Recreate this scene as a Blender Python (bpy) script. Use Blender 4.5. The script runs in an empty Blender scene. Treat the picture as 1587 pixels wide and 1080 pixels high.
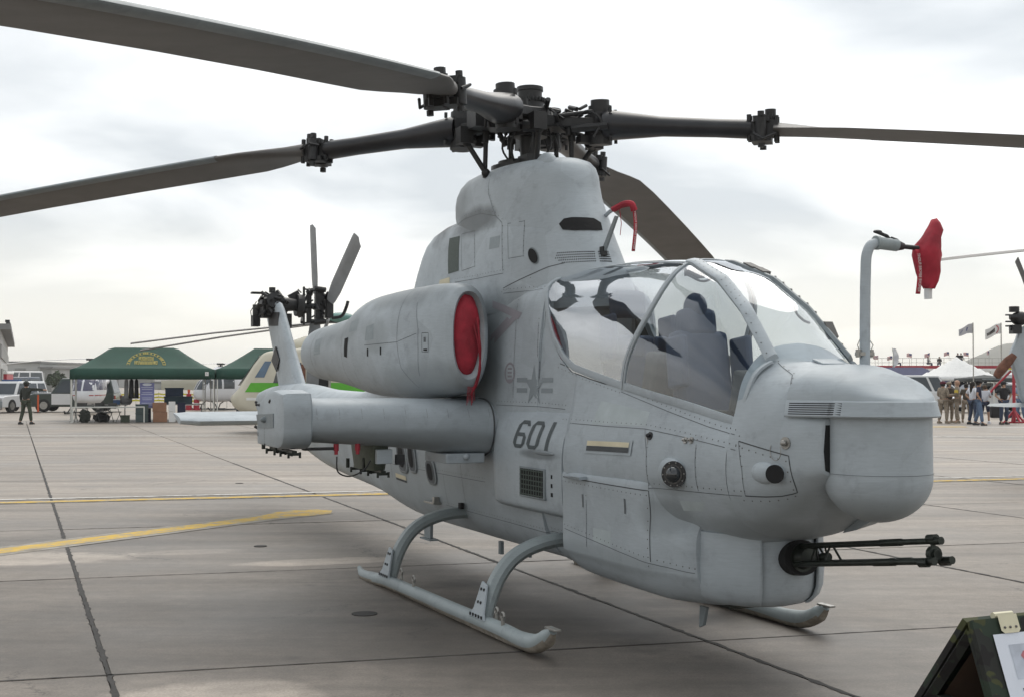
import bpy, math, random
import numpy as np
from mathutils import Vector, Matrix
from mathutils.bvhtree import BVHTree

random.seed(7)
rng = np.random.default_rng(7)
scene = bpy.context.scene
COL = scene.collection
PI = math.pi

# ------------------------------------------------------------------ camera
F_PX, CAM_H = 2000.0, 1.80
cam_data = bpy.data.cameras.new('camera')
cam_data.sensor_width = 36.0
cam_data.lens = F_PX / 1587.0 * 36.0
cam_data.clip_start = 0.1
cam_data.clip_end = 6000.0
cam = bpy.data.objects.new('camera', cam_data)
COL.objects.link(cam)
cam.location = (0, 0, CAM_H)
cam.rotation_euler = (PI / 2 + math.atan(49 / F_PX), 0, 0)
scene.camera = cam

# ------------------------------------------------------------------ light
SUN_EL, SUN_AZ = math.radians(52), math.radians(14)     # azimuth from +Y towards +X: behind the aircraft
world = bpy.data.worlds.new('World')
scene.world = world
world.use_nodes = True
wn = world.node_tree.nodes
wl = world.node_tree.links
wn.clear()
w_out = wn.new('ShaderNodeOutputWorld')
w_bg = wn.new('ShaderNodeBackground')
w_bg.inputs['Strength'].default_value = 0.10
sky = wn.new('ShaderNodeTexSky')
sky.sky_type = 'NISHITA'
sky.sun_disc = False
sky.sun_elevation = SUN_EL
sky.sun_rotation = SUN_AZ
tc = wn.new('ShaderNodeTexCoord')
sep = wn.new('ShaderNodeSeparateXYZ')
wl.new(tc.outputs['Generated'], sep.inputs[0])
# clouds laid on a flat layer: direction.xy / (z + k)
addz = wn.new('ShaderNodeMath'); addz.operation = 'ADD'; addz.inputs[1].default_value = 0.16
absz = wn.new('ShaderNodeMath'); absz.operation = 'ABSOLUTE'
wl.new(sep.outputs['Z'], absz.inputs[0]); wl.new(absz.outputs[0], addz.inputs[0])
dx = wn.new('ShaderNodeMath'); dx.operation = 'DIVIDE'
dy = wn.new('ShaderNodeMath'); dy.operation = 'DIVIDE'
wl.new(sep.outputs['X'], dx.inputs[0]); wl.new(addz.outputs[0], dx.inputs[1])
wl.new(sep.outputs['Y'], dy.inputs[0]); wl.new(addz.outputs[0], dy.inputs[1])
cmb = wn.new('ShaderNodeCombineXYZ')
wl.new(dx.outputs[0], cmb.inputs[0]); wl.new(dy.outputs[0], cmb.inputs[1])
cmb.inputs[2].default_value = 3.7
n1 = wn.new('ShaderNodeTexNoise'); n1.inputs['Scale'].default_value = 0.8
n1.inputs['Detail'].default_value = 7; n1.inputs['Roughness'].default_value = 0.47; n1.inputs['Distortion'].default_value = 0.35
wl.new(cmb.outputs[0], n1.inputs['Vector'])
cr = wn.new('ShaderNodeValToRGB')           # cloud brightness (in sky units: x strength 0.1)
e = cr.color_ramp.elements
e[0].position = 0.41; e[0].color = (0.57, 0.605, 0.63, 1)
e[1].position = 0.645; e[1].color = (1.15, 1.16, 1.155, 1)
m_ = cr.color_ramp.elements.new(0.525); m_.color = (0.86, 0.88, 0.885, 1)
wl.new(n1.outputs['Fac'], cr.inputs[0])
# warm pale band low over the horizon, as thin overcast does
hz = wn.new('ShaderNodeMapRange'); hz.inputs['From Min'].default_value = 0.0; hz.inputs['From Max'].default_value = 0.13
hz.inputs['To Min'].default_value = 0.95; hz.inputs['To Max'].default_value = 0.0
wl.new(sep.outputs['Z'], hz.inputs['Value'])
mixh = wn.new('ShaderNodeMix'); mixh.data_type = 'RGBA'
wl.new(hz.outputs[0], mixh.inputs['Factor']); wl.new(cr.outputs[0], mixh.inputs[6])
mixh.inputs[7].default_value = (1.10, 1.05, 0.92, 1)
# the veil is brighter round the hidden sun
sunv = Vector((math.sin(SUN_AZ) * math.cos(SUN_EL), math.cos(SUN_AZ) * math.cos(SUN_EL), math.sin(SUN_EL)))
dot = wn.new('ShaderNodeVectorMath'); dot.operation = 'DOT_PRODUCT'
wl.new(tc.outputs['Generated'], dot.inputs[0]); dot.inputs[1].default_value = sunv
gl = wn.new('ShaderNodeMapRange'); gl.inputs['From Min'].default_value = 0.2; gl.inputs['From Max'].default_value = 1.0
gl.inputs['To Min'].default_value = 8.4; gl.inputs['To Max'].default_value = 13.0
wl.new(dot.outputs['Value'], gl.inputs['Value'])
mul = wn.new('ShaderNodeVectorMath'); mul.operation = 'SCALE'
wl.new(mixh.outputs[2], mul.inputs[0]); wl.new(gl.outputs[0], mul.inputs['Scale'])
mixs = wn.new('ShaderNodeMix'); mixs.data_type = 'RGBA'; mixs.inputs['Factor'].default_value = 0.93
wl.new(sky.outputs[0], mixs.inputs[6]); wl.new(mul.outputs[0], mixs.inputs[7])
wl.new(mixs.outputs[2], w_bg.inputs['Color'])
wl.new(w_bg.outputs[0], w_out.inputs['Surface'])

sun_d = bpy.data.lights.new('sun', 'SUN')
sun_d.energy = 1.35
sun_d.angle = math.radians(46)
sun_d.color = (1.0, 0.95, 0.87)
sun = bpy.data.objects.new('sun', sun_d)
COL.objects.link(sun)
sun.rotation_euler = (-sunv).to_track_quat('-Z', 'Y').to_euler()

scene.view_settings.view_transform = 'Standard'
scene.view_settings.look = 'None'
scene.view_settings.exposure = 0.26
scene.view_settings.gamma = 1.0

# ------------------------------------------------------------------ materials
def mat(name, base, rough=0.6, var=0.12, scale=3.0, metallic=0.0, bump=0.0, bscale=40.0, spec=0.5, tint=None, streak=False, rand=0.0, coat=0.0):
    m = bpy.data.materials.new(name)
    m.use_nodes = True
    nt = m.node_tree; N = nt.nodes; L = nt.links
    b = N['Principled BSDF']
    b.inputs['Roughness'].default_value = rough
    b.inputs['Metallic'].default_value = metallic
    b.inputs['Specular IOR Level'].default_value = spec
    if coat: b.inputs['Coat Weight'].default_value = coat
    co = N.new('ShaderNodeTexCoord')
    no = N.new('ShaderNodeTexNoise'); no.inputs['Scale'].default_value = scale
    no.inputs['Detail'].default_value = 6; no.inputs['Roughness'].default_value = 0.6
    src = co.outputs['Object']
    if streak:
        mp = N.new('ShaderNodeMapping'); mp.inputs['Scale'].default_value = (1, 1, 0.25)
        L.new(src, mp.inputs[0]); src = mp.outputs[0]
    L.new(src, no.inputs['Vector'])
    ra = N.new('ShaderNodeValToRGB')
    lo = [max(0, c * (1 - var)) for c in base]; hi = [min(1, c * (1 + var)) for c in base]
    if tint: lo = [c * t for c, t in zip(lo, tint)]
    ra.color_ramp.elements[0].position = 0.3; ra.color_ramp.elements[0].color = (*lo, 1)
    ra.color_ramp.elements[1].position = 0.7; ra.color_ramp.elements[1].color = (*hi, 1)
    L.new(no.outputs['Fac'], ra.inputs[0])
    out = ra.outputs[0]
    if rand:
        oi = N.new('ShaderNodeObjectInfo'); mr = N.new('ShaderNodeMapRange')
        mr.inputs['To Min'].default_value = 1 - rand; mr.inputs['To Max'].default_value = 1 + rand
        L.new(oi.outputs['Random'], mr.inputs['Value'])
        vm = N.new('ShaderNodeVectorMath'); vm.operation = 'SCALE'
        L.new(out, vm.inputs[0]); L.new(mr.outputs[0], vm.inputs['Scale']); out = vm.outputs[0]
    L.new(out, b.inputs['Base Color'])
    if bump:
        n2 = N.new('ShaderNodeTexNoise'); n2.inputs['Scale'].default_value = bscale; n2.inputs['Detail'].default_value = 4
        L.new(co.outputs['Object'], n2.inputs['Vector'])
        bp = N.new('ShaderNodeBump'); bp.inputs['Strength'].default_value = bump; bp.inputs['Distance'].default_value = 0.01
        L.new(n2.outputs['Fac'], bp.inputs['Height']); L.new(bp.outputs[0], b.inputs['Normal'])
    return m

STAINS_AND_SHADE = [((-.30, .42, 3.18), (.55, .30, .13), .30, .85), ((-1.22, 0, 3.38), (.42, .8, .34), .08, 1.0), ((-.85, .40, 3.42), (.45, .2, .22), .55, .7), ((-.5, .95, 2.55), (1.0, .4, .17), .52, .75), ((-1.9, 1.05, 2.30), (1.0, .4, .18), .58, .7),
          ((.60, .62, 2.45), (.42, .25, .22), .50, .8), ((.1, 1.0, 1.78), (.9, .3, .2), .62, .65), ((-.7, 1.17, 2.20), (.28, .2, .17), .74, .7), ((1.45, .60, 1.25), (.34, .1, .04), .40, .8), ((.2, .5, 2.0), (.35, .3, .6), .66, .6),
          ((3.15, .5, .96), (.28, .2, .14), .60, .75), ((3.9, .35, .93), (.6, .3, .10), .66, .7), ((-1.5, .45, .8), (1.6, .3, .35), .76, .7), ((4.1, .40, 1.10), (.45, .2, .11), .72, .6), ((.3, 1.3, 1.33), (.5, 1.3, .09), .62, .7), ((2.4, .55, .62), (.9, .2, .08), .74, .6), ((4.55, .1, 1.12), (.3, .3, .08), .76, .6), ((3.2, .55, 1.14), (.3, .1, .06), .7, .6)]
def paint_mat(name, base):
    """matt service paint: soft mottling, small touched-up patches, soot smudges and some painted shade"""
    m = mat(name, base, rough=0.48, var=0.10, scale=1.6, bump=0.16, bscale=3.5, spec=0.4)
    nt = m.node_tree; N = nt.nodes; L = nt.links
    b = N['Principled BSDF']
    src = b.inputs['Base Color'].links[0].from_socket
    co = N.new('ShaderNodeTexCoord')
    a = N.new('ShaderNodeTexNoise'); a.inputs['Scale'].default_value = 7.5; a.inputs['Detail'].default_value = 8; a.inputs['Roughness'].default_value = 0.7
    L.new(co.outputs['Object'], a.inputs['Vector'])
    r = N.new('ShaderNodeValToRGB'); r.color_ramp.elements[0].position = 0.54; r.color_ramp.elements[1].position = 0.70
    r.color_ramp.elements[0].color = (0, 0, 0, 1); r.color_ramp.elements[1].color = (0.50, 0.50, 0.50, 1)
    L.new(a.outputs['Fac'], r.inputs[0])
    mx = N.new('ShaderNodeMix'); mx.data_type = 'RGBA'
    L.new(r.outputs[0], mx.inputs['Factor']); L.new(src, mx.inputs[6]); mx.inputs[7].default_value = (base[0] * .66, base[1] * .64, base[2] * .66, 1)
    v = N.new('ShaderNodeTexVoronoi'); v.inputs['Scale'].default_value = 2.3
    L.new(co.outputs['Object'], v.inputs['Vector'])
    vr = N.new('ShaderNodeMapRange'); vr.inputs['To Min'].default_value = 0.92; vr.inputs['To Max'].default_value = 1.07
    L.new(v.outputs['Color'], vr.inputs['Value'])
    sc = N.new('ShaderNodeVectorMath'); sc.operation = 'SCALE'
    L.new(mx.outputs[2], sc.inputs[0]); L.new(vr.outputs[0], sc.inputs['Scale'])
    # scratches: very stretched noise
    mp = N.new('ShaderNodeMapping'); mp.inputs['Scale'].default_value = (6, 6, 60); mp.inputs['Rotation'].default_value = (.3, .2, .5)
    L.new(co.outputs['Object'], mp.inputs[0])
    s = N.new('ShaderNodeTexNoise'); s.inputs['Scale'].default_value = 2; s.inputs['Detail'].default_value = 5
    L.new(mp.outputs[0], s.inputs['Vector'])
    sr = N.new('ShaderNodeMapRange'); sr.inputs['From Min'].default_value = .35; sr.inputs['From Max'].default_value = .65
    sr.inputs['To Min'].default_value = .96; sr.inputs['To Max'].default_value = 1.03
    L.new(s.outputs['Fac'], sr.inputs['Value'])
    s2 = N.new('ShaderNodeVectorMath'); s2.operation = 'SCALE'
    L.new(sc.outputs[0], s2.inputs[0]); L.new(sr.outputs[0], s2.inputs['Scale'])
    L.new(s2.outputs[0], b.inputs['Base Color'])
    # soot, touch-up and darker undersides; the streak under the number is painted shadow (centre, radii, tone, strength)
    last = s2.outputs[0]
    wob = N.new('ShaderNodeTexNoise'); wob.inputs['Scale'].default_value = 5; wob.inputs['Detail'].default_value = 5; L.new(co.outputs['Object'], wob.inputs['Vector'])
    for (cu, cv, cz), (ru, rv, rz), k, st_ in STAINS_AND_SHADE:
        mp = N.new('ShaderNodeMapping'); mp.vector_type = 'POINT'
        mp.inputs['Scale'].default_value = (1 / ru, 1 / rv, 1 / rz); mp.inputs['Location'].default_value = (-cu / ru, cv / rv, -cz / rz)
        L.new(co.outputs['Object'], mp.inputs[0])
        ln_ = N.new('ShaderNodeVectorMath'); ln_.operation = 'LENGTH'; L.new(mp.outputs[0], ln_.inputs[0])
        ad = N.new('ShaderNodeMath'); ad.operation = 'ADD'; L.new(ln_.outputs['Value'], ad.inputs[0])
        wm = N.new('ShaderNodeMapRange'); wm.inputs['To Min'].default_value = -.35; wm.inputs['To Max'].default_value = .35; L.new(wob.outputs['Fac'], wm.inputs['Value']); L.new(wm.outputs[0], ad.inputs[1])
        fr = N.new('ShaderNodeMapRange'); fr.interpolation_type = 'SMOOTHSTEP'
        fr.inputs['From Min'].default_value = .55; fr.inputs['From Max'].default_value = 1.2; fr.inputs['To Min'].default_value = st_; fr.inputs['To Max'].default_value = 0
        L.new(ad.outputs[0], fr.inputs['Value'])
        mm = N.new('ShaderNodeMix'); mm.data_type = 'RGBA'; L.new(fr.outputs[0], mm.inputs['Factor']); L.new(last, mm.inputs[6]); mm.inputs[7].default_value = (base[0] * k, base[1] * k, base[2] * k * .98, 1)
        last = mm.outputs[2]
    L.new(last, b.inputs['Base Color'])
    rr = N.new('ShaderNodeMapRange'); rr.inputs['To Min'].default_value = .38; rr.inputs['To Max'].default_value = .62
    L.new(a.outputs['Fac'], rr.inputs['Value']); L.new(rr.outputs[0], b.inputs['Roughness'])
    return m

M = {}
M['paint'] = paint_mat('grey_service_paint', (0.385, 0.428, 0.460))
M['paint_dark'] = paint_mat('darker_grey_paint', (0.215, 0.245, 0.26))
M['line'] = mat('panel_gap', (0.07, 0.075, 0.08), .8)
M['line_soft'] = mat('panel_seam', (0.13, 0.14, 0.15), .8)
M['touch_up'] = mat('touched_up_paint', (0.275, 0.315, 0.335), .6, .12, 6)
M['touch_up_pale'] = mat('pale_touched_up_paint', (0.40, 0.45, 0.465), .6, .10, 6)
M['rivet'] = mat('rivet_metal', (0.12, 0.115, 0.11), .6)
M['marking'] = mat('dark_grey_marking', (0.075, 0.09, 0.095), .6, .2, 30)
M['marking_faint'] = mat('faint_marking', (0.225, 0.255, 0.275), .6)
M['black'] = mat('black_rubber_metal', (0.018, 0.018, 0.02), .5, .4, 12, bump=.2)
M['dark'] = mat('dark_cavity', (0.012, 0.012, 0.013), .9)
M['rotor'] = mat('rotor_dark_metal', (0.016, 0.016, 0.017), .5, .5, 9, bump=.25, bscale=30)
M['cuff'] = mat('cuff_paint', (0.018, 0.018, 0.021), .38, .3, 6, bump=.1)
M['blade'] = mat('blade_paint', (0.120, 0.114, 0.110), .55, .18, 2.2, bump=.12, bscale=60, streak=True)
M['blade_edge'] = mat('blade_edge_metal', (0.36, 0.36, 0.36), .35, .1, 4, metallic=.5)
M['gun'] = mat('gunmetal_green', (0.022, 0.027, 0.022), .38, .4, 14, metallic=.4)
M['olive'] = mat('olive_rack', (0.085, 0.10, 0.075), .6, .3, 12)
M['red'] = mat('red_fabric', (0.34, 0.018, 0.035), .75, .35, 6, bump=1.0, bscale=14)
M['red_metal'] = mat('red_enamel', (0.40, 0.02, 0.04), .4)
M['white'] = mat('white_paint', (0.75, 0.75, 0.74), .5, .05)
M['white_cloth'] = mat('white_cloth', (0.70, 0.70, 0.69), .8, .08, 5)
M['cream'] = mat('cream_plate', (0.62, 0.56, 0.40), .6)
M['steel'] = mat('worn_steel', (0.35, 0.34, 0.32), .4, .2, 9, metallic=.7)
M['skin'] = mat('skin', (0.42, 0.25, 0.17), .6)
M['seatblue'] = mat('seat_blue_grey', (0.06, 0.085, 0.14), .8)
M['grille'] = mat('grille_mesh', (0.05, 0.07, 0.06), .6, .3, 60)
M['cockpit'] = mat('cockpit_dark_grey', (0.04, 0.045, 0.042), .8)
M['skidpaint'] = paint_mat('skid_paint', (0.285, 0.325, 0.335))
M['skidworn'] = mat('skid_worn_belly', (0.27, 0.24, 0.20), .7, .35, 14, bump=.5)
M['tail_blade'] = mat('tail_blade_paint', (0.25, 0.255, 0.26), .5, .15, 5)
M['faded_red'] = mat('faded_marking', (0.27, 0.255, 0.28), .6)
M['lens'] = mat('dark_lens', (0.02, 0.025, 0.03), .08, .1, 3, spec=.9)
M['ivory'] = mat('ivory_plastic', (0.62, 0.58, 0.42), .5)
M['bin_navy'] = mat('storage_bin_navy', (0.022, 0.045, 0.10), .6)
M['window_blue'] = mat('blue_window', (0.06, 0.13, 0.22), .15, .2, 2, spec=.8)
M['dome_green'] = mat('dome_green', (0.10, 0.22, 0.20), .5)
M['yellow'] = mat('yellow_paint', (0.55, 0.36, 0.06), .8, .2, 6)
M['amber'] = mat('yellow_tag', (0.6, 0.45, 0.05), .5)

def glass_mat(name, tint=(0.86, 0.9, 0.92), refl=0.22, rough=0.015):
    m = bpy.data.materials.new(name); m.use_nodes = True
    nt = m.node_tree; N = nt.nodes; L = nt.links; N.clear()
    o = N.new('ShaderNodeOutputMaterial'); mx = N.new('ShaderNodeMixShader')
    t = N.new('ShaderNodeBsdfTransparent'); t.inputs[0].default_value = (*tint, 1)
    g = N.new('ShaderNodeBsdfGlossy'); g.inputs['Roughness'].default_value = rough; g.inputs['Color'].default_value = (.95, .97, 1, 1)
    lw = N.new('ShaderNodeLayerWeight'); lw.inputs['Blend'].default_value = .5
    no = N.new('ShaderNodeTexNoise'); no.inputs['Scale'].default_value = 1.1
    bp = N.new('ShaderNodeBump'); bp.inputs['Strength'].default_value = .12; bp.inputs['Distance'].default_value = .05
    co = N.new('ShaderNodeTexCoord'); L.new(co.outputs['Object'], no.inputs['Vector']); L.new(no.outputs['Fac'], bp.inputs['Height'])
    L.new(bp.outputs[0], g.inputs['Normal'])
    pw = N.new('ShaderNodeMath'); pw.operation = 'POWER'; pw.inputs[1].default_value = 3.0; L.new(lw.outputs['Facing'], pw.inputs[0])
    mr = N.new('ShaderNodeMapRange'); mr.inputs['To Min'].default_value = refl; mr.inputs['To Max'].default_value = 1.0
    L.new(pw.outputs[0], mr.inputs['Value'])
    L.new(mr.outputs[0], mx.inputs[0]); L.new(t.outputs[0], mx.inputs[1]); L.new(g.outputs[0], mx.inputs[2])
    L.new(mx.outputs[0], o.inputs[0])
    return m
M['glass'] = glass_mat('canopy_glass', (.82, .86, .88), .05)
M['glass_rear'] = glass_mat('canopy_glass_rear', (0.80, 0.84, 0.86), 0.30)
M['car_glass'] = mat('car_window', (0.03, 0.04, 0.05), .12, .1, 2, spec=.8)

# ------------------------------------------------------------------ mesh helpers
def link(name, me, material=None, parent=None, **tags):
    o = bpy.data.objects.new(name, me)
    COL.objects.link(o)
    if material is not None and me is not None:
        for mm in (material if isinstance(material, (list, tuple)) else [material]):
            me.materials.append(mm)
    if parent is not None: o.parent = parent
    for k, v in tags.items(): o[k] = v
    return o

def mesh(name, verts, faces, smooth=None, mi=None):
    me = bpy.data.meshes.new(name)
    me.from_pydata([tuple(float(c) for c in v) for v in verts], [], [tuple(int(i) for i in f) for f in faces])
    me.validate()
    if mi is not None and len(mi) == len(me.polygons):
        me.polygons.foreach_set('material_index', mi)
    if smooth is not None:
        me.polygons.foreach_set('use_smooth', [True] * len(me.polygons))
        if smooth < 179:
            me.set_sharp_from_angle(angle=math.radians(smooth))
    me.update()
    return me

def empty(name, loc=(0, 0, 0), rot=0.0, parent=None, **tags):
    o = bpy.data.objects.new(name, None)
    COL.objects.link(o); o.location = loc; o.rotation_euler = (0, 0, rot)
    o.empty_display_size = .2
    if parent is not None: o.parent = parent
    for k, v in tags.items(): o[k] = v
    return o

class B:
    """collects simple solids into one mesh"""
    def __init__(self): self.v = []; self.f = []; self.m = []; self.mi = 0
    def add(self, vs, fs):
        n = len(self.v); self.v += [tuple(p) for p in vs]
        self.f += [tuple(i + n for i in f) for f in fs]; self.m += [self.mi] * len(fs)
        return self
    def box(self, c, d, rot=None, taper=None):
        x, y, z = [a / 2 for a in d]
        P = [Vector((sx * x, sy * y, sz * z)) for sz in (-1, 1) for sy in (-1, 1) for sx in (-1, 1)]
        if taper:
            for p in P:
                if p.z > 0: p.x *= taper[0]; p.y *= taper[1]
        if rot is not None:
            R = rot if isinstance(rot, Matrix) else Matrix.Rotation(rot, 3, 'Z')
            P = [R @ p for p in P]
        P = [p + Vector(c) for p in P]
        return self.add(P, [(0, 2, 3, 1), (4, 5, 7, 6), (0, 1, 5, 4), (2, 6, 7, 3), (0, 4, 6, 2), (1, 3, 7, 5)])
    def tube(self, pts, r, n=12, caps=True, flat=1.0, up=None):
        pts = [Vector(p) for p in pts]
        rs = r if isinstance(r, (list, tuple)) else [r] * len(pts)
        rings = []; prev = None
        for i, p in enumerate(pts):
            a = pts[max(i - 1, 0)]; b = pts[min(i + 1, len(pts) - 1)]
            t = (b - a).normalized() if (b - a).length > 1e-9 else Vector((0, 0, 1))
            if prev is None:
                ref = Vector(up) if up is not None else (Vector((0, 0, 1)) if abs(t.z) < .9 else Vector((1, 0, 0)))
                s = t.cross(ref).normalized()
            else:
                s = (prev - t * prev.dot(t)).normalized()
            prev = s; q = s.cross(t)
            rings.append([p + s * (math.cos(k * 2 * PI / n) * rs[i]) + q * (math.sin(k * 2 * PI / n) * rs[i] * flat) for k in range(n)])
        vs = [v for R in rings for v in R]; fs = []
        for i in range(len(pts) - 1):
            for k in range(n):
                k2 = (k + 1) % n
                fs.append((i * n + k, i * n + k2, (i + 1) * n + k2, (i + 1) * n + k))
        if caps:
            fs.append(tuple(range(n))[::-1]); fs.append(tuple((len(pts) - 1) * n + k for k in range(n)))
        return self.add(vs, fs)
    def cyl(self, a, b, r, n=14, r2=None): return self.tube([a, b], [r, r if r2 is None else r2], n)
    def sphere(self, c, r, n=12, m=8, sc=(1, 1, 1)):
        vs = []; fs = []
        for j in range(m + 1):
            th = PI * j / m
            for k in range(n):
                ph = 2 * PI * k / n
                vs.append((c[0] + r * sc[0] * math.sin(th) * math.cos(ph), c[1] + r * sc[1] * math.sin(th) * math.sin(ph), c[2] + r * sc[2] * math.cos(th)))
        for j in range(m):
            for k in range(n):
                k2 = (k + 1) % n
                fs.append((j * n + k, (j + 1) * n + k, (j + 1) * n + k2, j * n + k2))
        return self.add(vs, fs)
    def loft(self, rings, closed=True, caps=True):
        n = len(rings[0]); vs = [p for R in rings for p in R]; fs = []
        for i in range(len(rings) - 1):
            for k in range(n if closed else n - 1):
                k2 = (k + 1) % n
                fs.append((i * n + k, i * n + k2, (i + 1) * n + k2, (i + 1) * n + k))
        if caps and closed:
            fs.append(tuple(range(n))[::-1]); fs.append(tuple((len(rings) - 1) * n + k for k in range(n)))
        return self.add(vs, fs)
    def prism(self, poly, a, b):
        """poly: 2D outline mapped by functions a (one side) and b (other side)"""
        n = len(poly); vs = [a(*p) for p in poly] + [b(*p) for p in poly]
        fs = [tuple(range(n)), tuple(range(2 * n - 1, n - 1, -1))] + [(k, k + n, (k + 1) % n + n, (k + 1) % n) for k in range(n)]
        return self.add(vs, fs)
    def to(self, name, material, parent=None, smooth=35, bevel=0, **tags):
        import bmesh
        me = mesh(name, self.v, self.f, None, self.m)
        bm = bmesh.new(); bm.from_mesh(me)
        bmesh.ops.remove_doubles(bm, verts=bm.verts, dist=1e-5)
        bmesh.ops.recalc_face_normals(bm, faces=bm.faces)
        bm.to_mesh(me); bm.free()
        me.polygons.foreach_set('use_smooth', [True] * len(me.polygons))
        me.set_sharp_from_angle(angle=math.radians(smooth))
        o = link(name, me, material, parent, **tags)
        if bevel:
            md = o.modifiers.new('bevel', 'BEVEL'); md.width = bevel; md.segments = 2; md.limit_method = 'ANGLE'
        return o

def catmull(P, sub, closed=False):
    """P (n,k) control rows -> smooth rows; doubled rows make corners"""
    P = np.asarray(P, float); n = len(P); out = []
    rng_ = range(n if closed else n - 1)
    for i in rng_:
        p0 = P[(i - 1) % n] if closed or i > 0 else P[0]
        p1 = P[i]; p2 = P[(i + 1) % n]
        p3 = P[(i + 2) % n] if closed or i + 2 < n else P[-1]
        if np.allclose(p1, p2): out.append(p1); continue
        if np.allclose(p0, p1): p0 = p1 - (p2 - p1) * .5
        if np.allclose(p2, p3): p3 = p2 + (p2 - p1) * .5
        d01 = max(np.linalg.norm(p1 - p0) ** .5, 1e-4); d12 = max(np.linalg.norm(p2 - p1) ** .5, 1e-4); d23 = max(np.linalg.norm(p3 - p2) ** .5, 1e-4)
        m1 = (p1 - p0) / d01 - (p2 - p0) / (d01 + d12) + (p2 - p1) / d12
        m2 = (p2 - p1) / d12 - (p3 - p1) / (d12 + d23) + (p3 - p2) / d23
        m1 = m1 * d12; m2 = m2 * d12
        for s in range(sub):
            t = s / sub; h = (2 * t**3 - 3 * t**2 + 1, t**3 - 2 * t**2 + t, -2 * t**3 + 3 * t**2, t**3 - t**2)
            out.append(h[0] * p1 + h[1] * m1 + h[2] * p2 + h[3] * m2)
    if not closed: out.append(P[-1])
    return np.array(out)

def lc(u, v, z):            # aircraft coordinates (forward, starboard, up) -> local
    return Vector((u, -v, z))

def hull_mesh(name, stations, material, parent, subu=5, subp=5, smooth=50, ringfn=None, **tags):
    """stations: list of (u, [(v,z)...] from the keel's top centre round to the bottom centre); mirrored"""
    us = [s[0] for s in stations]
    A = np.array([[[u, v, z] for v, z in prof] for u, prof in stations])        # S,K,3
    prof = np.array([catmull(a, subp) for a in A])                                # S,P,3
    S_, P_, _ = prof.shape
    rows = catmull(prof.reshape(S_, -1), subu) if subu > 1 else prof.reshape(S_, -1)
    rows = rows.reshape(-1, P_, 3)
    b = B(); rings = []
    for r in rows:
        ring = [lc(*p) for p in r] + [lc(p[0], -p[1], p[2]) for p in r[::-1][1:-1]]
        rings.append(ring)
    b.loft(rings)
    return b.to(name, material, parent, smooth, **tags)

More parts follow.
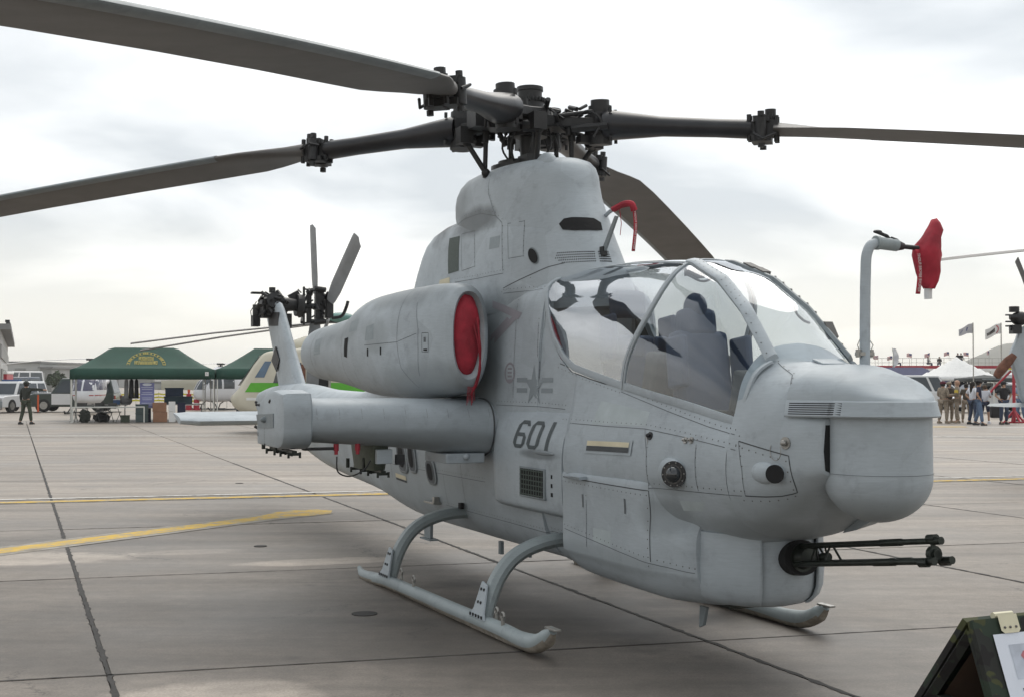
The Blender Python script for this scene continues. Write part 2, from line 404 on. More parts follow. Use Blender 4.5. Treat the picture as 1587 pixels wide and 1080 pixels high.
# ================================================================== THE GROUND
GSTAINS_AND_SHADOW = [((-5.2, 13.0), (1.3, .50), 2.0), ((-1.9, 12.9), (.75, .22), 1.8), ((-3.4, 13.6), (.5, .2), 1.5), ((-1.75, 7.25), (.62, .50), 2.0), ((-2.4, 7.0), (.3, .2), 1.3), ((4.0, 21), (5, .25), .80), ((-5.0, 24), (6, .22), .82), ((2.6, 9.0), (.5, .3), .82), ((-1.4, 9.6), (2.8, 1.6), .74), ((-3.0, 15.2), (3.4, .8), .82), ((.9, 8.8), (1.8, 1.8), .80), ((1.6, 6.6), (1.2, .35), 1.08), ((-6.5, 17.2), (3, .8), 1.08), ((5, 15), (3, .7), 1.08), ((-1.5, 12.0), (.5, .25), .75), ((1.2, 11.2), (1.6, 2.2), .80)]
def concrete(name, rand=0.0, base=(0.208, 0.177, 0.147)):
    m = bpy.data.materials.new(name); m.use_nodes = True
    nt = m.node_tree; N = nt.nodes; L = nt.links; b = N['Principled BSDF']
    ge = N.new('ShaderNodeNewGeometry')
    def noise(sc, det=6, ro=.6, stretch=None):
        n = N.new('ShaderNodeTexNoise'); n.inputs['Scale'].default_value = sc; n.inputs['Detail'].default_value = det; n.inputs['Roughness'].default_value = ro
        if stretch:
            mp = N.new('ShaderNodeMapping'); mp.inputs['Scale'].default_value = stretch; mp.inputs['Rotation'].default_value = (0, 0, -.3)
            L.new(ge.outputs['Position'], mp.inputs[0]); L.new(mp.outputs[0], n.inputs['Vector'])
        else: L.new(ge.outputs['Position'], n.inputs['Vector'])
        return n
    def rng2(sock, a, c, lo, hi):
        r = N.new('ShaderNodeMapRange'); r.inputs['From Min'].default_value = a; r.inputs['From Max'].default_value = c
        r.inputs['To Min'].default_value = lo; r.inputs['To Max'].default_value = hi; L.new(sock, r.inputs['Value']); return r.outputs[0]
    def mulv(sock, f):
        v = N.new('ShaderNodeVectorMath'); v.operation = 'SCALE'; L.new(sock, v.inputs[0]); L.new(f, v.inputs['Scale']); return v.outputs[0]
    rgb = N.new('ShaderNodeMix'); rgb.data_type = 'RGBA'
    rgb.inputs[6].default_value = (*[c * .93 for c in base], 1); rgb.inputs[7].default_value = (base[0] * 1.04, base[1] * 1.06, base[2] * 1.1, 1)
    L.new(noise(.11, 3).outputs['Fac'], rgb.inputs['Factor'])
    c = rgb.outputs[2]
    c = mulv(c, rng2(noise(.33, 7, .62).outputs['Fac'], .38, .64, .74, 1.14))       # broad stains
    c = mulv(c, rng2(noise(.8, 7, .62, (.28, 2.2, 1)).outputs['Fac'], .36, .66, .74, 1.22))   # brushed streaks
    c = mulv(c, rng2(noise(7, 8, .75).outputs['Fac'], .36, .66, .84, 1.12))
    c = mulv(c, rng2(noise(60, 4, .7).outputs['Fac'], .35, .65, .80, 1.16))
    vo = N.new('ShaderNodeTexVoronoi'); vo.inputs['Scale'].default_value = .23; vo.feature = 'SMOOTH_F1'
    L.new(ge.outputs['Position'], vo.inputs['Vector'])
    if rand:
        oi = N.new('ShaderNodeObjectInfo')
        vm_ = N.new('ShaderNodeVectorMath'); vm_.operation = 'MULTIPLY'; L.new(c, vm_.inputs[0]); L.new(oi.outputs['Color'], vm_.inputs[1]); c = vm_.outputs[0]
    # stains, and the aircraft's shadow painted dark, with a place and outline each
    wob = noise(1.7, 6, .6)
    for (sx_, sy_), (ra_, rb_), k_ in GSTAINS_AND_SHADOW:
        mp = N.new('ShaderNodeMapping'); mp.vector_type = 'TEXTURE'; mp.inputs['Location'].default_value = (sx_, sy_, 0); mp.inputs['Rotation'].default_value = (0, 0, .26); mp.inputs['Scale'].default_value = (ra_, rb_, 1e3)
        L.new(ge.outputs['Position'], mp.inputs[0]); ln_ = N.new('ShaderNodeVectorMath'); ln_.operation = 'LENGTH'; L.new(mp.outputs[0], ln_.inputs[0])
        ad = N.new('ShaderNodeMath'); ad.operation = 'ADD'; L.new(ln_.outputs['Value'], ad.inputs[0]); L.new(rng2(wob.outputs['Fac'], .2, .8, -.4, .4), ad.inputs[1])
        c = mulv(c, rng2(ad.outputs[0], .85, 1.2, k_, 1.0))
    # hairline cracks, broken up by noise
    wn_ = noise(2.2, 5, .7); wv = N.new('ShaderNodeVectorMath'); wv.operation = 'MULTIPLY_ADD'; L.new(wn_.outputs['Color'], wv.inputs[0]); wv.inputs[1].default_value = (.9, .9, 0); L.new(ge.outputs['Position'], wv.inputs[2])
    ck = N.new('ShaderNodeTexVoronoi'); ck.feature = 'DISTANCE_TO_EDGE'; ck.inputs['Scale'].default_value = .27; L.new(wv.outputs[0], ck.inputs['Vector'])
    gate = rng2(noise(.5, 2).outputs['Fac'], .50, .58, 0, .45); inv_ = rng2(ck.outputs['Distance'], .0008, .004, 1, 0)
    mm_ = N.new('ShaderNodeMath'); mm_.operation = 'MULTIPLY'; L.new(gate, mm_.inputs[0]); L.new(inv_, mm_.inputs[1]); c = mulv(c, rng2(mm_.outputs[0], 0, 1, 1, 0))
    # dark speck spots (oil drops)
    sp = N.new('ShaderNodeTexVoronoi'); sp.inputs['Scale'].default_value = 1.1; L.new(ge.outputs['Position'], sp.inputs['Vector'])
    c = mulv(c, rng2(sp.outputs['Distance'], .02, .09, .72, 1.0))
    L.new(c, b.inputs['Base Color'])
    L.new(rng2(noise(.33, 7, .62).outputs['Fac'], .3, .7, .46, .74), b.inputs['Roughness'])
    b.inputs['Specular IOR Level'].default_value = .5
    bp = N.new('ShaderNodeBump'); bp.inputs['Strength'].default_value = .35; bp.inputs['Distance'].default_value = .004
    L.new(noise(55, 6, .7).outputs['Fac'], bp.inputs['Height']); L.new(bp.outputs[0], b.inputs['Normal'])
    return m
M['concrete'] = concrete('concrete', rand=.20)
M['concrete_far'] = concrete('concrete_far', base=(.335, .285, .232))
M['joint'] = mat('joint_sealant', (.045, .042, .04), .9, .3, 8)

b = B(); b.add([(-1500, -60, -.03), (1500, -60, -.03), (1500, 2500, -.03), (-1500, 2500, -.03)], [(0, 1, 2, 3)])
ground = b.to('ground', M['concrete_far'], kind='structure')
# concrete slabs of the apron: grid directions and spacing read from its joints
dA = Vector((-.361, .9326, 0)); dB = Vector((.9655, .2604, 0))
# A-joints cross the X axis direction at c = .6075 + 4.21k ; B-joints cross X=0 at Y = 8.6 + 4.25k
def grid_pt(i, j):
    # line A_i: X = -.387 Y + .6075 + 4.21 i ; line B_j: Y = 8.6 + 4.25 j + .27 X
    cA = .6075 + 4.21 * i; cB = 8.6 + 4.25 * j
    X = (cA - .387 * cB) / (1 + .387 * .27)
    return Vector((X, cB + .27 * X, 0))
apron = empty('apron', kind='structure')
b = B(); b.add([(-2.8, 2, -.02), (2.8, 2, -.02), (24.5, 54, -.02), (-24.5, 54, -.02)], [(0, 1, 2, 3)])
b.to('joint_bed', M['joint'], apron)
def joint_line(p, q, w, seed):
    rr = random.Random(seed); n = max(4, int((q - p).length / .06)); d = (q - p).normalized(); nn = Vector((-d.y, d.x, 0)); vs = []
    for k in range(n + 1):
        c_ = p + (q - p) * (k / n); a1, a2 = w * (.6 + rr.random() ** 2 * 1.3), w * (.6 + rr.random() ** 2 * 1.3)
        vs += [(*(c_ + nn * a1).to_tuple()[:2], .0032), (*(c_ - nn * a2).to_tuple()[:2], .0032)]
    jb.add(vs, [(2 * k, 2 * k + 1, 2 * k + 3, 2 * k + 2) for k in range(n)])
ex = grid_pt(1, 0) - grid_pt(0, 0); ey = grid_pt(0, 1) - grid_pt(0, 0)
slab_me = []
for gx, gy in ((.014, .010),):
    b = B(); r = .006
    a = ex.normalized() * gx; c = ey.normalized() * gy
    base = [a + c, ex - a + c, ex + ey - a - c, ey + a - c]
    cen = (ex + ey) / 2
    top = [p + (cen - p).normalized() * r for p in base]
    vs = [(p.x, p.y, -.06) for p in base] + [(p.x, p.y, -r) for p in base] + [(p.x, p.y, 0) for p in top]
    fs = [(8, 9, 10, 11)] + [(k, (k + 1) % 4, 4 + (k + 1) % 4, 4 + k) for k in range(4)] + [(4 + k, 4 + (k + 1) % 4, 8 + (k + 1) % 4, 8 + k) for k in range(4)]
    slab_me.append(mesh('slab', vs, fs)); slab_me[-1].materials.append(M['concrete'])
cells = []
for i in range(-14, 16):
    for j in range(-3, 13):
        p = grid_pt(i, j) + cen
        if p.y < 1 or p.y > 59: continue
        if abs(p.x) > .42 * p.y + 4.5: continue
        cells.append((i, j))
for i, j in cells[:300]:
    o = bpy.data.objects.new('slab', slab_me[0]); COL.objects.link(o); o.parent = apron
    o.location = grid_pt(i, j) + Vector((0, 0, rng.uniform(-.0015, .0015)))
    cx_ = o.location.x + cen.x
    k_ = (1.42 if j >= 3 else (1.0 if j >= 1 else .86)) * (1.0 + (.14 if cx_ > 2.2 and j < 3 else 0)) * float(rng.uniform(.91, 1.09))     # far rows lightened as grazing sheen, near left darkened as shadow; pours vary slightly
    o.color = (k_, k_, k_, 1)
jb = B()
for i in range(-3, 6): joint_line(grid_pt(i, -2), grid_pt(i, 5), .017, i)
for j in range(-1, 4): joint_line(grid_pt(-3, j), grid_pt(5, j), .0085, 50 + j)
jb.to('joint_filler', M['joint'], apron, kind='stuff')

def stripe(name, pts, w, material, z=.006, **tags):
    """painted band following ground points"""
    b = B(); pts = [Vector((p[0], p[1], 0)) for p in pts]; L_ = []
    for i, p in enumerate(pts):
        t = (pts[min(i + 1, len(pts) - 1)] - pts[max(i - 1, 0)]).normalized(); n = Vector((-t.y, t.x, 0))
        ww = w[i] if isinstance(w, (list, tuple)) else w
        L_ += [(p + n * ww / 2).to_tuple()[:2] + (z,), (p - n * ww / 2).to_tuple()[:2] + (z,)]
    b.add(L_, [(2 * i, 2 * i + 1, 2 * i + 3, 2 * i + 2) for i in range(len(pts) - 1)])
    return b.to(name, material, None, kind='structure', **tags)

def worn(name, base, under=(.30, .285, .26), amount=.5):
    m = mat(name, base, .8, .1, 5)
    nt = m.node_tree; N = nt.nodes; L = nt.links; b_ = N['Principled BSDF']
    src = b_.inputs['Base Color'].links[0].from_socket
    ge = N.new('ShaderNodeNewGeometry'); n = N.new('ShaderNodeTexNoise'); n.inputs['Scale'].default_value = 6; n.inputs['Detail'].default_value = 8; n.inputs['Roughness'].default_value = .7
    L.new(ge.outputs['Position'], n.inputs['Vector'])
    r = N.new('ShaderNodeMapRange'); r.inputs['From Min'].default_value = .52 - .1 * amount; r.inputs['From Max'].default_value = .62
    L.new(n.outputs['Fac'], r.inputs['Value'])
    mx = N.new('ShaderNodeMix'); mx.data_type = 'RGBA'; L.new(r.outputs[0], mx.inputs['Factor']); L.new(src, mx.inputs[6]); mx.inputs[7].default_value = (*under, 1)
    L.new(mx.outputs[2], b_.inputs['Base Color'])
    return m
M['road_yellow'] = worn('worn_yellow_line', (.60, .39, .055))
M['road_white'] = worn('worn_white_line', (.62, .61, .58))
M['line_halo'] = worn('pale_paint_edge', (.33, .31, .27), (.22, .19, .155), 1.0)
M['road_border'] = worn('line_border', (.10, .09, .08))
def gp(px, py):
    """ground point lying under a bearing and a dip below the horizon (px, py in the photo's frame)"""
    y = F_PX * CAM_H / (py - 589.0)
    return ((px - 793.5) / F_PX * y, y)
def ln(a, b, n=24):
    a = gp(*a); b = gp(*b); return [(a[0] + (b[0] - a[0]) * k / n, a[1] + (b[1] - a[1]) * k / n) for k in range(n + 1)]
stripe('painted_line', ln((-60, 780), (1700, 739)), .42, M['road_border'], .004)
stripe('painted_line', ln((-60, 780), (1700, 739)), .24, M['road_yellow'], .008)
stripe('painted_line', ln((-60, 775.5), (1700, 734.5)), .13, M['road_white'], .008)
a_, b_ = gp(-60, 861), gp(505, 789.5)
pts = [(a_[0] + (b_[0] - a_[0]) * t, a_[1] + (b_[1] - a_[1]) * t) for t in np.linspace(0, 1, 20)]
stripe('painted_line', pts, [.62] * 16 + [.7, .8, .8, .3], M['line_halo'], .0045)
stripe('painted_line', pts, [.34] * 16 + [.50, .72, .72, .25], M['road_yellow'], .006)
stripe('painted_line', ln((-80, 674.5), (1750, 676.5)), .26, M['road_white'], .006)
stripe('painted_line', ln((-80, 677.2), (900, 678.6)), .22, M['road_border'], .004)
stripe('painted_line', ln((1440, 661), (1497, 661)), .75, M['road_yellow'], .006)
stripe('painted_line', ln((1497, 661), (1640, 662)), .55, M['road_white'], .006)
# recessed tie-down pits in the concrete
for k, (px, py) in enumerate(((566, 949), (405, 845), (372, 748))):
    x, y = gp(px, py)
    b = B(); b.cyl((x, y, .001), (x, y, .006), .10 if k == 0 else .07, 20)
    o = b.to('ground_tie_down', M['joint'], None, label=('dark round tie-down pit in the slab left of the near skid', 'small dark round pit in the concrete beyond the yellow line end', 'faint dark round pit in the pale concrete left of the aircraft belly')[k], category='tie-down')

# ================================================================== THE ATTACK HELICOPTER
HM = Vector((.156, 11.142, 0)); TH = .419
heli = empty('attack_helicopter', HM, math.atan2(-math.cos(TH), math.sin(TH)),
             label='large grey two-seat attack helicopter parked on the concrete, number 601 on its side', category='helicopter')
HMAT = Matrix.Translation(HM) @ Matrix.Rotation(math.atan2(-math.cos(TH), math.sin(TH)), 4, 'Z')

# -------- fuselage
def prof_round(top, vs, zs):
    return None
ST = []
def st(u, *pts): ST.append((u, list(pts)))
# k0 top centre, k1 shoulder, k2 upper side(sill), k3, k4, k5 lower side, k6 bilge, k7, k8 bottom centre
st(-10.0, (0, 1.62), (.05, 1.61), (.09, 1.57), (.11, 1.50), (.11, 1.42), (.10, 1.36), (.07, 1.30), (.03, 1.275), (0, 1.27))
st(-9.2, (0, 1.70), (.07, 1.69), (.13, 1.63), (.16, 1.52), (.16, 1.40), (.14, 1.28), (.10, 1.19), (.05, 1.145), (0, 1.13))
st(-7.5, (0, 1.76), (.12, 1.74), (.21, 1.64), (.25, 1.48), (.25, 1.32), (.22, 1.14), (.16, 1.00), (.08, .935), (0, .92))
st(-5.9, (0, 1.68), (.16, 1.66), (.28, 1.58), (.33, 1.47), (.34, 1.26), (.30, 1.04), (.22, .82), (.11, .72), (0, .70))
st(-3.6, (0, 1.75), (.18, 1.74), (.33, 1.67), (.42, 1.48), (.43, 1.28), (.39, .98), (.29, .70), (.14, .58), (0, .555))
st(-2.45, (0, 2.2), (.22, 2.18), (.40, 2.05), (.465, 1.75), (.47, 1.35), (.43, .95), (.32, .60), (.16, .455), (0, .43))
st(-.6, (0, 2.56), (.22, 2.55), (.41, 2.46), (.48, 2.05), (.49, 1.40), (.46, .95), (.36, .58), (.19, .43), (0, .41))
st(.5, (0, 2.58), (.22, 2.57), (.41, 2.48), (.475, 2.1), (.49, 1.45), (.46, .95), (.37, .58), (.2, .43), (0, .41))
st(1.1, (0, 2.63), (.20, 2.62), (.39, 2.50), (.455, 2.2), (.485, 1.48), (.46, .95), (.38, .58), (.2, .43), (0, .41))
st(1.17, (0, 2.62), (.19, 2.61), (.38, 2.48), (.45, 2.2), (.48, 1.48), (.46, .95), (.38, .58), (.2, .43), (0, .41))
hull_aft = list(ST); ST.clear()
zs_u = [1.1, 1.17, 1.26, 1.36, 1.5, 1.7, 2.0, 2.5, 2.93, 3.3, 3.6, 3.84, 3.95, 4.05]
zs_z = [2.55, 2.40, 2.22, 2.09, 1.96, 1.86, 1.81, 1.735, 1.67, 1.62, 1.575, 1.54, 1.53, 1.52]
W_z = [.405, .415, .43, .437, .442, .448, .458, .462, .462, .457, .447, .435, .43, .42]
zt_u = [1.1, 1.2, 1.3, 1.45, 1.7, 2.0, 2.5, 2.93, 3.3, 3.6, 3.8, 3.95, 4.05]
zt_z = [2.62, 2.64, 2.65, 2.655, 2.66, 2.655, 2.625, 2.585, 2.47, 2.285, 2.105, 1.965, 1.88]
def zsill(u): return float(np.interp(u, zs_u, zs_z))
def Wc(u): return float(np.interp(u, zs_u, W_z))
def ztop(u): return float(np.interp(u, zt_u, zt_z))
def S_can(u, t, side=1, off=0.0):
    th = t * PI / 2; e_ = 2 / 2.6
    a, b_, w = ztop(u), zsill(u), Wc(u)
    c, s = max(math.cos(th), 0) ** e_, max(math.sin(th), 0) ** e_
    return lc(u, side * (w * c + off * math.cos(th)), b_ + (a - b_) * s + off * math.sin(th))
for u in (1.17, 1.26, 1.36, 1.5, 1.7, 1.78, 1.84, 2.0, 2.5, 3.0, 3.4, 3.7, 3.80):
    zs, w = zsill(u), Wc(u)
    zb = .41 + max(0, (u - 3.0)) * .62; zz = max(0, (u - 2.6) / 1.2)
    ST.append((u, [(0, 1.22), (w - .10, 1.22), (w - .07, zs - .01), (w - .07, zs - .01), (w, zs), (w, zs), (float(np.interp(u, [1.3, 1.78, 1.84, 2.5, 3, 3.5, 3.8], [.485, .49, .572, .568, .55, .525, .503])), 1.41), (float(np.interp(u, [1.3, 1.78, 1.84, 2.5, 3, 3.5, 3.8], [.475, .48, .588, .585, .565, .53, .499])), 1.16), (.40, .70 + .285 * zz), (.22, .43 + .46 * zz), (0, .41 + .455 * zz)]))
cock = list(ST); ST.clear()
hull_mesh('fuselage', [(u, p) for u, p in hull_aft], M['paint'], heli, subu=6, subp=6)
cs = hull_mesh('cockpit_side', cock, M['paint'], heli, subu=2, subp=5, smooth=40)
cs.data.materials.append(M['cockpit'])
for p_ in cs.data.polygons:
    c_ = p_.center
    if abs(c_.y) < Wc(c_.x) - .018 and c_.z > 1.20 and c_.x > 1.2: p_.material_index = 1
st(3.80, (0, 2.02), (.15, 2.00), (.27, 1.95), (.385, 1.82), (.447, 1.62), (.503, 1.41), (.499, 1.17), (.41, .985), (.24, .895), (.12, .87), (0, .865))
st(3.86, (0, 1.99), (.15, 1.975), (.27, 1.925), (.385, 1.80), (.447, 1.62), (.498, 1.40), (.493, 1.17), (.405, .985), (.24, .897), (.12, .875), (0, .87))
st(4.00, (0, 1.915), (.15, 1.905), (.27, 1.87), (.38, 1.78), (.447, 1.62), (.482, 1.40), (.472, 1.19), (.395, 1.03), (.24, .945), (.12, .92), (0, .915))
st(4.12, (0, 1.89), (.15, 1.88), (.27, 1.845), (.375, 1.76), (.441, 1.62), (.466, 1.40), (.454, 1.22), (.38, 1.08), (.24, 1.005), (.12, .985), (0, .98))
st(4.22, (0, 1.875), (.14, 1.865), (.26, 1.825), (.365, 1.745), (.430, 1.615), (.450, 1.41), (.436, 1.25), (.362, 1.13), (.23, 1.07), (.12, 1.05), (0, 1.045))
st(4.30, (0, 1.80), (.14, 1.78), (.26, 1.74), (.35, 1.68), (.412, 1.595), (.432, 1.41), (.418, 1.27), (.345, 1.18), (.22, 1.14), (.115, 1.13), (0, 1.125))
st(4.38, (0, 1.62), (.14, 1.62), (.26, 1.615), (.34, 1.61), (.385, 1.575), (.402, 1.42), (.386, 1.29), (.31, 1.235), (.20, 1.22), (.10, 1.215), (0, 1.21))
st(4.43, (0, 1.61), (.13, 1.61), (.24, 1.61), (.31, 1.605), (.345, 1.57), (.362, 1.42), (.348, 1.30), (.27, 1.26), (.16, 1.25), (.08, 1.245), (0, 1.245))
st(4.46, (0, 1.60), (.12, 1.60), (.22, 1.60), (.285, 1.595), (.322, 1.565), (.335, 1.42), (.325, 1.31), (.25, 1.28), (.14, 1.27), (.07, 1.27), (0, 1.27))
hull_mesh('nose', list(ST), M['paint'], heli, subu=4, subp=5, smooth=60); ST.clear()

# brow over the sensor turret: plan outline x dome
def plan(phi, r, w, uc=4.5, ub=4.27):
    """closed outline: half circle ahead of uc, straight-ish sides back to ub"""
    # phi 0..1 from starboard rear, round the front, to port rear
    if phi < .3:
        k = phi / .3; return (ub + (uc - ub) * k, w + (r - w) * (k ** 1.5))
    if phi > .7:
        k = (1 - phi) / .3; return (ub + (uc - ub) * k, -(w + (r - w) * (k ** 1.5)))
    a = (phi - .3) / .4 * PI
    return (uc + r * math.sin(a) * 1.0, r * math.cos(a))
NP = 64
def ring(z, r, w, uc=4.5, ub=4.27, du=0):
    return [lc(plan(k / (NP - 1), r, w, uc, ub)[0] + du, plan(k / (NP - 1), r, w, uc, ub)[1], z) for k in range(NP)]
b = B()
rings = [ring(1.605, .29, .40), ring(1.602, .325, .44), ring(1.61, .332, .445), ring(1.685, .312, .432), ring(1.692, .302, .426)]
for q in np.linspace(0, 1, 12)[1:]:
    # dome
    s = math.cos(q * PI / 2) ** .75; zz = 1.692
    R_ = []
    for k in range(NP):
        u, v = plan(k / (NP - 1), .302, .426)
        uu = 4.27 + (u - 4.27) * s; vv = v * s
        ztp = np.interp(uu, [4.1, 4.3, 4.6, 4.82], [1.90, 1.89, 1.84, 1.71])
        R_.append(lc(uu, vv, zz + (ztp - zz) * math.sin(q * PI / 2) ** .9))
    rings.append(R_)
b.loft(rings, closed=True, caps=True)
b.to('nose_brow', M['paint'], heli, 32)
# louvre on the brow side
b = B()
for k in range(6):
    z = 1.679 - k * .0115
    r_, w_ = .312 + (1.685 - z) * .27, .432 + (1.685 - z) * .17
    L_ = [plan(f, r_ + .0008, w_ + .0008) for f in np.linspace(.035, .335, 14)]
    b.loft([[lc(u, v, z), lc(u - .004, v - .012, z), lc(u - .004, v - .012, z - .0052), lc(u, v + .0008, z - .0052)] for u, v in L_])
b.to('louvre', M['dark'], heli, kind='stuff')

# sensor turret
b = B(); R_ = .29; rings = []
for z, r in [(1.62, .27), (1.60, .288), (1.30, .290)] + [(1.28 - .25 * math.sin(q), .290 * math.cos(q) + .001) for q in np.linspace(.05, PI / 2, 14)]:
    rings.append([lc(4.5 + r * math.cos(a), r * math.sin(a), z) for a in np.linspace(0, 2 * PI, 49)[:-1]])
b.loft(rings)
turret = b.to('sensor_turret', M['paint'], heli, 40)
b = B()
pts = [lc(4.5 + .294 * math.cos(a), .294 * math.sin(a), 1.30) for a in np.linspace(-PI, PI, 60)]
b.tube(pts, .0012, 4, False)
b.to('seam', M['line_soft'], turret)
b = B()
b.add([lc(4.462, v, z) for v, z in ((-.24, 1.285), (-.14, 1.275), (.14, 1.275), (.24, 1.285), (.318, 1.315), (.328, 1.42), (.315, 1.56), (-.315, 1.56), (-.328, 1.42), (-.318, 1.315))], [tuple(range(10))])
b.to('turret_recess', M['dark'], heli)  # flat dark sheet painting the shade in the gap behind the turret
# small blade fairing under the nose
b = B(); b.prism([(4.00, .91), (4.06, .98), (4.26, 1.03), (4.27, 1.01), (4.12, .94)], lambda u, z: lc(u, -.16, z), lambda u, z: lc(u, -.30, z + .03))
b.to('nose_strake', M['paint'], heli)

# ammunition bay: full-width lower box ahead of the forward cross tube
def bay(u, w, zb, wt=None, zu=1.15):
    wt = w if wt is None else wt
    return (u, [(0, 1.2), (.38, 1.2), (wt - .05, zu + .01), (wt - .05, zu + .01), (wt, zu), (wt + .002, .98), (w, .84), (w, .66), (w - .006, .60), (w - .006, .60), (w - .075, zb + .085), (w - .17, zb + .02), (.1, zb), (0, zb)])
BY = [bay(1.80, .555, .47), bay(1.815, .58, .45), bay(1.86, .588, .43), bay(2.2, .590, .41), bay(2.7, .588, .40), bay(3.0, .575, .395, .562), bay(3.08, .55, .395, .51),
      bay(3.18, .515, .40, .455, 1.1), bay(3.28, .49, .405, .42, 1.05), bay(3.34, .465, .41, .40, 1.0), bay(3.37, .44, .42, .38, 1.0)]
hull_mesh('ammunition_bay', BY, M['paint'], heli, subu=4, subp=5, smooth=45)

# side blisters with the cooling grille, both sides
for sd in (1, -1):
    b = B(); rings = []
    for u, w in ((.34, .44), (.42, .50), (.52, .565), (.64, .595), (.9, .605), (1.3, .603), (1.815, .592)):
        kk = (w - .44) / .167
        P_ = catmull([(.40, 1.60), (.465, 1.575), (.44 + .085 * kk, 1.50), (w - .012, 1.34), (w, 1.1), (w - .012, .89), (.44 + .135 * kk, .835), (.44 + .05 * kk, .80), (.42, .79), (.38, .85)], 5)
        rings.append([lc(u, sd * v, z) for v, z in P_])
    b.loft(rings)
    bl = b.to('side_blister', M['paint'], heli, 50)
    b = B(); b.box(lc(1.34, sd * .594, 1.035), (.45, .03, .23)); fr = b.to('grille_frame', M['paint_dark'], bl, bevel=.006)
    b = B(); b.box(lc(1.34, sd * .60, 1.035), (.40, .022, .20))
    b.to('grille_backing', M['dark'], bl)
    b = B()
    for k in range(9): b.box(lc(1.34 - .18 + k * .045, sd * .606, 1.035), (.010, .016, .20))
    for k in range(6): b.box(lc(1.34, sd * .607, 1.035 - .09 + k * .036), (.40, .016, .008))
    b.to('grille_bars', M['grille'], bl, kind='stuff')
    for k in range(3):
        b = B(); b.box(lc(1.66, sd * .594, 1.10 - k * .065), (.022, .008, .028)); b.to('vent_slot', M['dark'], bl)

# -------- rotor pylon cowling: stacked plan outlines
def outl(uc, a_f, a_r, w, z, n=2.8, N_=56, slant=0.0, nf=2.1):
    R_ = []
    for k in range(N_):
        t = 2 * PI * k / N_; c, s = math.cos(t), math.sin(t)
        nn = nf if c > 0 else n
        x = abs(c) ** (2 / nn) * (1 if c > 0 else -1); y = abs(s) ** (2 / nn) * (1 if s > 0 else -1)
        a = a_f if c > 0 else a_r
        u = uc + a * x
        R_.append(lc(u, w * y, z + slant * (u - uc)))
    return R_
b = B()
lv = [(2.35, 1.66, 2.50, .465), (2.5, 1.62, 2.47, .46), (2.66, 1.50, 2.40, .45), (2.85, 1.36, 2.28, .435), (3.0, 1.24, 2.16, .42), (3.1, 1.14, 2.05, .405), (3.18, 1.05, 1.88, .38), (3.235, .95, 1.62, .34), (3.27, .85, 1.3, .28)]
b.loft([outl(0, f, r, w, z, 3.2) for z, f, r, w in lv])
cowl = b.to('engine_cowling', M['paint'], heli, 60)
b = B()
lv = [(2.5, 1.62, .9, .44), (2.8, 1.42, .9, .425), (2.95, 1.31, .92, .415), (3.08, 1.22, 1.0, .408), (3.18, 1.14, 1.13, .404), (3.28, 1.07, 1.19, .402), (3.38, 1.03, 1.20, .40), (3.46, 1.01, 1.17, .395), (3.53, .97, 1.09, .38), (3.58, .90, .98, .355), (3.61, .80, .83, .31), (3.625, .6, .6, .23), (3.63, .3, .3, .12)]
b.loft([outl(.0, f, r, w, z, 3.0, slant=-.015) for z, f, r, w in lv])
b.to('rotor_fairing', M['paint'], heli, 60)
# bump on the front shoulder
b = B(); b.sphere(lc(.66, .16, 3.52), 1, 20, 12, (.17, .075, .13)); b.to('shoulder_bump', M['paint'], heli, 80)

# -------- engine nacelles with covered intakes
NAC = [  # u, v centre, z centre, half width, half height, exponent
    (.48, .785, 2.165, .108, .320, 2.3), (.53, .785, 2.16, .138, .352, 2.4), (.50, .785, 2.155, .178, .395, 2.5), (.36, .78, 2.145, .225, .44, 2.6),
    (.12, .78, 2.135, .275, .468, 2.6), (-.3, .79, 2.125, .33, .48, 2.5), (-.9, .81, 2.12, .37, .475, 2.4), (-1.4, .84, 2.11, .37, .45, 2.3), (-1.85, .885, 2.075, .32, .36, 2.2),
    (-2.2, .94, 2.075, .28, .315, 2.1), (-2.55, .985, 2.075, .25, .285, 2), (-2.85, 1.02, 2.075, .225, .262, 2), (-3.0, 1.04, 2.075, .195, .225, 2), (-3.04, 1.045, 2.075, .155, .18, 2)]
def nac_ring(row, sd, N_=40):
    u, vc, zc, w, h, n = row; R_ = []
    for k in range(N_):
        t = 2 * PI * k / N_; c, s = math.cos(t), math.sin(t)
        R_.append(lc(u, sd * (vc + w * abs(c) ** (2 / n) * (1 if c > 0 else -1)), zc + h * abs(s) ** (2 / n) * (1 if s > 0 else -1)))
    return R_
nacelles = {}
for sd in (1, -1):
    rows = catmull(NAC[2:], 4)
    b = B(); b.loft([nac_ring(r, sd) for r in NAC[:2]] + [nac_ring(r, sd) for r in rows], caps=False)
    nc = b.to('engine_nacelle', M['paint'], heli, 60); nacelles[sd] = nc
    b = B(); b.add(nac_ring((.475, .785, 2.165, .122, .327, 2.5), sd), [tuple(range(40))]); b.to('intake_throat', M['dark'], nc)
    b = B(); b.add(nac_ring((-3.01, 1.045, 2.075, .155, .18, 2), sd), [tuple(range(40))]); b.to('exhaust_throat', M['dark'], nc)

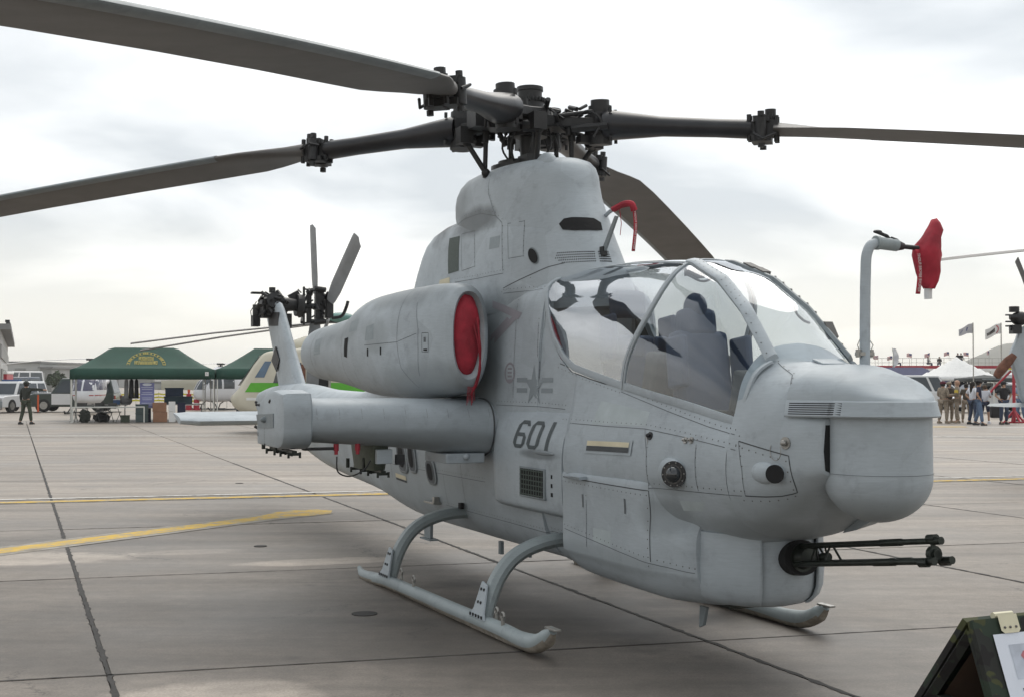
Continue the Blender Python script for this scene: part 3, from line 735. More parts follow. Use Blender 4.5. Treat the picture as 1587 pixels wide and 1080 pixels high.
# -------- stub wings, tip stations and racks
def wing_ring(v, sd, c=1.0, zc=1.475, t=.215):
    # blunt nosed thick section from the leading edge back
    P_ = [(.42, 0), (.405, .09), (.35, .165), (.24, .208), (.05, .215), (-.25, .165), (-.55, .07), (-.62, 0), (-.55, -.06), (-.25, -.17), (.05, -.225), (.24, -.215), (.35, -.165), (.405, -.09)]
    P_ = catmull(P_, 4, True)
    return [lc(p[0], sd * v, zc + p[1] * t / .215) for p in P_]
wings = {}
for sd in (1, -1):
    b = B(); b.loft([wing_ring(v, sd, 1, zc, t) for v, zc, t in ((.40, 1.413, .226), (.7, 1.42, .222), (1.3, 1.463, .192), (2.06, 1.492, .165))])
    wg = b.to('stub_wing', M['paint'], heli, 50); wings[sd] = wg
    # dark root seam ring
    b = B(); R_ = wing_ring(.515, sd, 1, 1.415, .229); b.tube(R_ + [R_[0]], .008, 5, False); b.to('root_seam', M['line'], wg)
    b = B(); b.box(lc(.05, sd * .62, 1.642), (.35, .28, .02), Matrix.Rotation(.10, 3, 'Y')); b.to('root_fillet', M['paint'], wg, bevel=.005)
    # tip station
    b = B()
    prof = catmull([(.43, 1.48), (.43, 1.60), (.38, 1.70), (.38, 1.70), (.15, 1.725), (.05, 1.725), (-.15, 1.70), (-.50, 1.60), (-.50, 1.60), (-.52, 1.40), (-.50, 1.27), (-.50, 1.27), (0, 1.265), (.3, 1.275), (.40, 1.33)], 4, True)
    rings = []
    for v, k in ((2.035, .97), (2.05, 1.0), (2.16, 1.0), (2.225, .985), (2.255, .94), (2.265, .86)):
        rings.append([lc(-.02 + (u + .02) * k, sd * v, 1.49 + (z - 1.49) * k) for u, z in prof])
    b.loft(rings); tp = b.to('wing_tip_station', M['paint'], heli, 40)
    # recess panel on the outboard face
    b = B(); b.prism([(-.46, 1.52), (.12, 1.54), (.12, 1.43), (-.40, 1.41)], lambda u, z: lc(u, sd * 2.262, z), lambda u, z: lc(u, sd * 2.272, z))
    b.to('recess_panel', M['paint_dark'], tp)
    b = B(); b.cyl(lc(-.15, sd * 2.262, 1.485), lc(-.15, sd * 2.292, 1.485), .026, 12); b.sphere(lc(-.15, sd * 2.292, 1.485), .02, 8, 6); b.to('round_stud', M['paint_dark'], tp)
    b = B()
    for u, z in ((0.0, 1.64), (-.02, 1.63), (-.38, 1.60), (-.50, 1.62), (-.48, 1.60)): b.sphere(lc(u, sd * 2.265, z), .013, 6, 4)
    b.box(lc(-.42, sd * 2.262, 1.36), (.03, .006, .035)); b.box(lc(-.2, sd * 2.262, 1.36), (.01, .006, .19))
    b.to('fastener', M['black'], tp, kind='stuff')
    def rack(uc, vc, zt, name='missile_rack'):
        b = B()
        b.box(lc(uc, sd * vc, zt + .01), (.74, .04, .022)); b.box(lc(uc - .05, sd * vc, zt + .03), (.28, .06, .03))
        for du in (-.40, -.1, .12, .40):
            b.box(lc(uc + du * .9, sd * vc, zt - .005), (.025, .09, .022)); b.cyl(lc(uc + du * .9, sd * (vc + .045), zt - .035), lc(uc + du * .9, sd * (vc + .045), zt + .01), .010, 8)
            b.cyl(lc(uc + du * .9, sd * (vc - .045), zt - .035), lc(uc + du * .9, sd * (vc - .045), zt + .01), .010, 8)
        b.cyl(lc(uc + .1, sd * (vc + .08), zt), lc(uc + .1, sd * (vc + .08), zt + .11), .012, 8)
        b.cyl(lc(uc - .41, sd * (vc + .06), zt), lc(uc - .41, sd * (vc + .06), zt + .08), .016, 8)
        return b
    rack(-.05, 2.15, 1.235).to('ejector_rack', M['gun'], tp)
    # inboard weapons pylon
    b = B(); b.loft([[lc(.30 * k - .08, sd * (1.42 + dv), 1.30) for k, dv in ((-1, -.07), (-.8, -.09), (.8, -.09), (1, -.06), (1, .06), (.8, .09), (-.8, .09), (-1, .07))],
                     [lc(.24 * k - .08, sd * (1.42 + dv), 1.075) for k, dv in ((-1, -.05), (-.8, -.07), (.8, -.07), (1, -.04), (1, .04), (.8, .07), (-.8, .07), (-1, .05))]])
    py = b.to('weapon_pylon', M['olive'], wg)
    b = rack(-.08, 1.42, 1.06); b.to('ejector_rack', M['gun'], py)
    b = B(); b.box(lc(.235, sd * 1.40, 1.19), (.05, .13, .115)); b.to('access_box', M['paint'], py, bevel=.004)
    b = B(); b.box(lc(.25, sd * 1.27, 1.165), (.04, .07, .08)); b.to('connector_block', M['black'], py)
    for dv in (0, .22):
        b = B(); b.cyl(lc(.24, sd * (1.62 + dv * .8), 1.30), lc(.24, sd * (1.62 + dv * .8), 1.245), .022, 12); b.cyl(lc(.24, sd * (1.62 + dv * .8), 1.245), lc(.24, sd * (1.62 + dv * .8), 1.215), .015, 10)
        b.to('wiring_plug', M['red_metal'], wg)
    b = B(); b.tube(catmull([lc(.24, sd * 1.79, 1.20), lc(.24, sd * 1.78, 1.08), lc(.22, sd * 1.68, 1.04), lc(.2, sd * 1.55, 1.09), lc(.2, sd * 1.50, 1.16)], 6), .006, 8); b.to('cable', M['black'], wg)
    b = B(); b.box(lc(.2, sd * 1.92, 1.262), (.10, .26, .02)); b.to('under_plate', M['black'], wg)
    b = B(); b.box(lc(.1, sd * .74, 1.165), (.5, .34, .08)); b.sphere(lc(.36, sd * .74, 1.18), .03, 8, 6); b.to('root_box', M['paint'], wg, bevel=.015)

# -------- tail: stabiliser, fin, gearbox, tail rotor
for sd in (1, -1):
    b = B(); rings = []
    for v, uo, k in ((.15, 0, 1), (1.58, 0, 1), (1.78, -.10, .62)):
        P_ = [(-.48, 1.375), (-.2, 1.365), (.25, 1.325), (.42, 1.295), (.455, 1.275), (.43, 1.235), (.38, 1.215), (.1, 1.235), (-.3, 1.33), (-.48, 1.365)]
        rings.append([lc(-7.15 + uo + p[0] * k, sd * v, 1.30 + (p[1] - 1.30) * (.5 + .5 * k)) for p in P_])
    b.loft(rings); b.to('stabiliser', M['paint'], heli, 40)
b = B(); rings = []
for z, ul, ut, th in ((1.35, -7.20, -8.85, .11), (1.70, -7.55, -8.95, .085), (2.2, -8.06, -9.30, .07), (2.6, -8.48, -9.62, .065), (2.85, -8.74, -9.82, .06), (2.94, -8.86, -9.80, .05), (2.98, -9.0, -9.66, .03)):
    P_ = catmull([(ul, 0), (ul - .07, th * .8), (ul - .3, th), (ut + .3, th * .5), (ut, 0), (ut + .3, -th * .5), (ul - .3, -th), (ul - .07, -th * .8)], 4, True)
    rings.append([lc(p[0], p[1], z) for p in P_])
b.loft(rings); fin = b.to('tail_fin', M['paint'], heli, 50)
b = B(); b.prism([(-8.72, 2.80), (-9.42, 2.83), (-9.32, 2.62), (-8.75, 2.60)], lambda u, z: lc(u, .058, z), lambda u, z: lc(u, .068, z)); b.to('dark_patch', M['black'], fin)
b = B(); b.prism([(-8.9, 2.30), (-9.14, 2.10), (-8.84, 1.93), (-8.66, 2.10)], lambda u, z: lc(u, .055, z), lambda u, z: lc(u, .074, z)); b.to('dark_patch', M['black'], fin)
# gearbox pod on the fin top and drive out to the rotor on the port side
b = B()
b.cyl(lc(-9.2, .16, 2.92), lc(-9.2, -.06, 2.94), .15, 14, .17); b.cyl(lc(-9.36, .04, 2.90), lc(-9.05, .04, 3.0), .13, 12); b.box(lc(-9.3, .12, 2.84), (.24, .14, .2)); b.cyl(lc(-9.2, .05, 2.95), lc(-9.2, -.32, 2.94), .13, 14, .09)
b.cyl(lc(-9.2, -.32, 2.94), lc(-9.2, -.42, 2.93), .17, 12); b.cyl(lc(-9.2, .05, 3.12), lc(-9.2, .05, 3.2), .05, 10); b.box(lc(-9.5, .20, 3.13), (.12, .2, .03))
b.box(lc(-9.5, .24, 2.70), (.15, .10, .17)); b.cyl(lc(-9.5, .22, 2.95), lc(-9.5, .22, 2.62), .06, 8); b.box(lc(-9.3, -.22, 2.70), (.16, .08, .22)); b.box(lc(-9.3, -.32, 3.08), (.1, .16, .12), Matrix.Rotation(.5, 3, 'X'))
b.tube([lc(-9.5, .22, 3.0), lc(-9.55, .30, 2.85), lc(-9.5, .28, 2.62)], .007, 5)
tr_gb = b.to('tail_gearbox', M['rotor'], heli, 30)
tr = empty('tail_rotor', parent=heli)
b = B(); tc_ = (-9.2, -.62, 2.93)
b.cyl(lc(-9.2, -.3, 2.93), lc(-9.2, -.85, 2.93), .045, 12)
b.box(lc(-9.2, -.52, 2.93), (.05, .07, .52)); b.box(lc(-9.2, -.68, 2.93), (.10, .13, .46)); b.box(lc(-9.15, -.82, 2.93), (.16, .10, .36))
for dz in (-.26, .26):
    b.cyl(lc(-9.2, -.44, 2.93 + dz), lc(-9.2, -.68, 2.93 + dz * .9), .014, 6); b.box(lc(-9.2, -.44, 2.93 + dz * .75), (.03, .03, .2))
b.cyl(lc(-9.12, -.76, 3.18), lc(-9.12, -.58, 3.20), .04, 8); b.cyl(lc(-9.12, -.76, 2.70), lc(-9.12, -.58, 2.68), .04, 8)
b.tube(catmull([lc(-9.1, -.86, 2.75), lc(-9.0, -.98, 2.78), lc(-8.9, -1.02, 2.9), lc(-8.9, -1.05, 3.0)], 5), .025, 7)
b.to('tail_hub', M['rotor'], tr)
rr = random.Random(4); b = B()
for k in range(34):
    a, e_ = rr.uniform(0, 2 * PI), rr.uniform(-.9, 1.2)
    p = Vector(lc(-9.2 + .22 * math.cos(a) * math.cos(e_), .04 + .22 * math.sin(a) * math.cos(e_), 2.93 + .20 * math.sin(e_))); d = Vector((rr.uniform(-1, 1), rr.uniform(-1, 1), rr.uniform(-1, 1))).normalized()
    b.tube([p - d * .05, p + d * .06], rr.uniform(.012, .035), 6)
for k in range(30):
    p = Vector(lc(-9.2 + rr.uniform(-.1, .14), rr.uniform(-.86, -.38), 2.93 + rr.uniform(-.22, .24))); d = Vector((rr.uniform(-1, 1), rr.uniform(-.5, .5), rr.uniform(-1, 1))).normalized()
    b.tube([p - d * .06, p + d * .07], rr.uniform(.010, .028), 6)
b.to('tail_fittings', M['rotor'], heli, 30, kind='stuff')
def tail_blade(root, tip, chord, nrm):
    root, tip = Vector(root), Vector(tip); ax = (tip - root).normalized(); nrm = Vector(nrm); nrm = (nrm - ax * nrm.dot(ax)).normalized(); ch = ax.cross(nrm)
    L_ = (tip - root).length; rings = []
    for t, k in ((0, .62), (.06, .8), (.22, 1), (.6, 1), (.93, .96)):
        rings.append([root + ax * (L_ * t) + ch * (x * chord * k) + nrm * (y * chord * .14) for x, y in ((-.5, 0), (-.35, .5), (0, .6), (.5, 0), (0, -.6), (-.35, -.5))])
    rings.append([root + ax * (L_ * (1.0 - (.0 if x < 0 else .08) * (x + .0) * 2)) + ch * (x * chord * .9) + nrm * (y * chord * .05) for x, y in ((-.5, 0), (-.35, .5), (0, .6), (.5, 0), (0, -.6), (-.35, -.5))])
    b = B(); b.loft(rings); return b.to('tail_blade', M['tail_blade'], tr, 40)
tail_blade(lc(-9.2, -.62, 3.13), lc(-9.3, -.60, 4.20), .19, lc(.25, 1, .0))
tail_blade(lc(-9.02, -.80, 3.0), lc(-8.12, -.97, 3.90), .235, lc(.75, .8, .1))
tail_blade(lc(-9.2, -.62, 2.73), lc(-9.3, -.60, 1.65), .22, lc(.75, .66, .0))
tail_blade(lc(-9.3, -.86, 2.76), lc(-10.2, -.80, 1.95), .30, lc(-.35, 1.0, .1))

# -------- skids
for sd in (1, -1):
    b = B()
    pts = catmull([(-1.38, .075), (-1.28, .03), (-1.0, .03), (-.62, .055), (0, .06), (1.0, .06), (1.9, .062), (2.2, .055), (2.42, .075), (2.58, .14), (2.66, .20)], 5)
    rr_ = np.interp(pts[:, 0], [-1.38, -1.25, -1.0, 2.1, 2.35, 2.58, 2.66], [.018, .045, .055, .056, .064, .060, .028])
    vs_ = np.interp(pts[:, 0], [-1.4, 2.7], [1.10, 1.07])
    b.tube([lc(p[0], sd * v, p[1] + .003) for p, v in zip(pts, vs_)], list(rr_), 18, up=(0, 0, 1))
    sk = b.to('skid', M['skidpaint'], heli, 60); sk.data.materials.append(M['skidworn'])
    for p_ in sk.data.polygons:
        if p_.normal.z < -.25 or (p_.center.z < .03): p_.material_index = 1
    b = B(); b.box(lc(2.66, sd * 1.07, .215), (.15, .05, .014)); b.to('toe_tab', M['steel'], sk, bevel=.003)
    b = B(); b.tube([lc(u, sd * (1.085), .029) for u in np.linspace(-1.05, 2.1, 12)], .032, 10, True, up=(0, 0, 1)); b.to('wear_shoe', M['skidworn'], sk)
    for u, vo in ((1.72, -.02), (1.92, .02), (-.32, -.02), (.1, .02)):
        b = B(); b.cyl(lc(u, sd * (1.075 + vo), .11), lc(u, sd * (1.075 + vo), .165), .014, 8); b.tube([lc(u + .026 * math.cos(a), sd * (1.075 + vo), .175 + .026 * math.sin(a)) for a in np.linspace(0, 2 * PI, 13)], .008, 6, False)
        b.to('lifting_ring', M['steel'], sk)
for uc in (1.52, -.58):
    # arched cross tube with a flat fairing; both sides in one part
    b = B(); pts = []
    half = [(0, .62), (.30, .625), (.48, .625), (.64, .60), (.78, .55), (.88, .48), (.965, .37), (1.02, .25), (1.062, .12), (1.075, .06)]
    hp = catmull(half, 4)
    pts = [(-v, z) for v, z in hp[::-1][:-1]] + [(v, z) for v, z in hp]
    rings = []
    for i, (v, z) in enumerate(pts):
        a = np.array(pts[max(i - 1, 0)]); c = np.array(pts[min(i + 1, len(pts) - 1)]); t = (c - a) / np.linalg.norm(c - a); n = np.array([-t[1], t[0]])
        hh = .048; R_ = []
        for x, y in ((.085, .35), (.085, -.35), (.05, -1), (-.03, -1), (-.115, -.15), (-.115, .15), (-.03, 1), (.05, 1)):
            R_.append(lc(uc + x * .9, v + n[0] * y * hh, z + n[1] * y * hh))
        rings.append(R_)
    b.loft(rings); ct = b.to('cross_tube', M['skidpaint'], heli, 40)
    for sd in (1, -1):
        b = B()
        o1 = [(uc - .14, .10), (uc + .15, .10), (uc + .11, .14), (uc + .05, .33), (uc - .05, .35), (uc - .08, .16)]
        b.prism(o1, lambda u, z: lc(u, sd * (1.135 - .28 * max(z - .1, 0)), z), lambda u, z: lc(u, sd * (1.118 - .28 * max(z - .1, 0)), z))
        sdl = b.to('saddle', M['paint'], ct, bevel=.003)
        b = B()
        for k in range(5): b.box(lc(uc - .10 + k * .052, sd * 1.136, .118), (.018, .006, .022))
        for z in (.21, .30):
            for du in (-.02, .03): b.cyl(lc(uc + du, sd * (1.13 - .28 * (z - .1)), z), lc(uc + du, sd * (1.142 - .28 * (z - .1)), z), .011, 8)
        b.to('saddle_bolt', M['black'], ct, kind='stuff')
        b = B(); b.box(lc(uc + .08, sd * .44, .695), (.06, .03, .05)); b.to('tube_notch', M['dark'], ct)

# -------- chin gun
gt = empty('gun_turret', parent=heli)
b = B(); rings = []
for z, r in ((.93, .37), (.905, .385), (.64, .388), (.55, .382), (.49, .36), (.45, .32), (.43, .25), (.425, .1), (.425, .02)):
    rings.append([lc(3.34 + r * math.cos(a) * 1.03, r * math.sin(a), z) for a in np.linspace(0, 2 * PI, 61)[:-1]])
b.loft(rings); b.to('turret_shell', M['paint'], gt, 45)
b = B(); rings = []
for z, r in ((.935, .365), (.925, .395), (.895, .398), (.893, .36)):
    rings.append([lc(3.34 + r * math.cos(a) * 1.03, r * math.sin(a), z) for a in np.linspace(0, 2 * PI, 61)[:-1]])
b.loft(rings); b.to('turret_rim', M['paint'], gt, 45)
# raised side cheeks leaving a plain strip round the gun port
for sd in (1, -1):
    b = B(); rings = []
    for z, r in ((.875, .392), (.872, .402), (.65, .405), (.555, .399), (.50, .378), (.465, .345), (.463, .33)):
        rings.append([lc(3.34 + r * math.cos(a) * 1.03, r * math.sin(a) * sd, z) for a in np.linspace(math.radians(29), math.radians(150), 40)])
    b.loft(rings, closed=False, caps=False); ch_ = b.to('turret_cheek', M['paint'], gt, 45)
    ch_.modifiers.new('thick', 'SOLIDIFY').thickness = -.014
    b = B()
    for a in (34, 52, 70, 88, 106): b.sphere(lc(3.34 + .405 * math.cos(math.radians(a)) * 1.03, .405 * math.sin(math.radians(a)) * sd, .85), .006, 6, 4)
    b.to('screw', M['rivet'], ch_, kind='stuff')
elev = math.radians(8.0); gd = Vector((math.cos(elev), 0, math.sin(elev))); go = lc(3.695, -.03, .735); gup = Vector((-math.sin(elev), 0, math.cos(elev)))
b = B(); b.tube([go + gd * .02, go + gd * .095], .105, 28, flat=1.22, up=(0, 1, 0)); b.to('gun_port', M['dark'], gt)
b = B(); b.tube([go - gd * .1, go + gd * .10], .085, 20); b.tube([go + gd * .10, go + gd * .16], [.07, .055], 16); b.to('gun_feed', M['gun'], gt)
br = .068
bar = []
for k, a in enumerate((90, 210, 330)):
    off = Vector((0, 1, 0)) * (br * math.cos(math.radians(a))) + gup * (br * math.sin(math.radians(a)))
    b = B(); s = go + off
    b.tube([s, s + gd * .80, s + gd * .81, s + gd * .98, s + gd * .99, s + gd * 1.20, s + gd * 1.205, s + gd * 1.28], [.0175, .0175, .0205, .0205, .0165, .0165, .021, .021], 14)
    b.to('gun_barrel', M['gun'], gt)
for d0, w_ in ((.25, .13), (1.205, .02)):
    b = B(); c_ = go + gd * (d0 + w_ / 2)
    V_ = [Vector((0, 1, 0)) * ((br + .012) * math.cos(math.radians(a))) + gup * ((br + .012) * math.sin(math.radians(a))) for a in (90, 210, 330)]
    for i in range(3):
        p, q = V_[i], V_[(i + 1) % 3]
        for dd in ((-w_ / 2, w_ / 2) if d0 < 1 else ()): b.tube([c_ + gd * dd + p, c_ + gd * dd + q], .007, 6)
        if d0 > 1: b.tube([c_ + p * .85, c_], .014, 6); b.tube([c_ + p - gd * .03, c_ + p + gd * .03], .0235, 10)
        if d0 < 1:
            b.tube([c_ - gd * w_ / 2 + p, c_ + q], .006, 6)
    b.tube([c_ - gd * .03, c_ + gd * .03], .026, 12)
    if d0 > 1:
        b.tube([c_ - gd * .014, c_ + gd * .014], .044, 12); b.tube([c_ - gd * .03, c_ + gd * .03], .02, 10)
    b.to('barrel_clamp', M['gun'], gt)
for a, w_, c_ in ((math.radians(36), .05, 'cream'), (math.radians(28.5), .062, 'black')):
    b = B(); r_ = .400
    P_ = [(a - w_ / r_ / 2), (a + w_ / r_ / 2)]
    b.add([lc(3.34 + 1.03 * r_ * math.cos(P_[0]), r_ * math.sin(P_[0]), .897), lc(3.34 + 1.03 * r_ * math.cos(P_[1]), r_ * math.sin(P_[1]), .897),
           lc(3.34 + 1.03 * r_ * math.cos(P_[1]), r_ * math.sin(P_[1]), .924), lc(3.34 + 1.03 * r_ * math.cos(P_[0]), r_ * math.sin(P_[0]), .924)], [(0, 1, 2, 3)])
    b.to('warning_sticker', M['white'] if c_ == 'cream' else M['black'], gt)
# bits under the belly
b = B(); b.box(lc(3.12, .0, .388), (.3, .26, .035)); b.to('belly_mount', M['gun'], heli)
b = B(); b.prism([(3.02, .36), (3.10, .36), (3.06, .24), (3.01, .22)], lambda u, z: lc(u, .18, z), lambda u, z: lc(u, .20, z)); b.to('blade_aerial', M['paint_dark'], heli)
b = B(); b.prism([(-1.85, .47), (-1.65, .47), (-1.66, .27), (-1.82, .27)], lambda u, z: lc(u, .27, z), lambda u, z: lc(u, .30, z)); b.box(lc(-1.73, .285, .26), (.28, .09, .015)); b.to('belly_aerial', M['paint_dark'], heli)
b = B(); b.box(lc(-.05, .25, .37), (.05, .03, .11)); b.box(lc(.65, .3, .40), (.02, .02, .05)); b.to('belly_drain', M['paint_dark'], heli, kind='stuff')

# -------- cockpit: canopy glass, frames, seats
POST = [(2.48, 0), (2.52, .08), (2.57, .14), (2.66, .24), (2.74, .34), (2.80, .46), (2.83, .58), (2.84, .74), (2.84, .86), (2.84, 1.0)]
FRAME = [(2.84, .86), (2.93, .845), (3.10, .81), (3.30, .775), (3.50, .735), (3.68, .695), (3.80, .66), (3.93, .615)]
def curve_pts(cv, n, side=1, off=0.0):
    c = catmull(cv, 6); d = np.r_[0, np.cumsum(np.hypot(np.diff(c[:, 0]), np.diff(c[:, 1]) * 1.2))]
    s = np.linspace(0, d[-1], n)
    return [(float(np.interp(x, d, c[:, 0])), float(np.interp(x, d, c[:, 1]))) for x in s]
def patch(name, left, right, material, side, nu=14, nt=16, parent=None, off=0.0, thick=.006):
    """glass between two (u,t) curves"""
    A_, C_ = curve_pts(left, nt), curve_pts(right, nt)
    b = B(); vs = []
    for j in range(nt):
        for i in range(nu):
            k = i / (nu - 1); u = A_[j][0] * (1 - k) + C_[j][0] * k; t = A_[j][1] * (1 - k) + C_[j][1] * k
            vs.append(S_can(u, t, side, off))
    fs = [(j * nu + i, j * nu + i + 1, (j + 1) * nu + i + 1, (j + 1) * nu + i) for j in range(nt - 1) for i in range(nu - 1)]
    b.add(vs, fs); return b.to(name, material, parent or heli, 180)
def strip(name, cv, w, h, side, material, n=26, off=0.0, parent=None, down=.012):
    """a frame member lying along a curve on the canopy surface"""
    P_ = curve_pts(cv, n); pts = [S_can(u, t, side, 0) for u, t in P_]; b = B(); rings = []
    for i, p in enumerate(pts):
        T = (pts[min(i + 1, n - 1)] - pts[max(i - 1, 0)]).normalized()
        u, t = P_[i]; N_ = (S_can(u, t, side, .05) - S_can(u, t, side, 0)).normalized(); W_ = N_.cross(T).normalized()
        hw = w / 2
        rings.append([p + W_ * hw - N_ * down, p + W_ * hw + N_ * h * .6, p + W_ * hw * .7 + N_ * h, p - W_ * hw * .7 + N_ * h, p - W_ * hw + N_ * h * .6, p - W_ * hw - N_ * down])
    b.loft(rings); return b.to(name, material, parent or heli, 40)
for sd in (1, -1):
    REAR = [(1.50, 0), (1.28, .02), (1.18, .12), (1.16, .3), (1.18, .5), (1.22, .7), (1.24, .82)]
    patch('rear_window', REAR, [(q[0] - .02, q[1]) for q in POST[:8]] + [(2.82, .82)], M['glass_rear'], sd)
    patch('front_window', [(q[0] + .02, q[1]) for q in POST[:8]] + [(2.86, .86)], [(3.82, 0), (3.84, .1), (3.86, .2), (3.88, .38), (3.93, .615), (3.80, .66), (3.5, .735), (3.2, .79), (2.95, .842), (2.86, .86)], M['glass'], sd, nu=18, nt=22)
    patch('roof_window', [(1.24, .82), (1.24, 1.0)], [(2.82, .82), (2.84, 1.0)], M['glass_rear'], sd, nu=16, nt=6)
    post = strip('canopy_post', POST, .055, .010, sd, M['paint'])
    strip('post_seam', [(q[0] + .012, q[1]) for q in POST], .006, .0115, sd, M['line'], parent=post)
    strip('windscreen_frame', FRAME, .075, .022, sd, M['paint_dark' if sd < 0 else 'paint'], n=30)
    strip('rear_frame', [(1.50, 0.02), (1.29, .03), (1.19, .12), (1.165, .3), (1.18, .5), (1.22, .7), (1.24, .82), (1.24, 1.0)], .05, .006, sd, M['paint'])
    strip('front_frame', [(3.84, 0), (3.86, .1), (3.88, .2), (3.90, .38), (3.935, .60)], .034, .004, sd, M['paint'])
    strip('roof_rail', [(1.24, .83), (1.8, .835), (2.3, .845), (2.84, .86)], .022, .005, sd, M['paint'])
    sill = strip('sill_frame', [(1.44, .015), (2.0, .010), (2.5, .006), (3.2, .006), (3.84, .004)], .05, .006, sd, M['paint'])
    # lower rear quarter panel under the rear window (grey, bolted)
    b = B(); pp = [(1.50, 1.955), (1.62, 1.84), (2.46, 1.70), (2.46, 1.80), (1.9, 1.90)]
patch('windscreen', [(2.86, .87), (2.98, .85), (3.2, .80), (3.5, .745), (3.75, .685), (3.93, .62)], [(2.88, 1), (3.05, 1), (3.3, 1), (3.55, 1), (3.80, 1), (4.03, 1)], M['glass'], 1, nu=8, nt=18)
patch('windscreen', [(2.86, .87), (2.98, .85), (3.2, .80), (3.5, .745), (3.75, .685), (3.93, .62)], [(2.88, 1), (3.05, 1), (3.3, 1), (3.55, 1), (3.80, 1), (4.03, 1)], M['glass'], -1, nu=8, nt=18)
# handles and hinges on the far windscreen frame
b = B()
for u, t in ((3.06, .82), (3.16, .80), (3.76, .67)):
    p = S_can(u, t, -1, .02); b.box(p, (.11, .06, .035), Matrix.Rotation(.35 if u < 3.5 else 1.0, 3, 'Y'))
for u in np.linspace(3.0, 3.85, 13):
    b.sphere(S_can(u, float(np.interp(u, [2.93, 3.3, 3.68, 3.93], [.845, .775, .695, .615])), -1, .022), .009, 6, 4)
b.to('frame_fitting', M['rivet'], heli, kind='stuff')
b = B()
for u in np.linspace(2.95, 3.9, 16):
    for dt in (-.022, .022):
        b.sphere(S_can(u, float(np.interp(u, [2.93, 3.3, 3.68, 3.93], [.845, .775, .695, .615])) + dt, 1, .0215), .0038, 6, 4)
b.to('frame_screw', M['rivet'], heli, kind='stuff')
# grab loops inside the front frames
for sd, u0 in ((1, 2.9), (-1, 3.45)):
    b = B(); P_ = [S_can(u0 + k * .05, .72 + .02 * k, sd, -.03 - .05 * math.sin(k / 5 * PI)) for k in range(6)]
    b.tube(catmull([tuple(p) for p in P_], 4), .008, 6); b.to('grab_loop', M['cockpit'], heli)
# seats
def seat(u, zh, mt):
    s = empty('pilot_seat', parent=heli)
    b = B(); b.box(lc(u, 0, 1.45), (.46, .42, .14)); b.to('cushion', M['cockpit'], s, bevel=.03)
    b = B(); b.box(lc(u - .26, 0, 1.78), (.13, .42, .70), Matrix.Rotation(-.17, 3, 'Y')); b.to('backrest', mt, s, bevel=.04)
    b = B(); b.box(lc(u - .33, 0, zh), (.14, .27, .20), Matrix.Rotation(-.15, 3, 'Y')); b.to('headrest', mt, s, bevel=.045)
    b = B()
    for v in (-.25, .25): b.box(lc(u - .16, v, zh - .26), (.22, .05, .34), Matrix.Rotation(-.1, 3, 'Y'))
    b.to('side_guard', mt, s, bevel=.02)
    return s
seat(2.05, 2.36, M['seatblue']); seat(3.0, 2.18, M['seatblue'])
b = B(); b.sphere(lc(2.66, .0, 2.29), .09, 14, 10, (1, .85, 1.1)); b.to('seat_top', M['seatblue'], heli)
b = B()
b.box(lc(2.55, 0, 1.84), (.14, .62, .30), Matrix.Rotation(.25, 3, 'Y')); b.to('rear_instrument_panel', M['cockpit'], heli, bevel=.03)
b = B(); b.box(lc(3.62, 0, 1.70), (.26, .56, .28), Matrix.Rotation(.25, 3, 'Y')); b.box(lc(3.76, 0, 1.87), (.30, .46, .04)); b.to('glare_shield', M['cockpit'], heli, bevel=.03)
b = B(); b.box(lc(2.4, .33, 1.52), (2.3, .10, .20)); b.box(lc(2.4, -.33, 1.52), (2.3, .10, .20)); b.to('side_console', M['cockpit'], heli, bevel=.02)
b = B(); b.box(lc(1.9, 0, 1.215), (1.9 * 2, .74, .03)); b.to('cockpit_floor', M['cockpit'], heli)
b = B(); b.tube([lc(2.83, v, ztop(2.83) - .05) for v in (-.22, 0, .22)], .02, 8); b.box(lc(2.75, .05, 2.52), (.10, .12, .05)); b.box(lc(2.9, .12, 2.5), (.08, .04, .07)); b.to('roof_beam', M['cockpit'], heli)
b = B()
for k in range(4): b.box(lc(2.38 + .02 * k, .28 - .16 * k, 2.03), (.05, .09, .14), Matrix.Rotation(.3, 3, 'Y'))
b.to('display_unit', M['seatblue'], heli, bevel=.012)
# coaming plate ahead of the windscreen
b = B(); b.box(lc(4.06, -.02, 1.905), (.10, .16, .012), Matrix.Rotation(.28, 3, 'Y')); b.to('coaming_plate', M['paint'], heli, bevel=.003)

# -------- rotor head
mast = empty('main_rotor', parent=heli)
b = B(); b.cyl((0, 0, 3.55), (0, 0, 4.02), .085, 22); b.cyl((0, 0, 3.60), (0, 0, 3.68), .12, 22); b.to('mast', M['rotor'], mast, 40)
b = B(); b.cyl((-.10, 0, 3.605), (-.10, 0, 3.655), .30, 26); b.cyl((-.12, 0, 3.65), (-.12, 0, 3.70), .23, 26); b.box((.12, -.05, 3.67), (.2, .15, .1)); b.to('swash_plate', M['rotor'], mast, 30)
HZ = 4.02
upper_dirs = {'A': (-.325, -.946), 'D': (.325, .946)}
lower_dirs = {'B': (-.966, .259), 'C': (.966, -.259)}
inv = HMAT.inverted().to_3x3()
def ldir(d): v = inv @ Vector((d[0], d[1], 0)); v.z = 0; return v.normalized()
b = B()
b.cyl((0, 0, 3.90), (0, 0, 4.22), .15, 20, .12); b.cyl((0, 0, 4.22), (0, 0, 4.31), .105, 18); b.cyl((0, 0, 4.30), (0, 0, 4.335), .115, 18)
b.to('hub_cap', M['rotor'], mast, 40)
def frame_of(d):
    x = ldir(d); y = Vector((0, 0, 1)).cross(x); return x, y
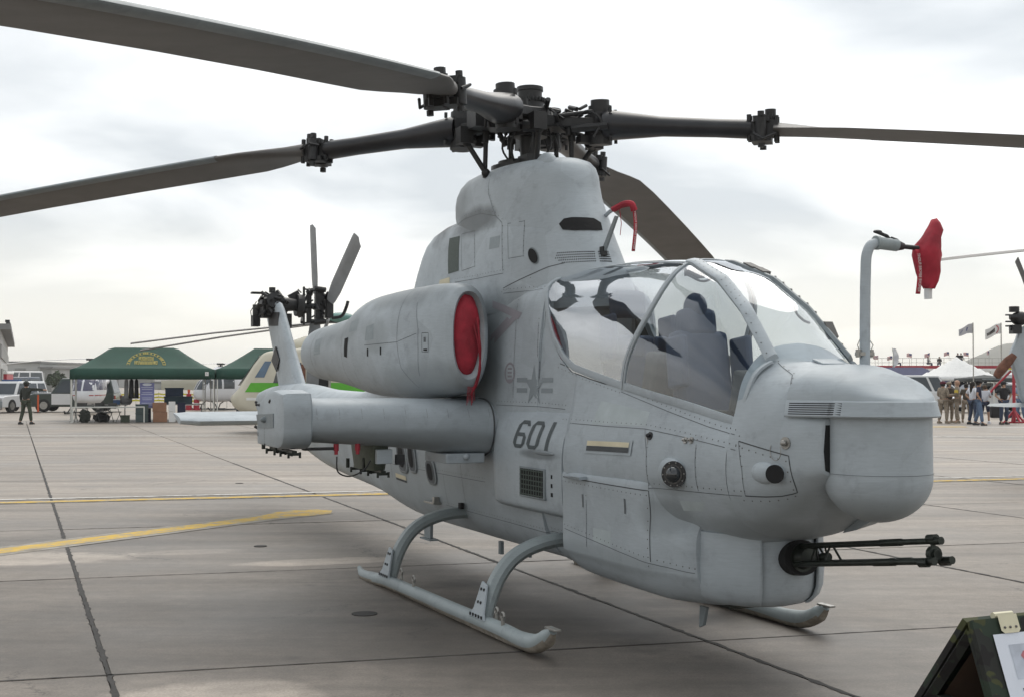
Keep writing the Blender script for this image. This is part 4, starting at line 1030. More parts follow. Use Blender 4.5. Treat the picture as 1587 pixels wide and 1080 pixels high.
def rotor_arm(d, zr, droop, pitch, hz, kind):
    x, y = frame_of(d)
    ZZ = Vector((0, 0, 1))
    dz = lambda r: zr - droop * r - .0045 * r * r
    def P_(r, c=0, h=0, tw=pitch):   # r out, c chordwise (+ leading), h up
        cc, ss = math.cos(tw), math.sin(tw)
        return x * r + y * (c * cc - h * ss) + ZZ * (dz(r) + c * ss + h * cc)
    # yoke: flat flexing arm
    b = B(); rings = []
    for r, w, t in ((-.05, .17, .05), (.15, .19, .05), (.35, .13, .045), (.7, .10, .04), (1.0, .12, .04)):
        rings.append([P_(r, -w, -t, 0), P_(r, w, -t, 0), P_(r, w, t, 0), P_(r, -w, t, 0)])
    b.loft(rings); b.to('yoke_arm', M['rotor'], mast, 40, bevel=.01)
    # pitch housing and damper stack at the cuff root
    b = B()
    b.cyl(P_(.62, 0, -.17), P_(.62, 0, .16), .10, 18); b.cyl(P_(.62, 0, .16), P_(.62, 0, .21), .080, 14); b.box(P_(.62, 0, 0), (.20, .20, .18))
    b.cyl(P_(.50, .10, -.14), P_(.50, .24, -.16), .05, 10); b.box(P_(.52, .23, -.12), (.12, .12, .14)); b.cyl(P_(.40, -.12, -.05), P_(.72, -.16, -.02), .035, 8)
    for c in (-.12, .12):
        for h in (-.10, .10): b.cyl(P_(.73, c, h), P_(.73, c, h + .045 * (1 if h > 0 else -1)), .015, 7)
    b.tube(catmull([P_(.45, -.10, .05), P_(.55, -.17, .10), P_(.66, -.16, .02), P_(.60, -.20, -.12)], 4), .010, 6); b.tube([P_(.30, .12, -.04), P_(.50, .20, -.10)], .022, 8); b.tube([P_(.25, -.14, .05), P_(.58, -.12, .10)], .018, 8)
    b.box(P_(.50, 0, -.13), (.10, .16, .06)); b.cyl(P_(.36, .08, -.10), P_(.36, .08, .10), .028, 8); b.cyl(P_(.36, -.08, -.10), P_(.36, -.08, .10), .028, 8)
    b.to('pitch_housing', M['rotor'], mast, 35)
    # cuff: oval sleeve
    b = B(); rings = []
    for r, w, t in ((.66, .16, .12), (.70, .175, .13), (.85, .155, .115), (1.15, .115, .085), (1.6, .105, .078), (1.86, .12, .08), (1.9, .11, .07)):
        rings.append([P_(r, w * math.cos(a), t * math.sin(a)) for a in np.linspace(0, 2 * PI, 25)[:-1]])
    b.loft(rings); b.to('blade_cuff', M['cuff'], mast, 50)
    # fold hinge
    b = B()
    b.box(P_(2.0, 0, 0), (.22, .17, .12), Matrix.Rotation(math.atan2(x.y, x.x), 3, 'Z'))
    for c in (-.12, .12):
        b.cyl(P_(1.98, c, -.105), P_(1.98, c, .09), .046, 12); b.cyl(P_(1.98, c, .10), P_(1.98, c, .14), .028, 8); b.cyl(P_(1.98, c, -.12), P_(1.98, c, -.155), .028, 8)
        b.box(P_(1.98, c * .5, .075), (.13, .13, .05), Matrix.Rotation(math.atan2(x.y, x.x), 3, 'Z')); b.box(P_(1.98, c * .5, -.085), (.16, .13, .05), Matrix.Rotation(math.atan2(x.y, x.x), 3, 'Z'))
    b.cyl(P_(2.05, 0, .08), P_(2.05, 0, .17), .045, 10)
    for c in (-.06, .06):
        for r_ in (1.88, 2.10): b.cyl(P_(r_, c, -.10), P_(r_, c, .115), .020, 7)
    b.tube([P_(1.92, .13, .02), P_(1.98, .20, .03), P_(2.08, .17, .0)], .012, 6); b.tube([P_(1.92, -.13, -.04), P_(2.0, -.19, -.09), P_(2.1, -.15, -.04)], .012, 6)
    b.to('fold_hinge', M['rotor'], mast, 35)
    # blade
    bl = []; c0 = .64
    AF = [(.30, 0), (.292, .013), (.26, .026), (.18, .036), (.05, .036), (-.12, .022), (-.34, .003), (-.34, -.001), (-.12, -.010), (.05, -.020), (.18, -.024), (.26, -.020), (.292, -.010)]
    rings = []
    for r, k, tk in ((2.08, .48, 1.9), (2.25, .62, 1.6), (2.45, .86, 1.2), (2.65, 1.03, 1.0), (3.2, 1.08, 1), (4, 1.08, 1), (5, 1.08, 1), (6, 1.08, 1), (6.85, 1.08, 1), (7.2, 1.05, .8)):
        tw = pitch - .011 * (r - 2.2)
        rings.append([P_(r, c * k, h * tk, tw) for c, h in AF])
    rings.append([P_(7.34 - .10 * max(0, (c / .3)) , c * 1.02, h * .4, pitch - .056) for c, h in AF])
    b = B(); b.loft(rings); blade = b.to('rotor_blade', M['blade'], mast, 40)
    # pale metal strip along the leading edge
    b = B(); rings = []
    for r in np.linspace(2.85, 7.1, 12):
        tw = pitch - .011 * (r - 2.2)
        rings.append([P_(r, c * 1.08, h, tw) for c, h in ((.235, .0305), (.262, .0275), (.294, .0145), (.3025, 0), (.294, -.0115), (.262, -.0215), (.235, -.0245))])
    b.loft(rings, closed=False, caps=False); b.to('abrasion_strip', M['paint_dark'], blade, 60)
    # pitch link
    b = B(); p0 = P_(.50, .23, -.18); p1 = Vector((p0.x * .70, p0.y * .70, 3.58))
    b.cyl(p0, p1, .023, 10); b.sphere(p0, .04, 8, 6); b.sphere(p1, .04, 8, 6); b.to('pitch_link', M['rotor'], mast, 40)
for (d, z, dr, pt, k) in ((upper_dirs['A'], 4.085, .098, .06, 'A'), (upper_dirs['D'], 4.10, .060, .05, 'D'), (lower_dirs['B'], 4.04, .080, .08, 'B'), (lower_dirs['C'], 4.02, .068, .08, 'C')):
    rotor_arm(d, z, dr, pt, HZ, k)
for wx, wy in ((-.39, -.06), (-.17, .26), (.24, .22), (.36, -.12)):
    l_ = inv @ Vector((wx, wy, 0)); b = B(); b.cyl((l_.x, l_.y, 3.54), (l_.x * .97, l_.y * .97, 3.98), .021, 10); b.cyl((l_.x, l_.y, 3.84), (l_.x * .97, l_.y * .97, 3.96), .032, 10); b.to('drive_link', M['rotor'], mast, 40)
rr = random.Random(9); b = B()
for k in range(70):
    a = rr.uniform(0, 2 * PI); r_ = rr.uniform(.10, .48); z_ = rr.uniform(3.92, 4.16); p = Vector((r_ * math.cos(a), r_ * math.sin(a), z_)); d = Vector((rr.uniform(-1, 1), rr.uniform(-1, 1), rr.uniform(-.6, .6))).normalized()
    L2 = rr.uniform(.03, .10); b.tube([p - d * L2, p + d * L2], rr.uniform(.008, .024), 7)
for k in range(26):
    a = 2 * PI * k / 26; b.cyl((.13 * math.cos(a), .13 * math.sin(a), 4.20), (.13 * math.cos(a), .13 * math.sin(a), 4.235), .010, 6)
for k in range(8):
    a = 2 * PI * k / 8 + .2; q = [(.17 * math.cos(a), .17 * math.sin(a), 3.68), (.24 * math.cos(a + .2), .24 * math.sin(a + .2), 3.80), (.20 * math.cos(a + .3), .20 * math.sin(a + .3), 3.95)]; b.tube(catmull(q, 4), .009, 6)
b.to('hub_bolts', M['rotor'], mast, 30, kind='stuff')
b = B()
b.tube([(.02, -.45, 4.10), (.05, -.56, 4.14)], .02, 6); b.sphere((.05, -.57, 4.15), .035, 8, 6); b.box((0, -.4, 4.02), (.2, .3, .16)); b.to('hub_fitting', M['rotor'], mast)

# -------- panel seams, rivets, plates and markings laid on the skin
def bvh_of(names):
    vs = []; fs = []
    for o in bpy.data.objects:
        if o.type == 'MESH' and o.name.split('.')[0] in names:
            n = len(vs); vs += [v.co.copy() for v in o.data.vertices]; fs += [tuple(i + n for i in p.vertices) for p in o.data.polygons]
    return BVHTree.FromPolygons(vs, fs)
BODY = bvh_of({'fuselage', 'cockpit_side', 'nose', 'ammunition_bay', 'side_blister', 'engine_cowling', 'rotor_fairing', 'nose_brow'})
NACB = bvh_of({'engine_nacelle'}); WINGB = bvh_of({'stub_wing'}); FINB = bvh_of({'tail_fin'})
def snap(p, tree, off):
    loc, n, i, d = tree.find_nearest(Vector(p))
    if n.dot(Vector(p) - loc) < 0 and d > 1e-4: n = -n if False else n
    # outward = away from the keel line
    ref = Vector((0, loc.y, 0)) if abs(loc.y) > .05 else Vector((0, 0, 1))
    return loc + n * off, n
def cast(u, z, sd, tree, off, vmax=3.0):
    h = tree.ray_cast(Vector((u, -sd * vmax, z)), Vector((0, sd, 0)))
    if h[0] is None: return snap((u, -sd * .4, z), tree, off)
    n = h[1] if h[1].y * sd < 0 else -h[1]
    return h[0] + n * off, n
def snapr(p, tree, off):
    """first skin met coming in towards the mast axis"""
    p = Vector(p); d = Vector((p.x, p.y, 0)).normalized()
    h = tree.ray_cast(Vector((0, 0, p.z)) + d * 6, -d)
    if h[0] is None: return snap(p, tree, off)
    n = h[1] if h[1].dot(d) > 0 else -h[1]
    return h[0] + n * off, n
def dense(pts, step=.035):
    out = []
    for a, c in zip(pts[:-1], pts[1:]):
        a, c = Vector(a), Vector(c); n = max(1, int((c - a).length / step))
        out += [a + (c - a) * (k / n) for k in range(n)]
    return out + [Vector(pts[-1])]
def seam(pts3, w=.006, tree=None, b=None, both=True, off=.0016):
    """dark joint following the skin through (u,v,z) points"""
    tree = tree or BODY
    for sd in ((1, -1) if both else (1,)):
        P_ = [snap(lc(p[0], sd * p[1], p[2]), tree, off) for p in dense([tuple(q) for q in pts3])]
        vs = []
        for i, (p, n) in enumerate(P_):
            t = (P_[min(i + 1, len(P_) - 1)][0] - P_[max(i - 1, 0)][0])
            if t.length < 1e-6: t = Vector((1, 0, 0))
            s_ = n.cross(t.normalized()).normalized() * (w / 2); vs += [p + s_, p - s_]
        b.add(vs, [(2 * i, 2 * i + 1, 2 * i + 3, 2 * i + 2) for i in range(len(P_) - 1)])
def rivets(pts3, b, step=.055, r=.005, tree=None, both=True, shift=(0, 0, 0)):
    tree = tree or BODY
    for sd in ((1, -1) if both else (1,)):
        for p in dense([tuple(q) for q in pts3], step):
            c, n = snap(lc(p[0] + shift[0], sd * (p[1] + shift[1]), p[2] + shift[2]), tree, .0014)
            a = n.orthogonal().normalized(); d = n.cross(a)
            b.add([c + (a * math.cos(k * PI / 3) + d * math.sin(k * PI / 3)) * r for k in range(6)], [tuple(range(6))])
def patchpoly(pts3, material, name, parent, tree=None, off=.003, both=True, rings=4, closed=True, thick=0.0, inset=1.0, sn=None):
    sn = sn or snap
    tree = tree or BODY
    for sd in ((1, -1) if both else (1,)):
        O = dense([tuple(q) for q in pts3] + [tuple(pts3[0])], .03)[:-1]
        c = sum(O, Vector()) / len(O); n = len(O); vs = []
        for k in range(rings + 1):
            f = 1 - k / rings
            for p in O:
                q = c + (p - c) * (f * inset if k < rings else .0001); vs.append(sn(lc(q.x, sd * q.y, q.z), tree, off)[0])
        fs = [(k * n + i, k * n + (i + 1) % n, (k + 1) * n + (i + 1) % n, (k + 1) * n + i) for k in range(rings) for i in range(n)]
        b = B(); b.add(vs, fs); o = b.to(name, material, parent, 60)
        if thick: md = o.modifiers.new('t', 'SOLIDIFY'); md.thickness = thick; md.offset = 0
sl = B(); sd_ = B(); rv = B()
# -- strong gaps
D_ = [[(1.852, .596, 1.116), (2.51, .6, 1.109), (3.008, .568, 1.104), (3.02, .561, .942), (3.033, .57, .661)],
      [(3.895, .487, 1.453), (4.296, .435, 1.389), (4.311, .431, 1.271), (4.317, .406, 1.151), (3.939, .474, 1.144)],
      [(1.495, .445, 1.925), (1.913, .461, 1.841), (2.475, .472, 1.748)],
      [(.433, .442, 2.551), (.863, .379, 2.638), (1.05, .327, 2.681), (1.209, .265, 2.70)]]
for d in D_: seam(d, .007, None, sd_)
S_ = [[(1.675, .497, 1.481), (2.415, .549, 1.491), (2.906, .531, 1.49), (3.357, .52, 1.455), (3.876, .496, 1.401)],
      [(3.895, .487, 1.453), (3.937, .494, 1.283), (3.939, .474, 1.144)], [(3.911, .477, 1.142), (3.242, .543, 1.129), (3.007, .567, 1.12)],
      [(2.906, .531, 1.49), (2.976, .563, 1.346), (3.008, .568, 1.112)], [(2.475, .475, 1.725), (3.12, .475, 1.60), (3.558, .472, 1.522), (3.85, .478, 1.487)],
      [(3.945, .249, 1.9), (4.139, .292, 1.833), (4.24, .402, 1.761), (4.25, .424, 1.60)], [(.439, .444, 2.508), (1.083, .387, 2.505)],
      [(1.13, .448, 2.242), (1.172, .463, 1.795)], [(.406, .545, 1.60), (1.197, .48, 1.60), (1.645, .483, 1.59)], [(.0, .3, 3.60), (.019, .399, 3.389), (.174, .4, 3.178), (.3, .396, 3.109), (.399, .433, 2.697)],
      [(-.909, .347, 3.205), (-.553, .388, 3.234), (-.145, .402, 3.237), (.174, .4, 3.178)], [(.414, .433, 2.675), (-.103, .449, 2.669), (-.638, .447, 2.673)],
      [(-.42, .46, 1.2), (-.44, .45, .655)], [(-2.4, .44, 1.2), (-2.5, .42, .8)], [(1.86, .59, .75), (3.4, .49, .62)], [(.35, .47, .8), (1.75, .47, .8)], [(-1.0, .49, .62), (1.8, .45, .62)]]
S_ += [[(.72, .47, 2.42), (.74, .48, 2.1), (.74, .49, 1.66)], [(-.9, .48, .95), (-.92, .47, .62)], [(-3.4, .43, 1.2), (-3.45, .41, .75)], [(.1, .45, .95), (-2.4, .44, .95)], [(1.2, .44, 2.52), (1.2, .46, 2.2)], [(2.2, .59, .98), (2.2, .59, .66)], [(3.5, .53, 1.42), (3.52, .52, 1.14)]]
for d in S_: seam(d, .0045, None, sl); rivets(d, rv, shift=(0, 0, .03))
for d in D_: rivets(d, rv, shift=(-.02, 0, -.03))
def rect_seam(p, b, w=.0045, tree=None): seam(list(p) + [p[0]], w, tree, b)
rect_seam([(.402, .387, 3.088), (.652, .35, 3.083), (.706, .386, 2.794), (.481, .417, 2.792)], sl)
rect_seam([(-.581, .401, 3.103), (-.27, .405, 3.099), (-.184, .44, 2.781), (-.483, .44, 2.765)], sl)
rivets([(.652, .35, 3.083), (.706, .386, 2.794)], rv, .04, .006); rivets([(-.27, .405, 3.099), (-.184, .44, 2.781)], rv, .04, .006)
N_ = [[(.004, 1.033, 2.438), (.091, 1.058, 2.22), (.091, 1.058, 2.034), (.05, 1.0, 1.85)], [(-.277, 1.117, 2.123), (-.234, 1.091, 1.904), (-.055, .993, 1.741)], [(-.966, 1.185, 2.112), (-.277, 1.117, 2.123), (.061, 1.064, 2.184)],
      [(-.3, .9, 2.6), (-.277, 1.117, 2.4), (-.277, 1.117, 2.123)], [(-1.6, 1.0, 2.44), (-1.62, 1.2, 2.1), (-1.6, 1.0, 1.75)], [(-2.6, 1.1, 2.38), (-2.6, 1.25, 2.1), (-2.6, 1.1, 1.8)]]
for d in N_: seam(d, .0045, NACB, sl)
for d in N_: rivets(d, rv, .06, .0038, NACB)
rect_seam([(.154, 1.047, 2.186), (.254, 1.028, 2.183), (.252, 1.027, 2.031), (.153, 1.047, 2.033)], sd_, .005, NACB)
for a in np.linspace(.55, 2.0, 9): seam([(.41, a, 1.60), (.30, a, 1.66)][:1] + [(.415, a, 1.60), (.42, a, 1.50)], .002, WINGB, rv)
sl.to('panel_seam', M['line_soft'], heli, kind='stuff'); sd_.to('panel_gap', M['line'], heli, kind='stuff'); rv.to('rivet', M['rivet'], heli, kind='stuff')
nc_ = nacelles[1]
for q, mt_, tr_ in (([(2.2, .56, 1.50), (2.9, .53, 1.51), (2.9, .50, 1.60), (2.25, .50, 1.66)], 'touch_up_pale', BODY), 
    ([(-1.4, 1.2, 2.35), (-1.2, 1.2, 2.37), (-1.18, 1.2, 2.25), (-1.4, 1.2, 2.24)], 'touch_up', NACB), ([(-.95, 1.18, 2.28), (-.78, 1.17, 2.30), (-.76, 1.17, 2.16), (-.96, 1.18, 2.15)], 'touch_up', NACB), ([(-2.5, 1.2, 2.2), (-2.3, 1.2, 2.22), (-2.3, 1.2, 2.06), (-2.5, 1.2, 2.05)], 'touch_up', NACB),
    ([(3.3, .55, 1.05), (3.55, .53, 1.06), (3.5, .52, .99), (3.3, .53, .98)], 'touch_up_pale', BODY), ([(.1, .42, 3.0), (.3, .41, 3.0), (.3, .43, 2.9), (.1, .43, 2.9)], 'touch_up', BODY), ([(2.3, .6, .80), (2.55, .6, .80), (2.55, .6, .70), (2.3, .6, .71)], 'touch_up_pale', BODY)):
    patchpoly(q, M[mt_], 'touched_up_patch', heli, tr_, off=.0012, rings=2)
patchpoly([(-1.392, 1.206, 2.194), (-1.505, 1.209, 2.185), (-1.523, 1.21, 2.023), (-1.434, 1.205, 2.009)], M['dark'], 'vent_slot', heli, NACB)
patchpoly([(-.907, 1.179, 2.082), (-.877, 1.177, 2.081), (-.885, 1.174, 2.012), (-.915, 1.176, 2.013)], M['dark'], 'latch_slot', heli, NACB)
patchpoly([(-.618, 1.154, 2.087), (-.59, 1.151, 2.086), (-.595, 1.149, 2.019), (-.623, 1.152, 2.019)], M['dark'], 'latch_slot', heli, NACB)
patchpoly([(.18, 1.047, 2.055), (.235, 1.028, 2.055), (.235, 1.027, 2.040), (.18, 1.047, 2.042)], M['dark'], 'latch_slot', heli, NACB)
patchpoly([(.185, 1.047, 2.15), (.215, 1.028, 2.15), (.215, 1.027, 2.11), (.185, 1.047, 2.11)], M['line_soft'], 'latch_slot', heli, NACB)
patchpoly([(-.897, .396, 3.095), (-.623, .403, 3.09), (-.562, .44, 2.771), (-.824, .436, 2.762)], M['grille'], 'cooling_grille', heli, sn=snapr)
patchpoly([(-1.05, .42, 2.72), (-.78, .44, 2.73), (-.76, .44, 2.65), (-1.05, .43, 2.64)], M['cream'], 'faded_patch', heli)
def oval(c, a1, a2, n=20): return [tuple(Vector(c) + Vector(a1) * math.cos(2 * PI * k / n) + Vector(a2) * math.sin(2 * PI * k / n)) for k in range(n)]
patchpoly(oval((.846, .36, 2.783), (.075, -.01, 0), (-.01, .012, .072)), M['paint_dark'], 'vent_rim', heli, off=.004, sn=snapr)
patchpoly(oval((.842, .36, 2.783), (.060, -.01, 0), (-.01, .012, .062)), M['dark'], 'round_vent', heli, off=.007, sn=snapr)
patchpoly([(1.06, .235, 3.02), (1.085, .205, 3.06), (1.125, .165, 3.066), (1.19, .075, 3.06), (1.21, .02, 3.055), (1.215, -.03, 3.02), (1.265, -.02, 2.955), (1.265, .044, 2.951), (1.19, .172, 2.956), (1.10, .225, 2.97)], M['dark'], 'oval_intake', heli, off=.006, both=False, sn=snapr)
# perforated plates in front of the fairing: many small dark holes
b = B()
for i in range(30):
    for j in range(5):
        if i in (20, 21): continue
        f = i / 29; k = j / 4
        if f < .12 and k < .3 - f: continue
        p = Vector((1.098, .306, 2.705)).lerp(Vector((1.452, .0, 2.70)), f).lerp(Vector((1.125, .281, 2.785)).lerp(Vector((1.41, .0, 2.775)), f), k)
        p.x += (j % 2) * .006
        c, n = snapr(lc(*p), BODY, .002); a = n.orthogonal().normalized(); d = n.cross(a)
        b.add([c + (a * math.cos(q * PI / 3) + d * math.sin(q * PI / 3)) * .0062 for q in range(6)], [tuple(range(6))])
b.to('vent_hole', M['dark'], heli, kind='stuff')
# slots of the ammunition bay, data plates, windows in the aft body
for q in ([(2.14, .594, 1.015), (2.16, .594, 1.015), (2.165, .592, .926), (2.145, .592, .926)], [(2.733, .592, 1.033), (2.753, .592, 1.033), (2.755, .589, .936), (2.735, .589, .936)]):
    patchpoly(q, M['line_soft'], 'latch_slot', heli)
patchpoly([(2.17, .576, 1.398), (2.80, .563, 1.412), (2.80, .574, 1.313), (2.17, .587, 1.300)], M['paint'], 'plate_frame', heli, off=.006)
patchpoly([(2.203, .576, 1.385), (2.768, .563, 1.396), (2.769, .570, 1.364), (2.204, .580, 1.352)], M['cream'], 'data_plate', heli, off=.010)
patchpoly([(2.203, .580, 1.350), (2.768, .570, 1.361), (2.771, .574, 1.329), (2.204, .587, 1.318)], M['line'], 'data_plate', heli, off=.010)
patchpoly([(-2.35, .44, .86), (-2.02, .45, .845), (-2.02, .45, .80), (-2.36, .43, .815)], M['cream'], 'data_plate', heli, off=.006)
patchpoly([(-2.36, .44, .81), (-2.03, .45, .795), (-2.03, .45, .775), (-2.36, .43, .79)], M['line'], 'data_plate', heli, off=.006)
for (u0, u1, z0, z1) in ((-2.16, -1.90, .90, 1.20), (-1.82, -1.62, .92, 1.20), (-1.32, -1.10, .84, 1.06)):
    uc, ru, zc, rz = (u0 + u1) / 2, (u1 - u0) / 2, (z0 + z1) / 2, (z1 - z0) / 2
    def q_(k_): return [(uc + ru * k_ * math.copysign(abs(math.cos(t)) ** .6, math.cos(t)), .46, zc + rz * (1 - (1 - k_) * .7) * math.copysign(abs(math.sin(t)) ** .8, math.sin(t))) for t in np.linspace(0, 2 * PI, 25)[:-1]]
    patchpoly(q_(1.25), M['paint'], 'scoop_rim', heli, off=.010, thick=.01)
    patchpoly(q_(1.0), M['line_soft'], 'scoop_throat', heli, off=.018); patchpoly(q_(.62), M['dark'], 'scoop_slot', heli, off=.022)
for k in range(14):
    pass
# forward facing sensor heads
for (u, z, r, hood, mt) in ((3.29, 1.232, .078, .075, 'lens'), (4.175, 1.287, .052, .045, 'plug')):
    for sd in (1, -1):
        p, n = cast(u, z, sd, BODY, 0)
        # teardrop fairing
        b = B(); ax = Vector((.55, -sd * .83, 0)).normalized(); b.sphere(p + Vector((-.03 if mt == 'lens' else -.075, 0, 0)), 1, 20, 12, (.14 if mt == 'lens' else .12, .045, r * 1.22)); fa = b.to('sensor_fairing', M['paint'], heli, 80)
        b = B(); c0 = p + Vector((.03, sd * .01, 0)) ; b.cyl(c0 - ax * .06, c0 + ax * hood * .75, r, 26, r * .98); b.to('sensor_tube', M['paint'], fa, 40)
        if mt == 'plug':
            b = B(); b.cyl(c0 + ax * hood * .7, c0 + ax * hood * 1.0, r * .99, 26); b.to('sensor_plug', M['dark'], fa, 40)
        if mt == 'lens':
            b = B(); b.cyl(c0 + ax * hood * .7, c0 + ax * (hood * .80), r * 1.03, 26); rg = b.to('sensor_ring', M['black'], fa, 40)
            b = B(); b.cyl(c0 + ax * hood * .75, c0 + ax * (hood * .86), r * .78, 24); b.sphere(c0 + ax * hood * .7, r * .66, 16, 10); b.to('sensor_lens', M['lens'], fa, 60)
            b = B()
            for k in range(10):
                a = 2 * PI * k / 10; s_ = ax.orthogonal().normalized(); t_ = ax.cross(s_)
                b.sphere(c0 + ax * hood * .81 + (s_ * math.cos(a) + t_ * math.sin(a)) * r * .9, .005, 6, 4)
            b.to('ring_screw', M['steel'], fa, kind='stuff')
# small fittings
for (u, v, z, r, mt) in ((4.275, .437, 1.458, .018, 'steel'), (2.987, .541, 1.448, .014, 'black'), (3.385, .524, 1.436, .011, 'steel'), (3.444, .52, 1.439, .011, 'steel')):
    for sd in (1, -1):
        c, n = snap(lc(u, sd * v, z), BODY, 0); b = B(); b.cyl(c, c + n * .008, r * 1.9, 12); b.sphere(c + n * .02, r, 10, 6); b.to('lashing_ball', M[mt], heli)
for sd in (1, -1):
    b = B(); c, n = snap(lc(2.96, sd * .545, 1.43), BODY, .006); b.tube([c + Vector((.03 * math.sin(a) - .02, 0, .03 * math.cos(a) - .02)) for a in np.linspace(0, 4.6, 10)], .003, 5); b.to('safety_wire', M['steel'], heli)
    b = B(); c, n = snap(lc(4.21, sd * .44, 1.38), BODY, .012); b.tube([c + Vector((.05 * math.sin(a), 0, .05 * math.cos(a) + .03)) for a in np.linspace(1.0, 5.4, 14)], .002, 5); b.to('safety_wire', M['steel'], heli)
    b = B(); p, n = cast(2.05, 1.128, sd, BODY, 0); b.prism([(-.17, -.005), (.05, .012), (.17, .012), (.17, -.008), (-.16, -.012)], lambda x, z: p + Vector((x, 0, z)), lambda x, z: p + Vector((x + .03, -sd * (.075 if x > 0 else .02), z))); b.to('step_rail', M['paint'], heli)
    b = B(); c, n = snap(lc(1.50, sd * .60, 1.265), BODY, 0); b.sphere(c, 1, 16, 8, (.20, .008, .016)); b.to('drip_ridge', M['paint'], heli, 80)
# rear step and drain on the lower body
b = B(); p, n = cast(-1.25, .66, 1, BODY, 0); b.box(p + Vector((0, -.04, 0)), (.26, .09, .018)); b.box(p + Vector((.1, -.05, .03)), (.05, .05, .06)); b.to('foot_step', M['steel'], heli, bevel=.003)
b = B(); c, n = snap(lc(.35, .5, .98), BODY, 0)
for k in range(2): b.cyl(c + Vector((k * .0, 0, 0)), c + n * .01, .02, 10)
b.to('fuel_drain', M['line'], heli)

# number on the blister, and the faint insignia
def glyph(ch, w=.208, h=.208, tu=.053, tz=.028):
    c = .035
    def bar(x0, x1, z0, z1, ch4=(0, 0, 0, 0)):
        return [(x0, z0), (x1, z0), (x1, z1), (x0, z1)]
    if ch == '1': return [bar(w * .35, w * .35 + tu, 0, h)], w * .35 + tu + .03
    L_ = [bar(0, tu, c, h - c), bar(c * 1.4, w - c * 1.4, 0, tz), bar(c * 1.4, w - c * 1.4, h - tz, h)]
    cs = [[(0, c), (c * 1.4, 0), (c * 1.4 + .012, tz), (tu, c)], [(0, h - c), (tu, h - c), (c * 1.4 + .012, h - tz), (c * 1.4, h)]]
    if ch == '0': L_ += [bar(w - tu, w, c, h - c)]; cs += [[(w, c), (w - tu, c), (w - c * 1.4 - .012, tz), (w - c * 1.4, 0)], [(w, h - c), (w - c * 1.4, h), (w - c * 1.4 - .012, h - tz), (w - tu, h - c)]]
    if ch == '6': L_ += [bar(w - tu, w, c, h * .56 - c), bar(tu, w - c * 1.4, h * .56 - tz, h * .56), bar(w - tu, w, h * .80, h - c)]; cs += [[(w, c), (w - tu, c), (w - c * 1.4 - .012, tz), (w - c * 1.4, 0)], [(w, h * .56 - c), (w - c * 1.4, h * .56), (w - c * 1.4 - .012, h * .56 - tz), (w - tu, h * .56 - c)], [(w, h - c), (w - c * 1.4, h), (w - c * 1.4 - .012, h - tz), (w - tu, h - c)]]
    return L_ + cs, w
def lay(poly, f, b, off=.003, n=7):
    """lay a quad (4 corners in the flat) on the skin"""
    a, c, d, e_ = [Vector((p[0], p[1])) for p in poly]; vs = []
    for j in range(n):
        for i in range(n):
            s_, t_ = i / (n - 1), j / (n - 1); q = (a * (1 - s_) + c * s_) * (1 - t_) + (e_ * (1 - s_) + d * s_) * t_; vs.append(f(q.x, q.y))
    b.add(vs, [(j * n + i, j * n + i + 1, (j + 1) * n + i + 1, (j + 1) * n + i) for j in range(n - 1) for i in range(n - 1)])
for sd in (1, -1):
    x = 0
    for ch in '601':
        b = B(); g, w_ = glyph(ch)
        for q in g:
            f = (lambda sx, sz: cast(.985 + x + sx + (sz - .1) * .10, 1.285 + sz, sd, BODY, .003)[0]) if sd > 0 else (lambda sx, sz: cast(1.62 - x - sx + (sz - .1) * .10, 1.285 + sz, sd, BODY, .003)[0])
            lay(q, f, b)
        b.to('number_digit', M['marking'], heli, 60); x += w_ + .035
star = []
for k in range(10):
    r_ = .165 if k % 2 == 0 else .066; a = PI / 2 + k * PI / 5; star.append((1.11 + r_ * .95 * math.cos(a), 1.755 + r_ * math.sin(a)))
for sd in (1, -1):
    b = B()
    for k in range(10): lay([(1.11, 1.755), star[k], star[(k + 1) % 10], (1.11, 1.755)], lambda u, z: cast(u, z, sd, BODY, .0025)[0], b, n=4)
    for s_ in (-1, 1):
        for z0 in (.03, -.05): lay([(1.11 + s_ * .11, 1.755 + z0), (1.11 + s_ * .30, 1.755 + z0), (1.11 + s_ * .30, 1.755 + z0 + .035), (1.11 + s_ * .11, 1.755 + z0 + .035)], lambda u, z: cast(u, z, sd, BODY, .0025)[0], b, n=4)
    b.to('star_insignia', M['marking_faint'], heli, 60)
    b = B()
    for q in ([(.25, 2.46), (.83, 2.33), (.77, 2.28), (.25, 2.40)], [(.83, 2.33), (.33, 2.10), (.33, 2.17), (.70, 2.33)], [(.25, 2.12), (.60, 2.29), (.56, 2.31), (.25, 2.17)]): lay(q, lambda u, z: cast(u, z, sd, BODY, .0025)[0], b, n=6)
    b.to('chevron_marking', M['faded_red'], heli, 60)
    b = B()
    for k in range(24):
        a0, a1 = 2 * PI * k / 24, 2 * PI * (k + 1) / 24
        lay([(.67 + .10 * math.cos(a0), 1.86 + .085 * math.sin(a0)), (.67 + .10 * math.cos(a1), 1.86 + .085 * math.sin(a1)), (.67 + .078 * math.cos(a1), 1.86 + .066 * math.sin(a1)), (.67 + .078 * math.cos(a0), 1.86 + .066 * math.sin(a0))], lambda u, z: cast(u, z, sd, BODY, .0025)[0], b, n=2)
    for k in range(4): lay([(.63, 1.90 - k * .03), (.71, 1.90 - k * .03), (.71, 1.885 - k * .03), (.63, 1.885 - k * .03)], lambda u, z: cast(u, z, sd, BODY, .0025)[0], b, n=2)
    b.to('round_badge', M['faded_red'], heli, 60)

